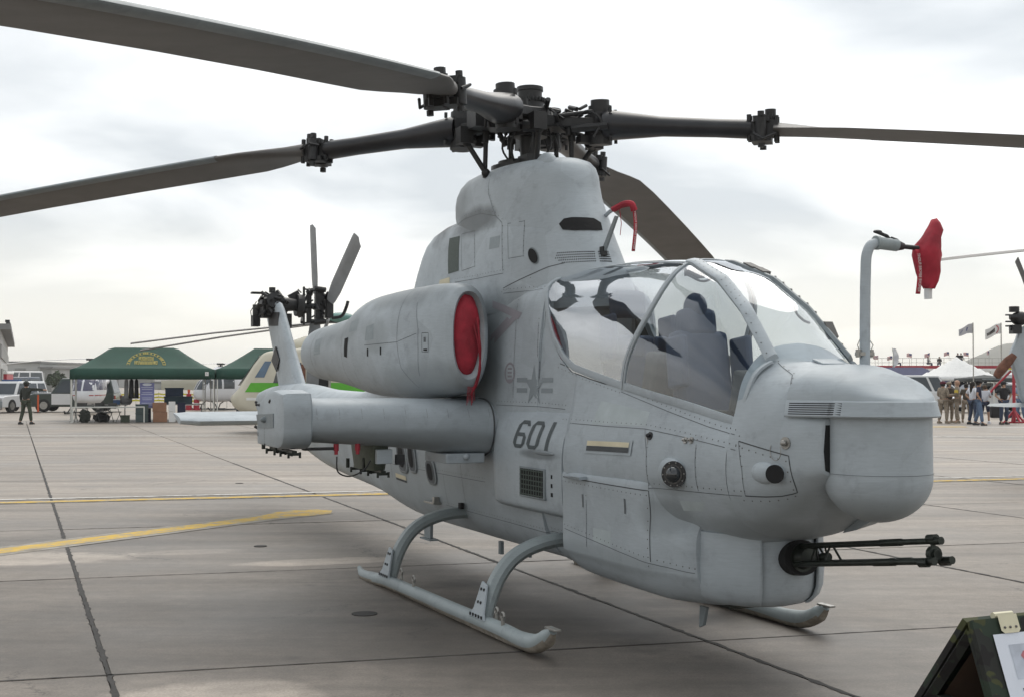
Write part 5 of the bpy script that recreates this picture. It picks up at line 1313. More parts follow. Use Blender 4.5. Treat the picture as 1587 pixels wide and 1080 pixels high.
# blade aerial and stalk on the fairing front
b = B(); b.prism([(1.40, 2.78), (1.47, 2.78), (1.66, 3.02), (1.62, 3.03)], lambda u, z: lc(u, .035, z), lambda u, z: lc(u, .052, z)); b.to('blade_aerial', M['paint_dark'], heli, bevel=.003)
b = B(); b.box(lc(1.43, .045, 2.78), (.05, .04, .07)); b.to('aerial_foot', M['rotor'], heli)
b = B(); b.tube(catmull([lc(.92, -.12, 2.98), lc(1.08, -.12, 3.06), lc(1.22, -.13, 3.12), lc(1.33, -.14, 3.135)], 5), .016, 8); b.to('pitot_stalk', M['paint'], heli)

# air data mast on the nose, port side
b = B(); b.tube(catmull([lc(4.2, -.165, 1.84), lc(4.2, -.168, 2.1), lc(4.2, -.175, 2.40), lc(4.2, -.185, 2.52), lc(4.2, -.215, 2.572), lc(4.2, -.27, 2.588)], 6), .030, 16, up=(1, 0, 0)); am = b.to('air_data_mast', M['paint'], heli, 50)
b = B(); b.cyl(lc(4.2, -.26, 2.588), lc(4.2, -.40, 2.58), .036, 16); b.cyl(lc(4.2, -.245, 2.588), lc(4.2, -.27, 2.588), .041, 16); b.to('mast_collar', M['skidpaint'], am, 50)
b = B(); b.cyl(lc(4.2, -.39, 2.58), lc(4.2, -.45, 2.575), .035, 12, .02); b.cyl(lc(4.2, -.44, 2.575), lc(4.2, -.56, 2.57), .014, 10); b.tube([lc(4.2, -.36, 2.60), lc(4.2, -.33, 2.63), lc(4.18, -.27, 2.655)], .011, 8); b.sphere(lc(4.18, -.28, 2.655), .018, 8, 6, (1, 1.8, .6)); b.cyl(lc(4.2, -.40, 2.60), lc(4.2, -.36, 2.61), .02, 8); b.to('mast_sensor', M['black'], am)
b = B()
for s_ in (-.045, .045): b.cyl(lc(4.2, -.165 + s_, 1.93), lc(4.2, -.165 + s_, 1.975), .016, 8)
b.box(lc(4.2, -.165, 1.95), (.05, .10, .02)); b.tube([lc(4.2, -.125, 1.97), lc(4.2, -.115, 2.0), lc(4.2, -.13, 2.03)], .003, 5); b.tube([lc(4.2, -.21, 1.97), lc(4.2, -.225, 2.0), lc(4.2, -.20, 2.03)], .003, 5); b.to('mast_clamp', M['steel'], am)

# -------- red fabric covers (each lifts off, so each is a thing)
def world_obj(b, name, mt, smooth=50, **tags):
    o = b.to(name, mt, None, smooth, **tags); o.matrix_world = HMAT; return o
def cloth_noise(b, amp, seed=1):
    from mathutils import noise
    b.v = [tuple(Vector(p) + noise.noise_vector(Vector(p) * 9 + Vector((seed, 0, 0))) * amp + noise.noise_vector(Vector(p) * 27 + Vector((0, seed, 0))) * amp * .35) for p in b.v]
for sd in (1,):
    ic = empty('intake_cover', HM, math.atan2(-math.cos(TH), math.sin(TH)), label='red fabric cover filling the near engine intake, straps hanging below', category='intake cover')
    b = B(); rings = []
    for k, du in ((1.0, -.02), (.97, .012), (.8, .032), (.5, .045), (.2, .05), (.02, .05)):
        rings.append(nac_ring((.475 + du, .785, 2.165, .116 * k, .328 * k, 2.3), sd, 40))
    b.loft(rings); cloth_noise(b, .012); b.to('cover_pad', M['red'], ic, 70)
    b = B()
    for k, (off, w0) in enumerate(((.0, .009), (.03, .007))):
        P_ = catmull([lc(.54, .715 + off, 2.30 - k * .06), lc(.55, .70 + off * .6, 2.12), lc(.55, .695, 1.95), lc(.53, .715 - off * .4, 1.80), lc(.50, .755, 1.68)], 6)
        vs = []
        for i, p in enumerate(P_): vs += [Vector(p) + Vector((0, w0 + .002 * math.sin(i), 0)), Vector(p) - Vector((.004 * math.sin(i * .7), w0, 0))]
        b.add(vs, [(2 * i, 2 * i + 1, 2 * i + 3, 2 * i + 2) for i in range(len(P_) - 1)])
    for k in range(9):
        x0 = .725 + .007 * k; b.tube([lc(.50, x0, 1.75), lc(.50, x0 + .01 * math.sin(k), 1.64 - .02 * (k % 3))], .0022, 4)
    o = b.to('cover_strap', M['red'], ic); o.modifiers.new('t', 'SOLIDIFY').thickness = .004
pc = empty('probe_cover', HM, math.atan2(-math.cos(TH), math.sin(TH)), label='red fabric sleeve with streamer on the air data mast above the nose', category='probe cover')
b = B(); rings = []
for k, (v, z, ru, rv) in enumerate(((-.685, 2.748, .02, .015), (-.69, 2.73, .04, .028), (-.678, 2.68, .058, .044), (-.655, 2.63, .072, .056), (-.632, 2.58, .085, .070), (-.625, 2.53, .088, .074), (-.630, 2.48, .085, .064), (-.637, 2.43, .078, .052), (-.638, 2.38, .062, .042), (-.633, 2.33, .045, .026))):
    rings.append([lc(4.2 + ru * math.cos(a), v + rv * math.sin(a) * (1 + .12 * math.sin(5 * a + k)), z) for a in np.linspace(0, 2 * PI, 25)[:-1]])
b.loft(rings); cloth_noise(b, .024, 4); b.to('cover_sleeve', M['red'], pc, 80)
b = B(); b.loft([[lc(4.2 + .028 * math.cos(a), -.632 + .018 * math.sin(a), z) for a in np.linspace(0, 2 * PI, 9)[:-1]] for z in (2.34, 2.275)]); b.to('cover_tail', M['white_cloth'], pc)
def streamer(parent, p_top, length, width, axis, text, size, name='streamer', sway=.01):
    """red ribbon hanging from p_top; axis = width direction; white lettering running down it"""
    n = 14; vs = []; ax = Vector(axis).normalized(); nrm = ax.cross(Vector((0, 0, 1))).normalized()
    def pt(s_, t_): return Vector(p_top) + ax * s_ + Vector((0, 0, -t_)) + nrm * (sway * math.sin(t_ * 14)) + ax * (.0 + .01 * math.sin(t_ * 9))
    for i in range(n):
        t_ = length * i / (n - 1); vs += [pt(-width / 2, t_), pt(width / 2, t_)]
    b = B(); b.add(vs, [(2 * i, 2 * i + 1, 2 * i + 3, 2 * i + 2) for i in range(n - 1)]); o = b.to(name, M['red'], parent); o.modifiers.new('t', 'SOLIDIFY').thickness = .002
    if text:
        cu = bpy.data.curves.new('lettering', 'FONT'); cu.body = text; cu.size = size; cu.align_y = 'CENTER'; cu.resolution_u = 2
        to = bpy.data.objects.new('tmp', cu); COL.objects.link(to); me = bpy.data.meshes.new_from_object(to); bpy.data.objects.remove(to)
        xs = max(v.co.x for v in me.vertices); k = length * .86 / xs
        for side in (1, -1):
            m2 = me.copy()
            for v in m2.vertices:
                x = v.co.x * k; y = v.co.y
                # text runs upward, read from the right
                v.co = pt(-y * side, length * .95 - x) + nrm * side * -.004
            m2.name = 'lettering'; link('lettering', m2, M['white_cloth'], o)
streamer(pc, lc(4.22, -.535, 2.56), .26, .034, (0, 1, 0), 'REMOVE BEFORE FLIGHT', .030)
sc_ = empty('pitot_cover', HM, math.atan2(-math.cos(TH), math.sin(TH)), label='small red pitot sleeve with a hanging streamer on the stalk above the canopy', category='pitot cover')
b = B(); b.tube(catmull([lc(1.27, -.13, 3.13), lc(1.38, -.16, 3.155), lc(1.43, -.20, 3.15), lc(1.44, -.22, 3.10)], 4), [.026] * 13, 8, up=(0, 0, 1)); cloth_noise(b, .006); b.to('cover_sleeve', M['red'], sc_)
streamer(sc_, lc(1.44, -.215, 3.13), .34, .03, (0, 1, 0), 'REMOVE BEFORE FLIGHT', .022)
b = B(); b.tube([lc(1.35, -.14, 3.12), lc(1.36, -.15, 3.01), lc(1.34, -.15, 2.92)], .003, 5); b.to('cord', M['red'], sc_)

# ================================================================== THE SIGN BOARD IN THE FOREGROUND
def camo(name):
    m = bpy.data.materials.new(name); m.use_nodes = True; nt = m.node_tree; N = nt.nodes; L = nt.links; b = N['Principled BSDF']; b.inputs['Roughness'].default_value = .8
    co = N.new('ShaderNodeTexCoord'); last = None
    cols = [(.016, .018, .015), (.050, .055, .018), (.018, .032, .019), (.008, .007, .007)]
    prev = None
    for k, (c, off) in enumerate(zip(cols[1:], (0, 7, 15))):
        n = N.new('ShaderNodeTexNoise'); n.inputs['Scale'].default_value = 9; n.inputs['Detail'].default_value = 2; mp = N.new('ShaderNodeMapping'); mp.inputs['Location'].default_value = (off, off * .3, 0)
        L.new(co.outputs['Object'], mp.inputs[0]); L.new(mp.outputs[0], n.inputs['Vector'])
        r = N.new('ShaderNodeMapRange'); r.inputs['From Min'].default_value = .56; r.inputs['From Max'].default_value = .575; L.new(n.outputs['Fac'], r.inputs['Value'])
        mx = N.new('ShaderNodeMix'); mx.data_type = 'RGBA'; L.new(r.outputs[0], mx.inputs['Factor'])
        if prev is None: mx.inputs[6].default_value = (*cols[0], 1)
        else: L.new(prev, mx.inputs[6])
        mx.inputs[7].default_value = (*c, 1); prev = mx.outputs[2]
    L.new(prev, b.inputs['Base Color']); return m
M['camo'] = camo('camouflage_paint')
M['plywood'] = mat('brown_plywood', (.075, .045, .028), .8, .3, 4, streak=True)
M['paper'] = mat('white_paper', (.68, .72, .80), .5, .03)
M['ink'] = mat('grey_ink', (.16, .18, .24), .7)
M['ink_red'] = mat('pale_red_ink', (.45, .16, .18), .7)
M['photo_print'] = mat('print_pale', (.50, .54, .62), .6, .2, 8)
RD = Vector((.915, .403, 0)).normalized(); SD = Vector((-.403, .915, 0)).normalized()
sb = empty('sign_board', (1.60, 4.56, 0), math.atan2(RD.y, RD.x), label='camouflage painted A-frame sign board with a white printed sheet, bottom right corner', category='sign')
HR = .95; SPR = .37; SPB = .72
def leaf(side, name):
    # local: x along ridge, y spread (positive = away from viewer)
    b = B(); o = side * (SPR if side < 0 else SPB); n = Vector((0, HR, side * SPR * 1.0)).normalized(); nn = Vector((0, side * HR, SPR)).normalized()
    t = .022
    P_ = [Vector((0, 0, HR)), Vector((1.3, 0, HR)), Vector((1.3, o, 0.0)), Vector((0, o, 0.0))]
    b.add([p for p in P_] + [p + Vector((0, side * t, t * .5)) for p in P_], [(0, 1, 2, 3), (7, 6, 5, 4), (0, 4, 5, 1), (1, 5, 6, 2), (2, 6, 7, 3), (3, 7, 4, 0)])
    return b.to(name, M['camo'], sb)
leaf(-1, 'front_board'); leaf(1, 'rear_board')
# inner faces in bare plywood
for sgn in (-1, 1):
    b = B(); o = sgn * (SPR if sgn < 0 else SPB)
    P_ = [Vector((.05, sgn * .006, HR - .055)), Vector((1.25, sgn * .006, HR - .055)), Vector((1.25, o * .93, .06)), Vector((.05, o * .93, .06))]
    b.add([p + Vector((0, -sgn * .018, -.004)) for p in P_], [(0, 1, 2, 3)]); b.to('inner_panel', M['plywood'], sb)
    b = B(); k = .62
    b.tube([(.02, 0, HR - .03), (.02, o * .97, .02)], .024, 4); b.to('edge_batten', M['camo'], sb)
b = B(); b.box((.04, 0, .62), (.04, .36, .07)); b.to('cross_brace', M['camo'], sb)
nF = Vector((0, -HR, SPR)).normalized(); dn = Vector((0, -SPR, -HR)).normalized()
def onboard(x, d, off=.026): return Vector((x, 0, HR)) + Vector((0, 0, 0)) + dn * d + nF * off
def flatq(name, x0, x1, d0, d1, m, par, off): b = B(); b.add([onboard(x0, d0, off), onboard(x1, d0, off), onboard(x1, d1, off), onboard(x0, d1, off)], [(0, 1, 2, 3)]); return b.to(name, m, par)
ps = flatq('poster', .072, .98, .055, 1.0, M['paper'], sb, .030)
b = B()
def addq(x0, x1, d0, d1, off=.0315): b.add([onboard(x0, d0, off), onboard(x1, d0, off), onboard(x1, d1, off), onboard(x0, d1, off)], [(0, 1, 2, 3)])
flatq('poster_banner', .128, .93, .095, .215, M['photo_print'], ps, .0308)
random.seed(3)
for k in range(30):
    d0 = .245 + k * .023; x = .138
    while x < .90:
        w_ = random.uniform(.015, .06); addq(x, min(x + w_, .92), d0, d0 + .009); x += w_ + .010
b.to('text_line', M['ink'], ps, kind='stuff')
b = B(); cx_, cd = .205, .155
b.add([onboard(cx_ - .035, cd - .02, .0318), onboard(cx_, cd + .035, .0318), onboard(cx_ + .035, cd - .02, .0318), onboard(cx_ + .02, cd - .035, .0318), onboard(cx_ - .02, cd - .035, .0318)], [(0, 1, 2, 3, 4)])
b.to('poster_emblem', M['ink_red'], ps)
b = B(); b.add([onboard(.112, -.01, .034), onboard(.20, -.01, .034), onboard(.20, .045, .034), onboard(.19, .055, .034), onboard(.125, .055, .034), onboard(.112, .045, .034)], [tuple(range(6))])
b.cyl((.112, -.006, HR + .016), (.20, -.006, HR + .016), .012, 8); b.to('hinge', M['ivory'], sb)
b = B()
for x in (.13, .155, .182): b.sphere(onboard(x, .035, .036), .005, 6, 4)
b.to('hinge_screw', M['rivet'], sb, kind='stuff')

# ================================================================== PEOPLE
def skin_mesh(joints, bones, radii, name, material, parent, sub=1):
    me = bpy.data.meshes.new(name); keys = list(joints)
    me.from_pydata([joints[k] for k in keys], [(keys.index(a), keys.index(c)) for a, c in bones], [])
    o = bpy.data.objects.new(name, me); COL.objects.link(o)
    md = o.modifiers.new('s', 'SKIN'); md.use_smooth_shade = True
    for i, k in enumerate(keys):
        r = radii[k]; me.skin_vertices[0].data[i].radius = r if isinstance(r, tuple) else (r, r)
        me.skin_vertices[0].data[i].use_root = (i == 0)
    if sub: md2 = o.modifiers.new('u', 'SUBSURF'); md2.levels = sub; md2.render_levels = sub
    dg = bpy.context.evaluated_depsgraph_get(); ev = o.evaluated_get(dg); m2 = bpy.data.meshes.new_from_object(ev)
    m2.name = name; bpy.data.objects.remove(o)
    m2.materials.clear(); m2.materials.append(material); m2.polygons.foreach_set('use_smooth', [True] * len(m2.polygons))
    r = bpy.data.objects.new(name, m2); COL.objects.link(r)
    if parent is not None: r.parent = parent
    return r
def interp(a, b_, k): return tuple(a[i] * (1 - k) + b_[i] * k for i in range(3))
def person(x, y, rot, label, h=1.76, top='olive_cloth', bottom='olive_cloth', hat=None, hair='hair_dark', arms='down', sleeves='long', shorts=False, sit=False, group=None, bag=None, armband=None, stride=.10, z0=0, long_hair=False, brim=False, shoe='black'):
    """faces local -Y"""
    p = empty('person', (x, y, z0), rot, label=label, category='person')
    if group: p['group'] = group
    s = h / 1.76; J = {}
    hip = .93
    if sit: hip = .50
    J['pel'] = (0, 0, hip); J['waist'] = (0, 0, hip + .14); J['chest'] = (0, -.01, hip + .36); J['neck'] = (0, .0, hip + .53); J['head'] = (0, -.015, hip + .62); J['crown'] = (0, -.005, hip + .75)
    for q, sx in (('l', 1), ('r', -1)):
        J['sh' + q] = (sx * .175, 0, hip + .48)
        if arms == 'down' or (arms == 'point' and q == 'l'): J['el' + q] = (sx * .235, .02, hip + .20); J['wr' + q] = (sx * .25, -.05, hip - .04)
        elif arms == 'point': J['el' + q] = (-.42, -.10, hip + .47); J['wr' + q] = (-.66, -.20, hip + .45)
        elif arms == 'front': J['el' + q] = (sx * .25, -.02, hip + .20); J['wr' + q] = (sx * .05, -.24, hip + .20)
        elif arms == 'hips': J['el' + q] = (sx * .36, .05, hip + .24); J['wr' + q] = (sx * .19, -.06, hip + .06)
        elif arms == 'face': J['el' + q] = (sx * .22, -.10, hip + .22); J['wr' + q] = (sx * .08, -.18, hip + .50)
        w = Vector(J['wr' + q]); e_ = Vector(J['el' + q]); J['ha' + q] = tuple(w + (w - e_).normalized() * .13)
        J['hp' + q] = (sx * .10, 0, hip - .03)
        if sit: J['kn' + q] = (sx * .14, -.42, .50); J['an' + q] = (sx * .14, -.44, .09)
        else: J['kn' + q] = (sx * (.11 + stride * .2), -.03 + sx * stride * .15, .50); J['an' + q] = (sx * (.12 + stride * .35), .02 + sx * stride * .5, .09)
        a = J['an' + q]; J['to' + q] = (a[0] + sx * .02, a[1] - .15, .035)
    J = {k: tuple(c * s for c in v) for k, v in J.items()}
    bones = [('pel', 'waist'), ('waist', 'chest'), ('chest', 'neck'), ('neck', 'head'), ('head', 'crown')]
    for q in 'lr': bones += [('chest', 'sh' + q), ('sh' + q, 'el' + q), ('el' + q, 'wr' + q), ('wr' + q, 'ha' + q), ('pel', 'hp' + q), ('hp' + q, 'kn' + q), ('kn' + q, 'an' + q), ('an' + q, 'to' + q)]
    Rr = {'pel': (.13, .10), 'waist': (.12, .09), 'chest': (.145, .10), 'neck': .055, 'head': (.075, .09), 'crown': (.06, .075)}
    for q in 'lr': Rr.update({'sh' + q: .06, 'el' + q: .042, 'wr' + q: .030, 'ha' + q: (.022, .04), 'hp' + q: .085, 'kn' + q: .055, 'an' + q: .04, 'to' + q: .035})
    Rr = {k: (tuple(c * s for c in v) if isinstance(v, tuple) else v * s) for k, v in Rr.items()}
    skin_mesh(J, bones, Rr, 'body', M['skin'], p)
    # shirt and trousers follow the body a little outside it
    T = {k: J[k] for k in ('pel', 'waist', 'chest')}; T['nk'] = interp(J['chest'], J['neck'], .85)
    TR = {'pel': (.155 * s, .125 * s), 'waist': (.15 * s, .115 * s), 'chest': (.195 * s, .15 * s), 'nk': .085 * s}; TB = [('pel', 'waist'), ('waist', 'chest'), ('chest', 'nk')]
    for q in 'lr':
        T['sh' + q] = J['sh' + q]; TR['sh' + q] = .078 * s; TB.append(('chest', 'sh' + q))
        if sleeves == 'long': T['el' + q] = J['el' + q]; T['wr' + q] = J['wr' + q]; TR['el' + q] = .060 * s; TR['wr' + q] = .048 * s; TB += [('sh' + q, 'el' + q), ('el' + q, 'wr' + q)]
        else: T['el' + q] = interp(J['sh' + q], J['el' + q], .8); TR['el' + q] = .064 * s; TB.append(('sh' + q, 'el' + q))
    sh_ = skin_mesh(T, TB, TR, 'shirt', M[top], p)
    Q = {'pel': (J['pel'][0], J['pel'][1], J['pel'][2] + .03)}; QR = {'pel': (.150 * s, .118 * s)}; QB = []
    for q in 'lr':
        Q['hp' + q] = J['hp' + q]; QR['hp' + q] = .105 * s; Q['kn' + q] = J['kn' + q]; QR['kn' + q] = .078 * s; QB += [('pel', 'hp' + q), ('hp' + q, 'kn' + q)]
        if not shorts: Q['an' + q] = interp(J['kn' + q], J['an' + q], .93); QR['an' + q] = .068 * s; QB.append(('kn' + q, 'an' + q))
    skin_mesh(Q, QB, QR, 'trousers', M[bottom], p)
    for q in 'lr':
        a, t = Vector(J['an' + q]), Vector(J['to' + q]); b = B()
        b.loft([[Vector((a.x + w * .045, a.y + yy, z)) for w, z in ((-1, .0), (1, .0), (1, hh), (.6, hh + .02), (-.6, hh + .02), (-1, hh))] for yy, hh in ((.07, .07), (0, .11), (-.10, .06), (-.18, .04))]); b.to('shoe', M[shoe], p, 60)
    hd = Vector(J['head']); cr_ = Vector(J['crown'])
    b = B(); b.sphere(hd + Vector((0, .018, .055)), .108 * s, 14, 10, (.93, 1.05, 1.02))
    if hat is None:
        b.v = [v for v in b.v]; 
    if long_hair: b.loft([[hd + Vector((.09 * k * math.cos(a), .07 + .05 * math.sin(a), z)) for a in np.linspace(0, 2 * PI, 9)[:-1]] for z, k in ((.08, 1), (-.1, 1.15), (-.25, .9), (-.32, .4))])
    b.v = [v if (Vector(v) - hd).y > -.055 or Vector(v).z > hd.z + .075 else tuple(Vector(v) + Vector((0, .05, .02))) for v in b.v]
    b.to('hair', M[hair], p, 80)
    # face: nose, eyes, mouth, ears
    b = B(); b.sphere(hd + Vector((0, -.098, .035)), .017, 6, 5, (.8, 1, 1.3)); 
    for sx in (-1, 1): b.sphere(hd + Vector((sx * .083, .01, .04)), .022, 6, 5, (.4, .8, 1.2))
    b.to('nose_and_ears', M['skin'], p, 80)
    b = B()
    for sx in (-1, 1): b.sphere(hd + Vector((sx * .032, -.088, .06)), .010, 6, 4)
    b.box(hd + Vector((0, -.086, -.005)), (.04, .012, .006)); b.to('eyes_and_mouth', M['hair_dark'], p, kind='stuff')
    if hat:
        b = B(); b.sphere(hd + Vector((0, .015, .105)), .118 * s, 16, 8, (.95, 1.08, .70)); 
        if hat in ('cap', 'cap_olive', 'cap_black'): b.box(hd + Vector((0, -.14, .105)), (.15, .11, .014), Matrix.Rotation(.12, 3, 'X'))
        if brim: b.cyl(hd + Vector((0, .01, .10)), hd + Vector((0, .01, .113)), .21, 20)
        b.to('hat', M[{'cap': 'cap_blue', 'cap_olive': 'olive_dark', 'cap_black': 'black_cloth', 'beret': 'maroon_cloth', 'wide': 'black_cloth', 'cover': 'desert_camo'}[hat]], p, 50)
    if armband:
        e_ = Vector(J['shl']).lerp(Vector(J['ell']), .55); b = B(); d = (Vector(J['ell']) - Vector(J['shl'])).normalized(); b.cyl(e_ - d * .06, e_ + d * .06, .082, 12); b.to('armband', M['amber'], sh_)
    return p
def cloth(name, c, var=.15, scale=7): M[name] = mat(name, c, .9, var, scale, bump=.4, bscale=18)
cloth('olive_cloth', (.050, .062, .042)); cloth('olive_dark', (.030, .034, .028)); cloth('black_cloth', (.014, .014, .016)); cloth('navy_cloth', (.022, .026, .055)); cloth('maroon_cloth', (.10, .015, .03))
cloth('denim', (.10, .15, .24)); cloth('denim_dark', (.035, .05, .09)); cloth('white_shirt', (.66, .68, .74), .06); cloth('khaki', (.26, .21, .16)); cloth('brown_tee', (.075, .06, .045)); cloth('cap_blue', (.03, .04, .10)); cloth('plaid_red', (.30, .10, .12), .5, 14); cloth('light_blue_shirt', (.25, .33, .45), .2)
cloth('desert_camo', (.27, .225, .175), .45, 16); cloth('hair_dark', (.018, .013, .010)); cloth('hair_brown', (.08, .05, .03)); cloth('grey_cloth', (.20, .20, .21)); cloth('green_cloth', (.028, .055, .035))
def gpz(px, py): x, y = gp(px, py); return x, y
PI_ = math.pi
x, y = gp(41, 657); person(x, y, math.pi - .25, 'man in olive flight suit and cap pointing toward the parked patrol vehicle', 1.80, 'olive_dark', 'olive_cloth', 'cap_olive', arms='point', sleeves='long', stride=.2)
R_ = [
 (1461, 655.5, 2.2, 'marine in desert camouflage with a maroon beret, leftmost of the group', dict(h=1.80, top='desert_camo', bottom='desert_camo', hat='beret', arms='front', shoe='khaki')),
 (1470.5, 654.5, .3, 'marine in a dark tee and camouflage trousers facing the beret wearer', dict(h=1.78, top='brown_tee', bottom='desert_camo', arms='front', sleeves='short', hat='cover', shoe='khaki')),
 (1483, 655, -2.0, 'bald marine in desert camouflage wearing a yellow armband', dict(h=1.86, top='desert_camo', bottom='desert_camo', arms='front', hair='skin', armband=True, shoe='khaki')),
 (1497, 654, 2.8, 'person in brown tee and camouflage trousers just left of the woman in white', dict(h=1.72, top='brown_tee', bottom='desert_camo', arms='down', sleeves='short', shoe='khaki')),
 (1507, 657, 1.9, 'woman with long black hair, white tee and dark jeans beside the wide hat', dict(h=1.80, top='white_shirt', bottom='denim_dark', arms='hips', sleeves='short', long_hair=True)),
 (1516.5, 658.5, 1.2, 'man in navy tee, blue jeans and a wide black hat', dict(h=1.86, top='navy_cloth', bottom='denim', hat='wide', brim=True, arms='hips', sleeves='short', stride=.3)),
 (1526, 656, 2.6, 'man in white shirt and dark shorts standing right of the wide hat', dict(h=1.66, top='white_shirt', bottom='navy_cloth', shorts=True, sleeves='short', hair='hair_brown', arms='face', shoe='white_shirt')),
 (1555, 657, .2, 'man in black tee and black cap standing by the red stand', dict(h=1.80, top='black_cloth', bottom='denim_dark', hat='cap_black', arms='hips', sleeves='short')),
 (1581.5, 652, -1.1, 'person in a light blue shirt walking at the right edge of the picture', dict(h=1.80, top='light_blue_shirt', bottom='denim', arms='front', sleeves='short', hair='hair_brown')),
]
for px, py, rot, lab, kw in R_:
    x, y = gp(px, py); person(x, y, rot, lab, group='visitors right of the aircraft nose', **kw)

# ================================================================== LEFT BACKGROUND: DISPLAY TENTS AND WHAT IS UNDER THEM
M['green_canvas'] = mat('dark_green_canvas', (.012, .060, .042), .75, .15, 1.2, bump=.3, bscale=3)
M['navy_canvas'] = mat('navy_canvas', (.022, .028, .090), .8, .15, 2)
M['gold_print'] = mat('gold_print', (.33, .27, .05), .7)
M['tube_white'] = mat('white_tube', (.66, .66, .62), .5)
M['tube_dark'] = mat('dark_tube', (.05, .05, .05), .5)
def rot_of(d): return math.atan2(d.y, d.x)
def canopy_tent(org, ang, W, D, H, eave, val, ridge, mt, label, group=None, legs='tube_white', logo=False):
    """four posts, sagging pyramid-ridge roof, hanging valance; local x along the front, y back"""
    t = empty('canopy_tent', (org[0], org[1], 0), ang, label=label, category='tent')
    if group: t['group'] = group
    b = B(); nx, ny = 24, 16; vs = []
    def hz_(u_, v_):
        # distance to the ridge footprint
        rx = max(0, abs(u_ - .5) - ridge / 2) / (.5 - ridge / 2) if ridge < 1 else 0
        ry = abs(v_ - .5) / .5
        k = max(rx, ry); return eave + (H - eave) * ((1 - k) ** 1.25 if k < 1 else 0)
    for j in range(ny + 1):
        for i in range(nx + 1):
            vs.append((W * i / nx, D * j / ny, hz_(i / nx, j / ny) ))
    b.add(vs, [(j * (nx + 1) + i, j * (nx + 1) + i + 1, (j + 1) * (nx + 1) + i + 1, (j + 1) * (nx + 1) + i) for j in range(ny) for i in range(nx)])
    roof = b.to('roof', M[mt], t, 20); roof.modifiers.new('t', 'SOLIDIFY').thickness = .01
    for (p, q) in (((0, 0), (W, 0)), ((W, 0), (W, D)), ((W, D), (0, D)), ((0, D), (0, 0))):
        b = B(); n = 20; V_ = []
        for i in range(n + 1):
            k = i / n; x_, y_ = p[0] + (q[0] - p[0]) * k, p[1] + (q[1] - p[1]) * k; w_ = .012 * math.sin(k * 37)
            V_ += [(x_, y_, eave + .004), (x_ + w_, y_ + w_, eave - val - .012 * math.sin(k * 11))]
        b.add(V_, [(2 * i, 2 * i + 1, 2 * i + 3, 2 * i + 2) for i in range(n)]); o = b.to('valance', M[mt], t, 40); o.modifiers.new('t', 'SOLIDIFY').thickness = .008
    for i, (x_, y_) in enumerate(((.05, .05), (W - .05, .05), (W - .05, D - .05), (.05, D - .05))):
        b = B(); b.box((x_, y_, eave / 2), (.045, .045, eave)); b.box((x_, y_, .01), (.11, .11, .02)); b.to('leg', M[legs if i != 1 else legs], t)
    b = B()
    for (p, q) in (((0, 0), (W, 0)), ((0, D), (W, D))):
        n = 4
        for i in range(n):
            a0, a1 = W * i / n, W * (i + 1) / n
            b.tube([(a0 + .03, p[1] + (.06 if p[1] == 0 else -.06), eave - .08), (a1, p[1] + (.06 if p[1] == 0 else -.06), eave - .40)], .012, 5); b.tube([(a0 + .03, p[1] + (.06 if p[1] == 0 else -.06), eave - .40), (a1, p[1] + (.06 if p[1] == 0 else -.06), eave - .08)], .012, 5)
    b.to('truss', M[legs], t, kind='stuff')
    return t, hz_
FL = Vector((-18.68, 54.6, 0)); aB = rot_of(dB)
t1, hz1 = canopy_tent(FL, aB, 5.95, 3.2, 3.23, 2.27, .42, .47, 'green_canvas', 'dark green canopy tent with a gold arched emblem over the display tables', 'green canopy tents', logo=True)
FR = FL + dB.normalized() * 6.02
t2, hz2 = canopy_tent(FR, aB, 5.95, 3.2, 3.23, 2.27, .42, .42, 'green_canvas', 'dark green canopy tent beside the one with the arched emblem, partly behind the tail', 'green canopy tents')
t3, hz3 = canopy_tent(FL + dA.normalized() * 3.3 + dB * .1, aB, 5.95, 3.2, 3.25, 2.27, .42, .42, 'green_canvas', 'dark green canopy tent standing behind the one with the arched emblem', 'green canopy tents')
# emblem on the front slope of the first tent: arch band with two lines of lettering
def slope(x_, d_):    # x along the front, d up the slope in plan (0..1.6)
    return Vector((x_, d_, hz1(x_ / 5.95, d_ / 3.2) + .02))
b = B(); cx0, cd0 = 2.98 + .10, .40
for k in range(30):
    a0, a1 = PI * k / 30, PI * (k + 1) / 30
    for r0, r1 in ((.86, .84), (.74, .72)):
        b.add([slope(cx0 + r * .95 * math.cos(a), cd0 + r * 1.05 * math.sin(a)) for r, a in ((r0, a0), (r0, a1), (r1, a1), (r1, a0))], [(0, 1, 2, 3)])
    if k % 2 == 0 or k % 5 == 0: b.add([slope(cx0 + r * .95 * math.cos(a), cd0 + r * 1.05 * math.sin(a)) for r, a in ((.84, a0 + .015), (.84, a1 - .015), (.75, a1 - .015), (.75, a0 + .015))], [(0, 1, 2, 3)])
b.to('emblem_arch', M['gold_print'], t1)
def text_mesh(txt, size, fn, name, mt, parent, bold=.0, align='CENTER', width=None):
    cu = bpy.data.curves.new('lettering', 'FONT'); cu.body = txt; cu.size = size; cu.align_x = align; cu.align_y = 'CENTER'; cu.resolution_u = 2; cu.offset = bold
    to = bpy.data.objects.new('tmp', cu); COL.objects.link(to); me = bpy.data.meshes.new_from_object(to); bpy.data.objects.remove(to)
    if width:
        xs = [v.co.x for v in me.vertices]; k = width / (max(xs) - min(xs))
        for v in me.vertices: v.co.x *= k
    for v in me.vertices: v.co = fn(v.co.x, v.co.y)
    me.name = name; return link(name, me, M[mt], parent)
b = B(); random.seed(11)
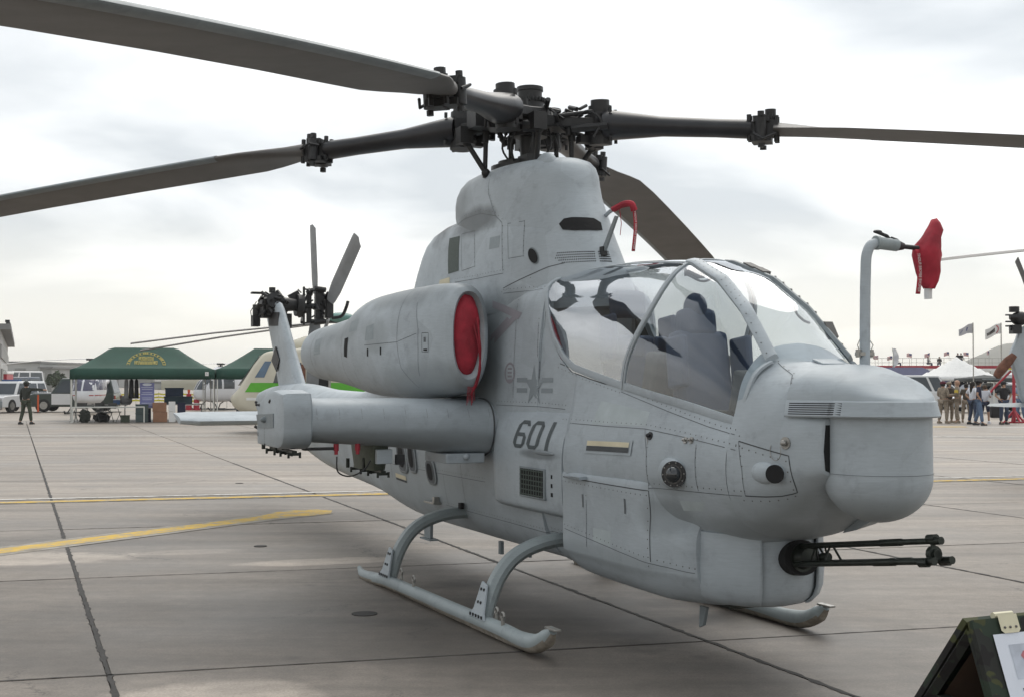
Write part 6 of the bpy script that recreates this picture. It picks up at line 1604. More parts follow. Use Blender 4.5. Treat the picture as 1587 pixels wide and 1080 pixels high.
for (n_, w_, d0, h_) in ((7, .64, .36, .26), (9, .98, .06, .26)):       # two rows of letter shapes, too soft in the photo to read
    for k in range(n_):
        x_ = cx0 - w_ / 2 + w_ * k / n_; cw = w_ / n_ * .78
        strokes = [(0, 0, .3, 1), (.7, 0, 1, 1)] + random.sample([(0, 0, 1, .22), (0, .78, 1, 1), (0, .4, 1, .6)], 2)
        for (a, c, d, e_) in strokes: b.add([slope(x_ + cw * a, cd0 + d0 + h_ * c), slope(x_ + cw * d, cd0 + d0 + h_ * c), slope(x_ + cw * d, cd0 + d0 + h_ * e_), slope(x_ + cw * a, cd0 + d0 + h_ * e_)], [(0, 1, 2, 3)])
b.to('emblem_lettering', M['gold_print'], t1, kind='stuff')
text_mesh('5', .12, lambda x_, y_: Vector((5.62 + x_, -.02, 2.08 + y_)), 'lettering', 'ink', t1)
b = B(); b.box((5.62, -.012, 2.08), (.15, .006, .17)); b.to('valance_tag', M['white'], t1)

def gl_(x_, y_, z_=0):      # tent grid to world
    v = FL + dB.normalized() * x_ + dA.normalized() * y_; return (v.x, v.y, z_)
def thing(name, x_, y_, label, cat, rot=0, group=None, z=0):
    t = empty(name, gl_(x_, y_, z), aB + rot, label=label, category=cat)
    if group: t['group'] = group
    return t
# rail across the front
t = thing('low_rail', .08, .0, 'low white pipe rail across the front left of the emblem tent', 'rail')
b = B(); b.tube([(0, 0, .66), (2.95, 0, .66)], .03, 8); b.to('top_rail', M['tube_white'], t)
for x_ in (0.02, 2.93):
    b = B(); b.tube([(x_, 0, 0), (x_, 0, .66)], .028, 8); b.to('leg', M['tube_white'], t)
def table(x_, y_, L_, W_, label, mt='grey_plastic', h=.74):
    t = thing('folding_table', x_, y_, label, 'table')
    b = B(); b.box((L_ / 2, W_ / 2, h), (L_, W_, .04)); b.to('tabletop', M[mt], t, bevel=.008)
    for sx in (.12, L_ - .12):
        for sy in (.08, W_ - .08): b = B(); b.tube([(sx, sy, 0), (sx, sy, h - .02)], .014, 6); b.to('leg', M['tube_dark'], t)
    return t
M['grey_plastic'] = mat('grey_plastic', (.38, .37, .35), .6)
M['bin_teal'] = mat('storage_bin_blue_grey', (.030, .062, .085), .6); M['bin_grey'] = mat('storage_bin_grey_green', (.07, .095, .095), .6)
M['carton'] = mat('cardboard', (.29, .155, .095), .85, .12, 3); M['banner_violet'] = mat('violet_banner', (.18, .19, .40), .6, .12, 1)
M['orange'] = mat('safety_orange', (.62, .10, .025), .55); M['tape'] = mat('caution_tape', (.62, .55, .05), .6); M['blue_tarp'] = mat('blue_tarp', (.05, .10, .22), .7)
table(.6, .9, 1.8, .75, 'folding table under the left half of the emblem tent', 'grey_plastic'); table(3.9, 1.3, 1.8, .75, 'folding table carrying the blue storage bins', 'grey_plastic')
def bin_(x_, y_, z_, w, d, h, mt, label, cat='storage bin', lid=True, rot=0, group='storage bins and cartons under the tent'):
    t = thing('storage_bin' if lid else 'carton', x_, y_, label, cat, rot, group, z_)
    b = B(); b.box((w / 2, d / 2, h / 2), (w * .94, d * .94, h), None); 
    b.to('box_body', M[mt], t, bevel=.015)
    b = B()
    if lid: b.box((w / 2, d / 2, h + .012), (w, d, .045)); b.to('lid', M[mt], t, bevel=.01)
    else: b.box((w / 2, d / 2, h + .002), (.06, d * .93, .004)); b.box((w / 2, .026, h * .6), (.06, .006, h * .75)); b.to('tape_strip', M['ivory'], t)
    if not lid:
        b = B(); b.box((w * .5, .024, h * .62), (.11, .006, .035)); b.to('hand_hole', M['dark'], t)
    return t
bin_(3.36, .05, 0, .64, .5, .44, 'carton', 'brown carton at the bottom of the stack in front of the bins', 'carton', False)
bin_(3.34, .05, .446, .62, .5, .40, 'carton', 'brown carton on top of another at the tent front', 'carton', False)
bin_(4.03, .06, 0, .30, .4, .45, 'white', 'white carton with red print at the bottom of its stack', 'carton', False)
bin_(4.02, .06, .456, .30, .4, .43, 'white', 'white carton with red print stacked on another', 'carton', False)
for z_ in (.22, .68):
    pass
bin_(2.66, .25, 0, .56, .42, .36, 'bin_grey', 'grey green storage bin on the ground behind the rail end'); bin_(2.66, .25, .40, .56, .42, .34, 'bin_grey', 'grey green storage bin stacked second from the ground behind the rail end')
bin_(3.2, .45, 0, .14, .3, .95, 'navy_cloth', 'narrow dark navy case upright left of the brown cartons', 'case')
bin_(2.05, .3, 0, .40, .4, .27, 'olive_cloth', 'small dark green crate on the ground behind the rail', 'crate')
bin_(4.40, .15, 0, .36, .5, .80, 'navy_cloth', 'tall dark navy bin right of the white cartons')
bin_(3.95, 1.32, .76, .9, .5, .30, 'bin_teal', 'blue grey storage bin at the left of the table under the navy one'); bin_(4.55, 1.32, .76, .65, .5, .30, 'bin_teal', 'blue grey storage bin at the right end of the table'); 
bin_(4.0, 1.34, 1.10, .82, .5, .34, 'bin_navy', 'navy storage bin on top of the bins on the table') if 'bin_navy' in M else None
t = thing('roll_up_banner', 2.86, .35, 'tall violet printed banner standing under the emblem tent', 'banner')
b = B(); b.box((.30, 0, 1.16), (.60, .02, 1.08)); bn = b.to('banner_sheet', M['banner_violet'], t)
b = B(); b.box((.30, .02, .62), (.62, .06, .05)); b.tube([(.3, .04, 0), (.3, .04, 1.72)], .012, 6); b.to('banner_stand', M['steel'], t)
b = B()
for k in range(12):
    if k % 3 == 2: continue
    b.box((.30, -.0115, 1.50 - k * .075), (.48 - .03 * (k % 4), .002, .018))
b.to('text_line', M['paper'], bn, kind='stuff'); b = B(); b.sphere((.30, -.012, 1.62), 1, 14, 6, (.20, .002, .06)); b.to('banner_emblem', M['paper'], bn)
# clothes hanging from the frame
for k, (x_, w, mt, lab) in enumerate(((2.22, .20, 'grey_cloth', 'grey jacket hanging from the tent frame left of the black ones'), (2.42, .22, 'black_cloth', 'black jacket hanging between the grey jacket and the banner'), (2.64, .20, 'black_cloth', 'black flight suit hanging close to the violet banner'))):
    b = B(); b.loft([[(w / 2 + (w / 2) * kk * math.cos(a), .06 * math.sin(a), z_) for a in np.linspace(0, 2 * PI, 13)[:-1]] for z_, kk in ((1.86, .15), (1.80, .8), (1.6, .85), (1.3, .9 + .1 * (k % 2)), (1.02, 1.0))])
    o = b.to('hanging_jacket', M[mt], None, 60, label=lab, category='jacket', group='clothes hanging in the tent'); o.location = gl_(x_, .6); o.rotation_euler[2] = aB
def chair(x_, y_, rot, label):
    t = thing('folding_chair', x_, y_, label, 'chair', rot, 'folding chairs in the tent')
    b = B(); b.box((0, 0, .45), (.40, .40, .03)); b.to('seat', M['tube_dark'], t); b = B(); b.box((0, .20, .72), (.40, .02, .24)); b.to('backrest', M['tube_dark'], t)
    for sx in (-.2, .2):
        b = B(); b.tube([(sx, -.22, 0), (sx, .20, .84)], .013, 6); b.to('leg', M['tube_dark'], t); b = B(); b.tube([(sx, .24, 0), (sx, -.12, .46)], .013, 6); b.to('leg', M['tube_dark'], t)
chair(1.3, .45, .5, 'dark folding chair second from the left under the tent'); chair(.45, .5, -.3, 'dark folding chair nearest the left tent leg'); chair(1.85, .5, 2.6, 'dark folding chair in front of the small green crate')
b = B(); b.sphere((0, 0, .17), 1, 18, 12, (.36, .22, .20)); cloth_noise(b, .10, 3)
o = b.to('duffel_bag', M['black_cloth'], None, 60, label='black bag slumped beneath the folding table', category='bag'); o.location = gl_(1.32, .75, .02)
b = B(); b.sphere((0, 0, .26), 1, 18, 12, (.22, .2, .30)); cloth_noise(b, .11, 8)
o = b.to('rucksack', M['olive_dark'], None, 60, label='olive rucksack on the ground near the left tent leg', category='rucksack'); o.location = gl_(.62, .35, 0)
t = thing('cooler_box', 1.95, .95, 'small blue and white cooler box on the folding table', 'cooler', 0, None, .76)
b = B(); b.box((0, 0, .10), (.28, .2, .20)); b.to('cooler_body', M['blue_tarp'], t, bevel=.01); b = B(); b.box((0, 0, .215), (.29, .21, .035)); b.to('cooler_lid', M['white'], t, bevel=.01)
b = B(); b.sphere((0, 0, .16), 1, 14, 10, (.28, .2, .20)); cloth_noise(b, .08, 6); o = b.to('helmet_bag', M['grey_cloth'], None, 60, label='crumpled grey bag on the table near the violet banner', category='bag'); o.location = gl_(2.35, 1.1, .77)
x, y = gp(371, 640); person(x, y, .3, 'person in a dark shirt seated beyond the stabiliser under the second tent', 1.72, 'black_cloth', 'denim_dark', sit=True, arms='front', sleeves='short', group='people seated in the tents')
x, y = gp(380, 637); person(x, y, -.4, 'second seated person just behind the one in the dark shirt', 1.72, 'olive_dark', 'denim_dark', sit=True, arms='front', group='people seated in the tents')

# ================================================================== VEHICLES, AIRCRAFT AND BUILDINGS FARTHER OFF
def wp(px, py, Y): return Vector(((px - 793.5) / F_PX * Y, Y, CAM_H + (589 - py) / F_PX * Y))
M['car_white'] = mat('car_white', (.66, .67, .68), .3, .04, 2, spec=.6, coat=.4); M['car_green'] = mat('car_dark_green', (.012, .028, .022), .3, .1, 2, spec=.6, coat=.4)
M['car_blue'] = mat('car_dark_blue', (.012, .03, .07), .3, .1, 2, coat=.3); M['tyre'] = mat('tyre', (.02, .02, .02), .9); M['lamp'] = mat('lamp_glass', (.5, .5, .5), .15); M['lamp_red'] = mat('lamp_red', (.35, .01, .01), .2)
M['heli_white'] = mat('helicopter_white', (.68, .69, .72), .35, .04, 2); M['heli_cream'] = mat('helicopter_cream', (.58, .55, .45), .5, .08, 1.5); M['heli_green'] = mat('bright_green_stripe', (.10, .42, .03), .5); M['window_violet'] = mat('tinted_window', (.05, .05, .10), .15, .2, 2, spec=.8)
M['wall_pale'] = mat('pale_wall', (.46, .46, .45), .8, .07, .25, streak=True); M['wall_grey'] = mat('grey_cladding', (.30, .30, .29), .8, .08, .3); M['roof_grey'] = mat('roof_grey', (.22, .22, .22), .8)
M['hill'] = mat('dry_scrub_hill', (.14, .13, .09), .95, .3, .01); M['tree'] = mat('tree_leaves', (.045, .065, .03), .9, .4, 3); M['dark_canvas'] = mat('charcoal_canvas', (.05, .055, .055), .85); M['sleeve_brown'] = mat('brown_sleeve', (.16, .07, .045), .85, .35, 9, bump=.6, bscale=20)
def vehicle(px, py, rot, L_, W_, H_, colour, label, kind='suv', group=None, two=None, cat='car', Y=None):
    """front faces local -X"""
    if Y is None: x_, y_ = gp(px, py)
    else: x_, y_ = wp(px, 589, Y)[:2]
    t = empty('parked_' + ('van' if kind == 'van' else 'car'), (x_, y_, 0), rot, label=label, category=cat)
    if group: t['group'] = group
    hb = H_ * (.55 if kind != 'van' else .5); w = W_ / 2; b = B()
    prof = {'suv': [(-.5, .30), (-.5, .50), (-.485, .88 * hb), (-.44, .97 * hb), (-.24, hb), (.49, hb), (.5, .4), (.48, .28)],
            'van': [(-.5, .30), (-.5, .60), (-.47, .9 * hb), (-.40, hb), (.495, hb), (.5, .4), (.48, .28)]}['van' if kind == 'van' else 'suv']
    pf = [(a * L_, z) for a, z in prof]
    b.loft([[(x_, y_, z * k) for x_, z in pf] for y_, k in ((-w, 1),)] + [[(x_ * 1.0, y_, z) for x_, z in pf] for y_ in (-w * .96, w * .96, w)], caps=True)
    b.to('body', M[colour], t, 40, bevel=.03)
    x0, x1, x2, x3 = {'suv': (-.24, -.12, .44, .49), 'van': (-.40, -.26, .46, .49), 'sedan': (-.22, -.06, .24, .40)}[kind]
    b = B(); b.loft([[(x0 * L_, -w * .93, hb - .02), (x3 * L_, -w * .93, hb - .02), (x3 * L_, w * .93, hb - .02), (x0 * L_, w * .93, hb - .02)], [(x1 * L_, -w * .78, H_), (x2 * L_, -w * .78, H_), (x2 * L_, w * .78, H_), (x1 * L_, w * .78, H_)]]); b.to('roof', M[two or colour], t, 40, bevel=.05)
    def lerp(a, c, k): return a + (c - a) * k
    hz0, hz1 = hb + .06, H_ - .12; k0, k1 = .08, .86
    for sy in (-1, 1):
        segs = [(.06, .34), (.38, .66), (.70, .95)] if kind != 'van' else [(.04, .22), (.26, .55), (.6, .95)]
        for a, c in segs:
            b = B(); V_ = []
            for kk, zz in ((k0, hz0), (k1, hz1)):
                xa, xb = lerp(x0, x1, kk) * L_, lerp(x3, x2, kk) * L_; yy = sy * (w * lerp(.93, .78, kk) + .006)
                V_.append([(lerp(xa, xb, a), yy, zz), (lerp(xa, xb, c), yy, zz)])
            b.add([V_[0][0], V_[0][1], V_[1][1], V_[1][0]], [(0, 1, 2, 3)]); b.to('side_window', M['car_glass'], t)
    for nm, xa, xb, sg in (('windscreen', x0, x1, -1), ('rear_window', x3, x2, 1)):
        b = B(); V_ = []
        for kk, zz in ((k0, hz0), (k1, hz1)):
            xx = lerp(xa, xb, kk) * L_ + sg * .012; yy = w * lerp(.86, .70, kk); V_ += [(xx, -yy, zz), (xx, yy, zz)]
        b.add([V_[0], V_[1], V_[3], V_[2]], [(0, 1, 2, 3)]); b.to(nm, M['car_glass'], t)
    for sx in (-.31, .31):
        for sy in (-1, 1):
            b = B(); b.cyl((sx * L_, sy * (w - .20), .37), (sx * L_, sy * (w + .01), .37), .37, 20); wh = b.to('wheel', M['tyre'], t)
            b = B(); b.cyl((sx * L_, sy * (w + .0), .37), (sx * L_, sy * (w + .025), .37), .22, 14); b.to('rim', M['steel'], wh)
    for sy in (-1, 1):
        b = B(); b.box((-.5 * L_ - .005, sy * w * .76, hb * .78), (.05, .30, .16)); b.to('headlight', M['lamp'], t, bevel=.02)
        b = B(); b.box((.5 * L_, sy * w * .86, hb * .75), (.05, .14, .28)); b.to('tail_light', M['lamp_red'], t)
    b = B(); b.box((-.5 * L_, 0, hb * .76), (.04, W_ * .52, .12)); b.to('grille', M['black'], t); b = B(); b.box((-.5 * L_ - .02, 0, .47), (.10, W_ * .98, .36)); b.to('bumper', M['paint_dark'] if kind != 'van' else M['black'], t, bevel=.03)
    b = B(); b.box((-.5 * L_ - .075, 0, .45), (.01, .32, .15)); b.to('number_plate', M['white'], t)
    return t
v = vehicle(20, 637.5, 1.35, 4.7, 1.9, 1.75, 'car_white', 'white patrol SUV facing the camera at the left edge behind the pointing man', 'suv')
b = B(); b.box((-.1, 0, 1.80), (.3, 1.1, .10)); b.to('roof_light_bar', M['blue_tarp'], v, bevel=.02)
v = vehicle(117, 637, .08, 4.9, 1.95, 1.90, 'car_green', 'dark green and white patrol SUV, half hidden by the emblem tent', 'suv', two='car_green')
b = B(); b.box((.75, 0, 1.915), (2.6, 1.45, .035)); b.to('white_roof', M['car_white'], v, bevel=.01)
for sy in (-1,):
    b = B(); b.loft([[(-1.08, sy * .985, .42), (-.02, sy * .985, .42), (-.02, sy * .985, 1.04), (-1.08, sy * .985, 1.04)], [(-1.08, sy * 1.0, .42), (-.02, sy * 1.0, .42), (-.02, sy * 1.0, 1.04), (-1.08, sy * 1.0, 1.04)]]); b.to('front_door', M['car_white'], v)
b = B(); b.box((-1.55, 0, 1.075), (1.2, 1.5, .05)); b.to('bonnet', M['car_white'], v, bevel=.02)
vehicle(21, 628, 1.4, 4.9, 1.95, 2.05, 'car_blue', 'dark blue van parked just behind the white patrol SUV', 'van', cat='van')
vehicle(25, 621, 1.2, 5.2, 2.1, 2.6, 'car_white', 'white truck with a yellow mark beside the red awning', 'van', cat='truck')
# red awning with a white top
a = wp(-6, 589, 88); t = empty('red_awning', (a.x, a.y, 0), .2, label='red awning with a white top at the far left edge', category='awning')
b = B(); b.box((0, 0, 1.86), (1.8, 2.4, .75)); b.to('red_side', M['red_metal'], t); b = B(); b.box((0, 0, 2.32), (1.9, 2.5, .18)); b.to('white_top', M['white'], t, bevel=.04)
for sx in (-.8, .8): b = B(); b.tube([(sx, -1.1, 0), (sx, -1.1, 1.6)], .03, 6); b.to('leg', M['tube_white'], t)
# orange post
x_, y_ = gp(59.5, 639); t = empty('channeliser_post', (x_, y_, 0), 0, label='slim orange traffic post between the pointing man and the patrol SUV', category='traffic post')
b = B(); b.cyl((0, 0, 0), (0, 0, .05), .20, 16); b.to('base', M['black'], t); b = B(); b.cyl((0, 0, .05), (0, 0, 1.0), .055, 12, .045); b.to('post', M['orange'], t)
# red and white drums
for k, (px, lab) in enumerate(((293, 'red and white traffic drum left of its twin, under yellow tape'), (305, 'red and white traffic drum right of its twin, by the small helicopter'))):
    x_, y_ = gp(px, 635); t = empty('traffic_drum', (x_, y_, 0), 0, label=lab, category='traffic drum', group='traffic drums under the tape')
    b = B(); b.cyl((0, 0, 0), (0, 0, .06), .26, 18); b.cyl((0, 0, .06), (0, 0, 1.0), .19, 18, .15); b.cyl((0, 0, 1.0), (0, 0, 1.08), .06, 10); b.to('drum_body', M['red_metal'], t)
    for z_ in (.30, .66): b = B(); b.cyl((0, 0, z_), (0, 0, z_ + .14), .19 - .01, 18, .178); b.to('reflective_band', M['white'], t)
    b = B(); b.box((0, 0, 1.16), (.16, .04, .16)); b.to('orange_flag', M['orange'], t)
# yellow tape on posts
pa, pb = gp(176, 633), gp(352, 633); t = empty('tape_barrier', (pa[0], pa[1], 0), 0, label='yellow caution tape strung between posts behind the tents', category='barrier')
L_ = pb[0] - pa[0]
for k in range(6): b = B(); b.tube([(L_ * k / 5, 0, 0), (L_ * k / 5, 0, 1.1)], .025, 6); b.to('post', M['tube_white'], t)
for z_ in (1.0, .80, .6):
    b = B(); V_ = []
    for k in range(51):
        s_ = .05 * math.sin((k % 10) / 10 * PI); V_ += [(L_ * k / 50, -.03, z_ - s_), (L_ * k / 50, -.03 + .01 * math.sin(k), z_ - s_ - .10)]
    b.add(V_, [(2 * i, 2 * i + 1, 2 * i + 3, 2 * i + 2) for i in range(50)]); b.to('tape', M['tape'], t)

def small_heli(x_, y_, rot, body, glass, label, L_=3.6, Wd=1.5, hub=3.0, blades=((0, 5.2),), stripe_=None, boom=5.0, hubcol='rotor', thick=.12, droop=.0):
    """nose towards local -X"""
    t = empty('parked_helicopter', (x_, y_, 0), rot, label=label, category='helicopter')
    b = B(); rings = []
    for xx, w, z0, z1 in ((-.50, .10, .85, 1.05), (-.47, .42, .68, 1.30), (-.38, .72, .55, 1.75), (-.22, .92, .50, 2.15), (-.05, 1.0, .48, 2.32), (.20, 1.0, .50, 2.35), (.38, .85, .60, 2.30), (.50, .50, .95, 2.15)):
        w_ = w * Wd / 2; zc = (z0 + z1) / 2; hh = (z1 - z0) / 2
        rings.append([(xx * L_, w_ * math.copysign(abs(math.cos(a)) ** .7, math.cos(a)), zc + hh * math.copysign(abs(math.sin(a)) ** .8, math.sin(a))) for a in np.linspace(0, 2 * PI, 25)[:-1]])
    b.loft(rings); b.to('fuselage', M[body], t, 60)
    tree = bvh_of_obj(t.children[0])
    def on(x0, y0, z0, sy, off=.012):
        h = tree.ray_cast(Vector((x0, sy * 4, z0)), Vector((0, -sy, 0))); return (h[0] + Vector((0, sy * off, 0))) if h[0] is not None else Vector((x0, sy * Wd / 2, z0))
    for sy in (-1, 1):
        for a, c in ((-.30, -.06), (-.02, .22)):
            b = B(); n = 5; vs = [on(lerp_(a, c, i / (n - 1)) * L_ * 1.0, 0, 1.30 + .72 * j / (n - 1) * (1 if a > -.1 else (.6 + .4 * i / (n - 1))), sy) for j in range(n) for i in range(n)]
            b.add(vs, [(j * n + i, j * n + i + 1, (j + 1) * n + i + 1, (j + 1) * n + i) for j in range(n - 1) for i in range(n - 1)]); b.to('side_window', M[glass], t, 60)
        if stripe_:
            b = B(); n = 14; vs = [on(lerp_(-.46, .46, i / (n - 1)) * L_, 0, stripe_[1] + stripe_[2] * j, sy, .008) for j in range(2) for i in range(n)]
            b.add(vs, [(i, i + 1, n + i + 1, n + i) for i in range(n - 1)]); b.to('side_stripe', M[stripe_[0]], t)
        # windscreen halves by casting from the front
        b = B(); n = 6; vs = []
        for j in range(n):
            for i in range(n):
                y0 = sy * Wd * (.03 + .33 * i / (n - 1)); z0 = 1.25 + .78 * j / (n - 1); h = tree.ray_cast(Vector((-6, y0, z0)), Vector((1, 0, 0))); vs.append((h[0] + Vector((-.015, 0, 0))) if h[0] is not None else Vector((-.2 * L_, y0, z0)))
        b.add(vs, [(j * n + i, j * n + i + 1, (j + 1) * n + i + 1, (j + 1) * n + i) for j in range(n - 1) for i in range(n - 1)]); b.to('windscreen', M[glass], t, 60)
        b = B(); b.tube([(-.40 * L_, sy * Wd * .62, .16), (-.36 * L_, sy * Wd * .62, .05), (.35 * L_, sy * Wd * .62, .05)], .045, 8); sk = b.to('skid', M[hubcol], t)
        for xx in (-.2, .2): b = B(); b.tube([(xx * L_, sy * Wd * .62, .07), (xx * L_, sy * Wd * .5, .35), (xx * L_, sy * .2, .58)], .035, 7); b.to('skid_leg', M[hubcol], t)
    b = B(); b.loft([[(.40 * L_ + boom * k, r * math.cos(a), 1.70 + .1 * k + r * math.sin(a)) for a in np.linspace(0, 2 * PI, 13)[:-1]] for k, r in ((0, .36), (.3, .24), (1, .12))]); b.prism([(0, 0), (.6, 0), (.95, 1.2), (.55, 1.2)], lambda u, z: (.40 * L_ + boom * .93 + u, -.04, 1.7 + z), lambda u, z: (.40 * L_ + boom * .93 + u, .04, 1.7 + z)); b.to('tail_boom', M[body], t, 50)
    b = B(); b.loft([[(xx * L_, w * math.cos(a), 2.38 + h * math.sin(a)) for a in np.linspace(0, 2 * PI, 17)[:-1]] for xx, w, h in ((-.12, .15, .08), (-.02, .40, .26), (.2, .42, .28), (.42, .30, .20), (.5, .14, .1))]); b.to('engine_housing', M[body], t, 60)
    b = B(); b.cyl((.06 * L_, 0, 2.5), (.06 * L_, 0, hub), .06, 10); b.box((.06 * L_, 0, hub - .05), (.36, .36, .10)); b.box((.06 * L_, 0, hub - .22), (.30, .30, .06)); b.cyl((.06 * L_ - .2, -.1, hub - .3), (.06 * L_ - .2, -.1, hub), .02, 6); b.cyl((.06 * L_ + .2, .1, hub - .3), (.06 * L_ + .2, .1, hub), .02, 6); b.to('rotor_head', M[hubcol], t)
    for ang, ln_ in blades:
        d = Vector((math.cos(ang), math.sin(ang), 0)); n_ = Vector((-d.y, d.x, 0)); o = Vector((.06 * L_, 0, hub - .02)); b = B(); rings = []
        for r, w, zz in ((.15, .05, 0), (.6, .06, 0), (.75, thick, 0), (ln_ * .6, thick, -.10 - droop * .3), (ln_, thick, -.28 - droop)):
            c = o + d * r + Vector((0, 0, zz)); rings.append([c - n_ * w, c + Vector((0, 0, .025)), c + n_ * w, c - Vector((0, 0, .02))])
        b.loft(rings); b.to('rotor_blade', M['white'] if body == 'heli_white' else M['blade'], t)
    return t
def lerp_(a, c, k): return a + (c - a) * k
def bvh_of_obj(o): return BVHTree.FromPolygons([v.co.copy() for v in o.data.vertices], [tuple(p.vertices) for p in o.data.polygons])
p_ = wp(126, 589, 69); h1 = small_heli(p_.x + .1, p_.y + 1.0, PI / 2 + .1, 'heli_white', 'window_violet', 'white helicopter with violet-tinted windows, nose toward the camera, seen through the emblem tent', 3.6, 1.55, 2.98, ((-1.75 - .1 - .02, 5.0), (1.35, 5.0)), ('lamp_red', .98, .05))
p_ = wp(331, 589, 78); h2 = small_heli(p_.x, p_.y + 1.2, PI / 2 - .75, 'heli_white', 'car_glass', 'small white helicopter between the two green tents with a dark windscreen', 3.3, 1.45, 2.85, ((2.2, 4.0), (-1.0, 4.0)))
# cream and green utility helicopter behind the stub wing
uh = empty('utility_helicopter', (-6.3, 45.5, 0), .10, label='cream helicopter with a bright green side stripe behind the near stub wing', category='helicopter')
b = B(); prof = [(-3.45, 1.2), (-3.2, 1.5), (-2.42, 2.66), (-2.1, 2.80), (1.6, 2.85), (2.3, 2.4), (2.4, 1.2), (1.9, .75), (-2.6, .62), (-3.3, .85)]
pp = catmull([q for p in prof for q in (p,)], 3, True)
b.loft([[(x_ * k + (1 - k) * -.3, y_, 1.6 + (z_ - 1.6) * k) for x_, z_ in pp] for y_, k in ((-1.10, .86), (-1.06, .95), (-.9, 1.0), (.9, 1.0), (1.06, .95), (1.10, .86))]); b.to('fuselage', M['heli_cream'], uh, 50)
def side_q(name, pts, mt, off=1.108, par=uh):
    b = B(); b.add([(x_, -off, z_) for x_, z_ in pts] + [(x_, -off + .02, z_) for x_, z_ in pts], [tuple(range(len(pts)))] + [(k, (k + 1) % len(pts), (k + 1) % len(pts) + len(pts), k + len(pts)) for k in range(len(pts))]); return b.to(name, M[mt], par)
side_q('side_window', [(-2.62, 1.90), (-2.28, 2.45), (-2.06, 2.45), (-2.3, 1.90)], 'window_blue'); side_q('crew_window', [(-2.0, 1.70), (-1.78, 2.50), (-1.25, 2.50), (-1.25, 1.70)], 'car_glass')
side_q('side_stripe', [(-2.95, 1.40), (-2.75, 1.72), (1.95, 1.72), (1.95, 1.40)], 'heli_green'); side_q('pale_stripe', [(-2.9, 1.12), (-2.9, 1.21), (1.95, 1.21), (1.95, 1.12)], 'white')
side_q('open_doorway', [(-.72, 1.20), (-.72, 2.30), (-.12, 2.30), (-.12, 1.20)], 'dark', 1.118); side_q('door_post', [(-1.05, 1.2), (-1.05, 2.35), (-.90, 2.35), (-.90, 1.2)], 'sleeve_brown', 1.125); side_q('door_edge', [(-.12, 1.2), (-.12, 2.35), (-.04, 2.35), (-.04, 1.2)], 'steel', 1.125)
side_q('open_doorway', [(-1.20, 1.75), (-1.20, 2.4), (-1.05, 2.4), (-1.05, 1.75)], 'navy_cloth', 1.12); side_q('cover_strap', [(-2.05, 1.15), (-1.85, 1.15), (-1.42, 1.85), (-1.45, 2.05), (-1.62, 1.95)], 'red', 1.14)
b = B(); b.add([(-3.22, -.85, 1.62), (-3.22, .85, 1.62), (-2.50, .72, 2.66), (-2.50, -.72, 2.66)], [(0, 1, 2, 3)]); b.to('windscreen', M['window_blue'], uh)
b = B(); b.loft([[(xx, w * math.cos(a), 3.0 + h * math.sin(a)) for a in np.linspace(0, 2 * PI, 17)[:-1]] for xx, w, h in ((-1.6, .3, .12), (-1.0, .7, .34), (.8, .75, .42), (1.8, .5, .3), (2.4, .3, .15))]); b.to('engine_housing', M['heli_cream'], uh, 60)
b = B(); b.loft([[(2.2 + 6.5 * k, r * math.cos(a), 1.9 + .1 * k + r * math.sin(a)) for a in np.linspace(0, 2 * PI, 13)[:-1]] for k, r in ((0, .5), (.4, .3), (1, .15))]); b.to('tail_boom', M['heli_cream'], uh, 50)
b = B(); b.cyl((.25, 0, 3.2), (.25, 0, 3.95), .09, 10); b.box((.25, 0, 3.86), (.7, .5, .12)); b.box((-.4, -.1, 3.86), (.5, .2, .12)); b.to('rotor_head', M['rotor'], uh)
b = B(); b.sphere((.25, 0, 3.98), 1, 18, 8, (.50, .50, .20)); b.to('hub_dome', M['dome_green'], uh, 60)
for (tx, ty, tz, w_) in ((-7.2, 1.2, 3.10, .14), (-6.75, .6, 2.84, .14)):
    b = B(); rings = []; o_ = Vector((.25, 0, 3.86)); e_ = Vector((tx, ty, tz)); n_ = Vector((0, 1, 0))
    for k, w in ((.04, .08), (.12, .09), (.2, w_), (.6, w_), (1, w_)):
        c = o_.lerp(e_, k) + Vector((0, 0, .25 * k * (1 - k))); rings.append([c - n_ * w, c + Vector((0, 0, .035)), c + n_ * w, c - Vector((0, 0, .03))])
    b.loft(rings); b.to('rotor_blade', M['blade'], uh)
for sy in (-1, 1):
    b = B(); b.tube([(-2.6, sy * 1.3, .25), (-2.3, sy * 1.3, .06), (1.6, sy * 1.3, .06)], .05, 8); b.to('skid', M['rotor'], uh)
    for xx in (-1.4, 1.0): b = B(); b.tube([(xx, sy * 1.3, .08), (xx, sy * 1.0, .5), (xx, sy * .3, .70)], .045, 7); b.to('skid_leg', M['rotor'], uh)

# ---- buildings on the left
c0 = Vector((-46.9, 120, 0)); dn_ = Vector((.355, -.935, 0)); hg = empty('hangar', c0, rot_of(dn_), label='tall pale hangar with a grey band and a row of roof lamps, far left', category='hangar')
b = B(); b.box((22, -15, 2.45), (44, 30, 4.9)); b.to('wall', M['wall_pale'], hg)
b = B(); b.box((22, -15.0, 5.05), (45, 31.2, .35)); b.to('roof', M['roof_grey'], hg)
b = B(); b.box((22, .03, 3.6), (44, .10, .8)); b.to('grey_band', M['wall_grey'], hg)
for k in range(5): b = B(); b.box((4 + k * 9, .05, 1.3), (4.5, .12, 2.5)); b.to('door_panel', M['wall_grey'], hg)
for k in range(9): b = B(); b.tube([(1 + k * 4.2, .3, 5.2), (1 + k * 4.2, .3, 5.75)], .05, 5); b.box((1 + k * 4.2 - .15, .3, 5.8), (.45, .3, .16)); b.to('roof_lamp', M['black'], hg)
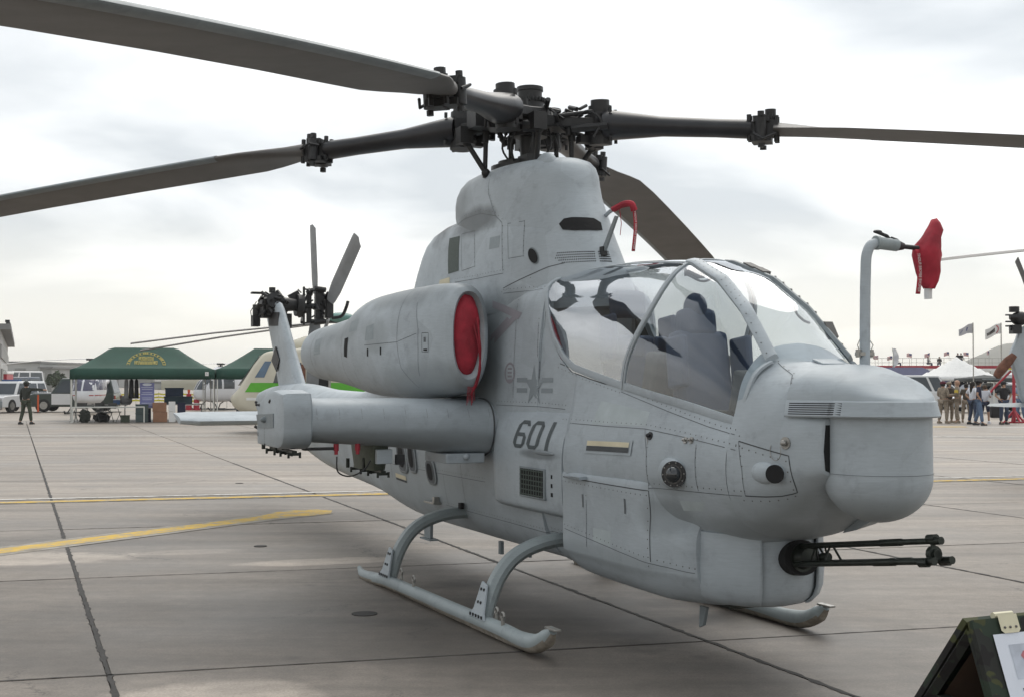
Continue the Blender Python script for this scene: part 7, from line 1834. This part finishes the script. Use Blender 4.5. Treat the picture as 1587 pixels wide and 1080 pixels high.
def block(px0, px1, pyt, Y, D, mt, label, cat='building', roof=None, bays=4):
    a, c = wp(px0, pyt, Y), wp(px1, pyt, Y); W_ = c.x - a.x; H_ = a.z; t = empty('apron_building', (a.x, Y, 0), 0, label=label, category=cat)
    b = B(); b.box((W_ / 2, D / 2, H_ / 2), (W_, D, H_)); b.to('wall', M[mt], t)
    b = B(); b.box((W_ / 2, D / 2, H_ + .1), (W_ + .5, D + .5, .25)); b.to('roof', M['roof_grey'], t)
    for k in range(bays): b = B(); b.box((W_ * (k + .5) / bays, -.03, H_ * .42), (W_ / bays * .82, .10, H_ * .8)); b.to('door_panel', M['wall_grey' if k % 2 else 'wall_pale'], t)
    return t
block(-40, 62, 562, 190, 25, 'wall_pale', 'long pale flat-roofed hangar beyond the pointing man', bays=5)
block(62, 80, 570, 185, 12, 'wall_grey', 'low grey annexe with lamps beside the flat-roofed hangar', bays=2)
block(80, 240, 566, 330, 40, 'wall_pale', 'wide distant pale hangar behind the emblem tent', bays=6)
block(236, 292, 596.3 - 4, 260, 8, 'wall_grey', 'low distant grey building seen under the emblem tent', bays=3)
def trunk_tree(px, Y, h, r, label, n=240):
    p = wp(px, 589, Y); t = empty('tree', (p.x, p.y, 0), 0, label=label, category='tree')
    b = B(); b.tube([(0, 0, 0), (.1, 0, h * .5), (0, .1, h * .8)], [.3, .2, .08], 8); b.to('trunk', M['wood'], t)
    b = B(); rr = random.Random(px)
    for k in range(n):
        d = Vector((rr.gauss(0, 1), rr.gauss(0, 1), rr.gauss(0, .8))); d = d.normalized() * (rr.random() ** .5) * r; c = Vector((0, 0, h - r * .8)) + d
        a = Vector((rr.gauss(0, 1), rr.gauss(0, 1), rr.gauss(0, 1))).normalized() * .35; e_ = a.orthogonal().normalized() * .35
        b.add([c - a, c + e_, c + a, c - e_], [(0, 1, 2, 3)])
    b.to('crown', M['tree'], t, kind='stuff')
M['wood'] = mat('bark', (.10, .08, .06), .9)
trunk_tree(87, 182, 2.9, 1.25, 'round dark tree in front of the distant pale hangar'); 
# ---- hills
def hill(pts, Y, D, name='hill'):
    b = B(); n = len(pts); prof = catmull(pts, 8); rings = []
    for k, (yy, f) in enumerate(((0, 0), (D * .12, .55), (D * .3, .9), (D * .5, 1.0), (D, .6))):
        R_ = []
        for i, (px, py) in enumerate(prof):
            w = wp(px, py, Y + D * .5); z_ = max((w.z) * f, -1) + (math.sin(i * 1.7 + k) + math.sin(i * .9 + 2 * k)) * .012 * Y / 40 * (1 if 0 < f < 1 else .3)
            R_.append((w.x * (Y + yy) / (Y + D * .5), Y + yy, z_ if f else -2))
        rings.append(R_)
    b.loft(rings, closed=False, caps=False); return b.to(name, M['hill'], None, 80, kind='structure')
hill([(1180, 589), (1300, 583), (1400, 575), (1450, 571), (1490, 561), (1520, 549), (1550, 535), (1580, 531), (1640, 534), (1760, 550), (1900, 575)], 1500, 500)
hill([(-300, 582), (100, 584), (300, 585), (420, 583), (600, 584), (900, 586), (1200, 583), (1500, 585), (1900, 584)], 900, 300)
hill([(250, 589), (300, 587.6), (400, 587.2), (620, 587.6), (760, 589)], 240, 60, 'earth_bank')

# ---- the stand with flags on the right
Yb = 150.0; bl_ = empty('viewing_stand', wp(1335, 589, Yb).to_tuple()[:2] + (0,), 0, label='long raised viewing stand with a red trimmed edge and railing, far right', category='grandstand')
ox = wp(1335, 589, Yb).x; zf = wp(0, 569, Yb).z; Lb = wp(1680, 589, Yb).x - ox
b = B(); b.box((Lb / 2, 2.5, zf - .1), (Lb, 5, .2)); b.to('deck', M['wall_grey'], bl_)
b = B(); b.box((Lb / 2, -.05, zf + .04), (Lb, .08, .34)); b.to('red_trim', M['red'], bl_)
b = B(); b.box((Lb / 2, -.06, zf - .28), (Lb, .08, .30)); b.to('pale_trim', M['white'], bl_)
for k in range(int(Lb / 3) + 1): b = B(); b.tube([(k * 3, .1, 0), (k * 3, .1, zf)], .06, 6); b.to('support_post', M['steel'], bl_)
for k in range(int(Lb / .8)): b = B(); b.tube([(k * .8, 0, zf), (k * .8, 0, zf + 1.05)], .022, 4); b.to('railing_post', M['steel'], bl_)
for z_ in (1.05, .55): b = B(); b.tube([(0, 0, zf + z_), (Lb, 0, zf + z_)], .025, 5); b.to('railing_rail', M['steel'], bl_)
M['flag_red'] = mat('flag_red', (.42, .06, .08), .8); M['flag_blue'] = mat('flag_blue', (.06, .07, .20), .8); M['flag_grey'] = mat('flag_pale', (.45, .45, .48), .8)
def us_flag(px, py, Y, w, h, label, zb, group):
    p = wp(px, 589, Y); zt = wp(px, py, Y).z; t = empty('stars_and_stripes_flag', (p.x, p.y, zb), 0, label=label, category='flag', group=group)
    b = B(); b.tube([(0, 0, 0), (0, 0, zt - zb)], .02, 5); b.to('pole', M['steel'], t)
    zz = zt - zb; r = random.Random(px)
    def F(s_, v_): return (-s_ * w, .06 * math.sin(s_ * 6 + px), zz - .02 - v_ * h + .06 * math.sin(s_ * 3.0 + px) - s_ * .10 * h)
    for k in range(7):
        b = B(); vs = []; n = 8
        for i in range(n + 1): vs += [F(i / n, k / 7), F(i / n, (k + 1) / 7)]
        b.add(vs, [(2 * i, 2 * i + 1, 2 * i + 3, 2 * i + 2) for i in range(n)]); b.to('stripe', M['flag_red' if k % 2 == 0 else 'white_cloth'], t)
    b = B(); vs = [Vector(F(s_, v_)) + Vector((0, -.02, 0)) for s_, v_ in ((0, 0), (.42, 0), (.42, .5), (0, .5))]; b.add(vs, [(0, 1, 2, 3)]); b.to('canton', M['flag_blue'], t)
labs = ['leftmost stars and stripes flag on the stand, close to the air data mast', 'stars and stripes flag just left of the tall feather banner', 'stars and stripes flag first right of the feather banner', 'stars and stripes flag second right of the feather banner', 'stars and stripes flag third right of the feather banner', 'reddish stars and stripes flag by the standing pair on the stand', 'limp stars and stripes flag farthest right on the stand']
for (px, py), lab in zip(((1361, 550), (1383, 552), (1413, 547.5), (1441, 547), (1471, 545.5), (1501, 546), (1533, 544)), labs): us_flag(px, py, Yb + .1, .60 if px < 1530 else .25, .42, lab, zf, 'flags along the viewing stand')
p = wp(1384.5, 575, 118); t = empty('feather_banner', (p.x, p.y, 0), 0, label='tall white feather banner standing before the viewing stand', category='banner')
b = B(); b.tube([(0, 0, 0), (0, 0, 4.2), (-.1, 0, 4.75)], .03, 6); b.to('pole', M['steel'], t)
b = B(); V_ = []
for k in range(15): s_ = k / 14; V_ += [(-.02 - .10 * s_ ** 6, 0, 4.7 - 1.9 * s_), (.55 * math.sin(PI * min(s_ + .12, 1)) ** .5 * (.7 + .5 * s_), .08 * math.sin(k), 4.7 - 1.9 * s_)]
b.add(V_, [(2 * i, 2 * i + 1, 2 * i + 3, 2 * i + 2) for i in range(14)]); b.to('sail', M['white_cloth'], t)
for px, lab, st_, rot in ((1390, 'dark figure sitting on the stand edge just right of the feather banner', True, 1.5), (1438.5, 'figure leaning on the stand under the second flag right of the banner', True, .9), (1456, 'dark seated figure on the stand between the second and third flags', True, -.4), (1484.5, 'standing spectator, left of the pair on the viewing stand', False, .2), (1489.5, 'standing spectator, right of the pair on the viewing stand', False, -.3)):
    p = wp(px, 589, Yb + .8); q = person(p.x, p.y, rot, lab, 1.72, 'black_cloth' if px != 1438.5 else 'grey_cloth', 'denim_dark', sit=st_, arms='front' if st_ else 'down', group='spectators on the viewing stand', z0=zf)
# navy tent, white van, white marquee, dark canopy
p = wp(1318, 589, 112); tn, _ = canopy_tent((p.x, p.y), 0, wp(1472, 589, 112).x - p.x, 6, wp(0, 569, 115).z, 1.95, .62, .72, 'navy_canvas', 'long navy blue canopy tent behind the air data mast'); 
vehicle(1418, 0, PI + .05, 4.8, 1.9, 2.12, 'car_white', 'white van with dark windows in front of the navy tent', 'van', cat='van', Y=82)
def marquee(px0, px1, pxp, pyp, Y, D, mt, label, eave=1.95, val=.18):
    a, c, pk = wp(px0, 589, Y), wp(px1, 589, Y), wp(pxp, pyp, Y + D / 2); W_ = c.x - a.x
    t = empty('marquee', (a.x, Y, 0), 0, label=label, category='tent'); b = B(); n = 12; vs = []
    for j in range(n + 1):
        for i in range(n + 1):
            u_, v_ = i / n, j / n; k = max(abs(u_ - .5), abs(v_ - .5)) * 2; vs.append((W_ * u_, D * v_, eave + (pk.z - eave) * (1 - k) ** 1.15))
    b.add(vs, [(j * (n + 1) + i, j * (n + 1) + i + 1, (j + 1) * (n + 1) + i + 1, (j + 1) * (n + 1) + i) for j in range(n) for i in range(n)]); o = b.to('roof', M[mt], t, 30); o.modifiers.new('t', 'SOLIDIFY').thickness = .02
    b = B()
    for q0, q1 in (((0, 0), (W_, 0)), ((W_, 0), (W_, D)), ((W_, D), (0, D)), ((0, D), (0, 0))): b.add([(q0[0], q0[1], eave), (q1[0], q1[1], eave), (q1[0], q1[1], eave - val), (q0[0], q0[1], eave - val)], [(0, 1, 2, 3)])
    o = b.to('valance', M[mt], t); o.modifiers.new('t', 'SOLIDIFY').thickness = .015
    for x_ in (.05, W_ / 2, W_ - .05):
        for y_ in (.05, D - .05): b = B(); b.tube([(x_, y_, 0), (x_, y_, eave)], .035, 6); b.to('leg', M['tube_white'], t)
    return t
marquee(1452, 1556, 1513, 552.5, 96, 6, 'white_cloth', 'large white peaked marquee with rows of people beneath it')
t = marquee(1507, 1574, 1540, 580, 72, 3, 'dark_canvas', 'dark charcoal shade canopy in front of the white marquee', 1.92, .20)
b = B(); rr = random.Random(5)
for k in range(60):
    x_, y_ = rr.uniform(wp(1470, 589, 100).x, wp(1512, 589, 100).x), rr.uniform(97, 101); h_ = rr.uniform(1.25, 1.7); b.sphere((x_, y_, h_), .12, 6, 5, (1, 1, 1.2)); b.loft([[(x_ + .2 * math.cos(a), y_ + .13 * math.sin(a), z_) for a in np.linspace(0, 2 * PI, 7)[:-1]] for z_ in (h_ - .75, h_ - .12)])
b.to('crowd', M['navy_cloth'], None, label='packed dark crowd in the shade under the white marquee', category='crowd', kind='stuff')
# flagpoles with club flags
def pole_flag(px, pyt, pyb, Y, fw, fh, label, logo=False):
    p = wp(px, 589, Y); zt = wp(px, pyt, Y).z; t = empty('flagpole', (p.x, p.y, 0), 0, label=label, category='flag')
    b = B(); b.tube([(0, 0, 0), (0, 0, zt)], .028, 6); b.to('pole', M['steel'], t)
    b = B(); n = 10; vs = []
    def F(s_, v_): return Vector((-s_ * fw, .05 * math.sin(s_ * 7), zt - .03 - fh * v_ - s_ * fh * .55 + .04 * math.sin(s_ * 5)))
    for j in range(2):
        for i in range(n + 1): vs.append(F(i / n, j * (1 if logo else 1 - .35 * i / n)))
    b.add(vs, [(i, i + 1, n + 2 + i, n + 1 + i) for i in range(n)]); o = b.to('flag', M['flag_grey' if not logo else 'white_cloth'], t, 60)
    if logo:
        b = B(); off = Vector((0, -.03, 0))
        for k in range(14):
            a0, a1 = -1.3 + 2.6 * k / 14, -1.3 + 2.6 * (k + 1) / 14
            b.add([F(.36 - .22 * math.cos(a) * r, .5 - .42 * math.sin(a) * r) + off for a, r in ((a0, 1), (a1, 1), (a1, .76), (a0, .76))], [(0, 1, 2, 3)])
        b.v = [v for v in b.v]; b.to('flag_crescent', M['flag_red'], o)
        b = B()
        for k in range(7): s0 = .40 + k * .075; b.add([F(s0, .30 + .02 * k) + off, F(s0 + .055, .30 + .02 * k) + off, F(s0 + .055, .68) + off, F(s0, .68) + off], [(0, 1, 2, 3)])
        b.to('flag_lettering', M['hair_dark'], o, kind='stuff')
    else:
        b = B(); off = Vector((0, -.03, 0)); b.add([F(.35, .25) + off, F(.8, .2) + off, F(.95, .45) + off, F(.45, .55) + off], [(0, 1, 2, 3)]); b.to('flag_emblem', M['flag_blue'], o)
pole_flag(1508.5, 500.5, 600, 62, .68, .48, 'pale triangular-looking club flag on a tall thin pole, left of two'); pole_flag(1552, 500.5, 600, 64, .78, .50, 'white club flag with a red crescent on a tall thin pole', True)
# vehicles behind the visitors
vehicle(1462, 0, PI, 4.8, 1.9, 1.55, 'car_white', 'white car half hidden behind the marines', 'sedan', Y=84)
vehicle(1540, 0, .1, 5.2, 2.0, 1.65, 'car_white', 'white pickup with a dark tyre behind the man in black', 'sedan', cat='pickup', Y=74)
vehicle(1600, 0, .0, 5.0, 2.0, 2.3, 'car_white', 'tall white van at the right edge behind the light blue shirt', 'van', cat='van', Y=86)
vehicle(1505, 0, .2, 4.6, 1.85, 1.5, 'car_blue', 'dark blue car parked under the edge of the charcoal canopy', 'sedan', Y=92)
b = B(); b.box((0, 0, .28), (.46, .28, .56)); p = gp(1541.5, 647); o = b.to('suitcase', M['black_cloth'], None, bevel=.07, label='black suitcase standing beside the man in the black cap', category='suitcase'); o.location = (p[0], p[1], 0)
b = B(); b.tube([(-.35, 0, .17), (.35, 0, .17)], [.17, .17], 14); p = gp(1568, 647); o = b.to('kit_bag', M['navy_cloth'], None, bevel=.04, label='dark blue kit bag lying behind the red stand', category='bag'); o.location = (p[0], p[1], 0)
# red support stand
p = gp(1571, 655); t = empty('support_stand', (p[0], p[1], 0), 0, label='tall red tubular stand with splayed feet, right of the man in black', category='stand')
b = B(); b.tube([(0, 0, .05), (0, 0, 2.25)], .07, 8); b.to('upright', M['red_metal'], t)
for d in ((-.42, 0), (.45, .1), (.1, .5), (.05, -.5)): b = B(); b.tube([(0, 0, .55), (d[0], d[1], .04)], .045, 6); b.to('foot', M['red_metal'], t)
b = B(); b.tube([(-.5, 0, .03), (.5, 0, .03)], .04, 6); b.to('base_bar', M['red_metal'], t)
b = B(); b.tube([(-.1, .05, 2.2), (-.75, .2, 1.5), (-1.4, .3, .7)], .05, 6); b.to('brace', M['red_metal'], t)
b = B(); b.box((.15, 0, 2.28), (.9, .3, .06)); b.to('cross_head', M['tape'], t)

# ---- tail of a second attack helicopter at the right edge
Y2 = 23.6; o2 = wp(1640, 589, Y2); t = empty('attack_helicopter_tail', (o2.x, o2.y, 0), 0, label='tail of a second grey attack helicopter entering at the right edge', category='helicopter')
def q2(px, py, dy=0): w = wp(px, py, Y2); return (w.x - o2.x, dy, w.z)
b = B(); out_ = [(1583, 508), (1573, 530), (1565, 548), (1566, 560), (1575, 590), (1586, 625), (1660, 625), (1690, 560), (1650, 505), (1610, 500)]
A_ = catmull(out_, 3, True); b.prism([tuple(a) for a in A_], lambda u, z: q2(u, z, -.07), lambda u, z: q2(u, z, .07)); b.to('tail_fin', M['paint'], t, 40, bevel=.03)
b = B(); b.loft([[(x_, r * math.cos(a), 1.45 + r * math.sin(a)) for a in np.linspace(0, 2 * PI, 17)[:-1]] for x_, r in ((.15, .10), (.4, .22), (3.5, .42), (6.5, .55))]); b.to('tail_boom', M['paint'], t, 60)
b = B(); b.loft([[q2(1530, 628.5, yy) for yy in (-.05, 0, .05, 0)], [Vector(q2(1545, 627, yy)) + Vector((0, 0, zz)) for yy, zz in ((-.35, -.03), (0, .03), (.35, .02), (0, -.03))], [Vector(q2(1640, 626, yy)) + Vector((0, 0, zz)) for yy, zz in ((-.42, -.05), (0, .05), (.42, .03), (0, -.05))]]); b.to('stabiliser', M['paint_dark'], t, 40)
b = B(); c_ = Vector(q2(1581, 494)); b.sphere(c_, .13, 14, 9, (1.3, 1, 1)); b.cyl(c_ + Vector((-.1, 0, .12)), c_ + Vector((-.1, 0, .22)), .09, 10); b.box(c_ + Vector((-.12, -.1, -.2)), (.16, .2, .16)); b.cyl(c_ + Vector((-.22, -.1, .02)), c_ + Vector((-.1, -.1, .02)), .05, 8); b.cyl(c_ + Vector((-.22, -.1, -.18)), c_ + Vector((-.1, -.1, -.18)), .04, 8); b.cyl(c_, c_ + Vector((.5, .1, 0)), .1, 10)
for dz in (.06, -.06, -.14): b.cyl(c_ + Vector((-.30, -.1, dz)), c_ + Vector((-.15, -.1, dz)), .015, 5)
b.to('tail_gearbox', M['rotor'], t, 30)
b = B(); b.loft([[Vector(q2(px, py)) + Vector((0, yy, 0)) for px, py, yy in R_] for R_ in (((1574, 406, -.01), (1579, 398, 0), (1581, 399, .02), (1577, 408, .02)), ((1592, 452, -.03), (1600, 446, 0), (1601, 449, .03), (1594, 456, .02)), ((1614, 490, -.03), (1622, 486, 0), (1622, 490, .03), (1614, 494, .02)))]); b.to('tail_blade', M['blade'], t, 40)
b = B(); rings = []
for k, (px, py, r) in enumerate(((1539, 583, .05), (1542, 578, .085), (1549, 569, .10), (1558, 559, .095), (1565, 550, .075), (1570, 545, .05))): rings.append(None)
b.tube([Vector(q2(px, py, -.16)) for px, py, r in ((1538, 584, 0), (1542, 579, 0), (1549, 570, 0), (1558, 560, 0), (1566, 550, 0))], [.06, .085, .10, .09, .06], 12); cloth_noise(b, .02, 12); b.to('canvas_sleeve', M['sleeve_brown'], t, 70)
b = B(); b.box(q2(1534, 587, -.1), (.28, .2, .02)); b.to('tip_plate', M['paint_dark'], t)
b = B(); rings = []
for px, py, w in ((1455, 403, .07), (1500, 397.5, .12), (1560, 391, .15), (1640, 383, .15)):
    Yb2 = 20.0; c = wp(px, py, Yb2); c = Vector((c.x - o2.x, c.y - o2.y, c.z)); rings.append([c + Vector((0, -w, -.02)), c + Vector((0, 0, .022)), c + Vector((0, w, .02)), c + Vector((0, 0, -.02))])
b.loft(rings); b.to('rotor_blade', M['blade'], t, 40)

# ---- thin haze: pales what lies hundreds of metres off
hzm = bpy.data.materials.new('air_haze'); hzm.use_nodes = True; hn = hzm.node_tree.nodes; hn.clear()
ho = hn.new('ShaderNodeOutputMaterial'); hv = hn.new('ShaderNodeVolumePrincipled'); hv.inputs['Density'].default_value = .00036; hv.inputs['Color'].default_value = (.97, .97, .97, 1); hv.inputs['Anisotropy'].default_value = .2
hzm.node_tree.links.new(hv.outputs[0], ho.inputs['Volume'])
b = B(); b.box((0, 1220, 28), (3400, 2640, 60)); b.to('haze', hzm, None, kind='stuff')
#@@TAIL@@
print('objects', len(bpy.data.objects))
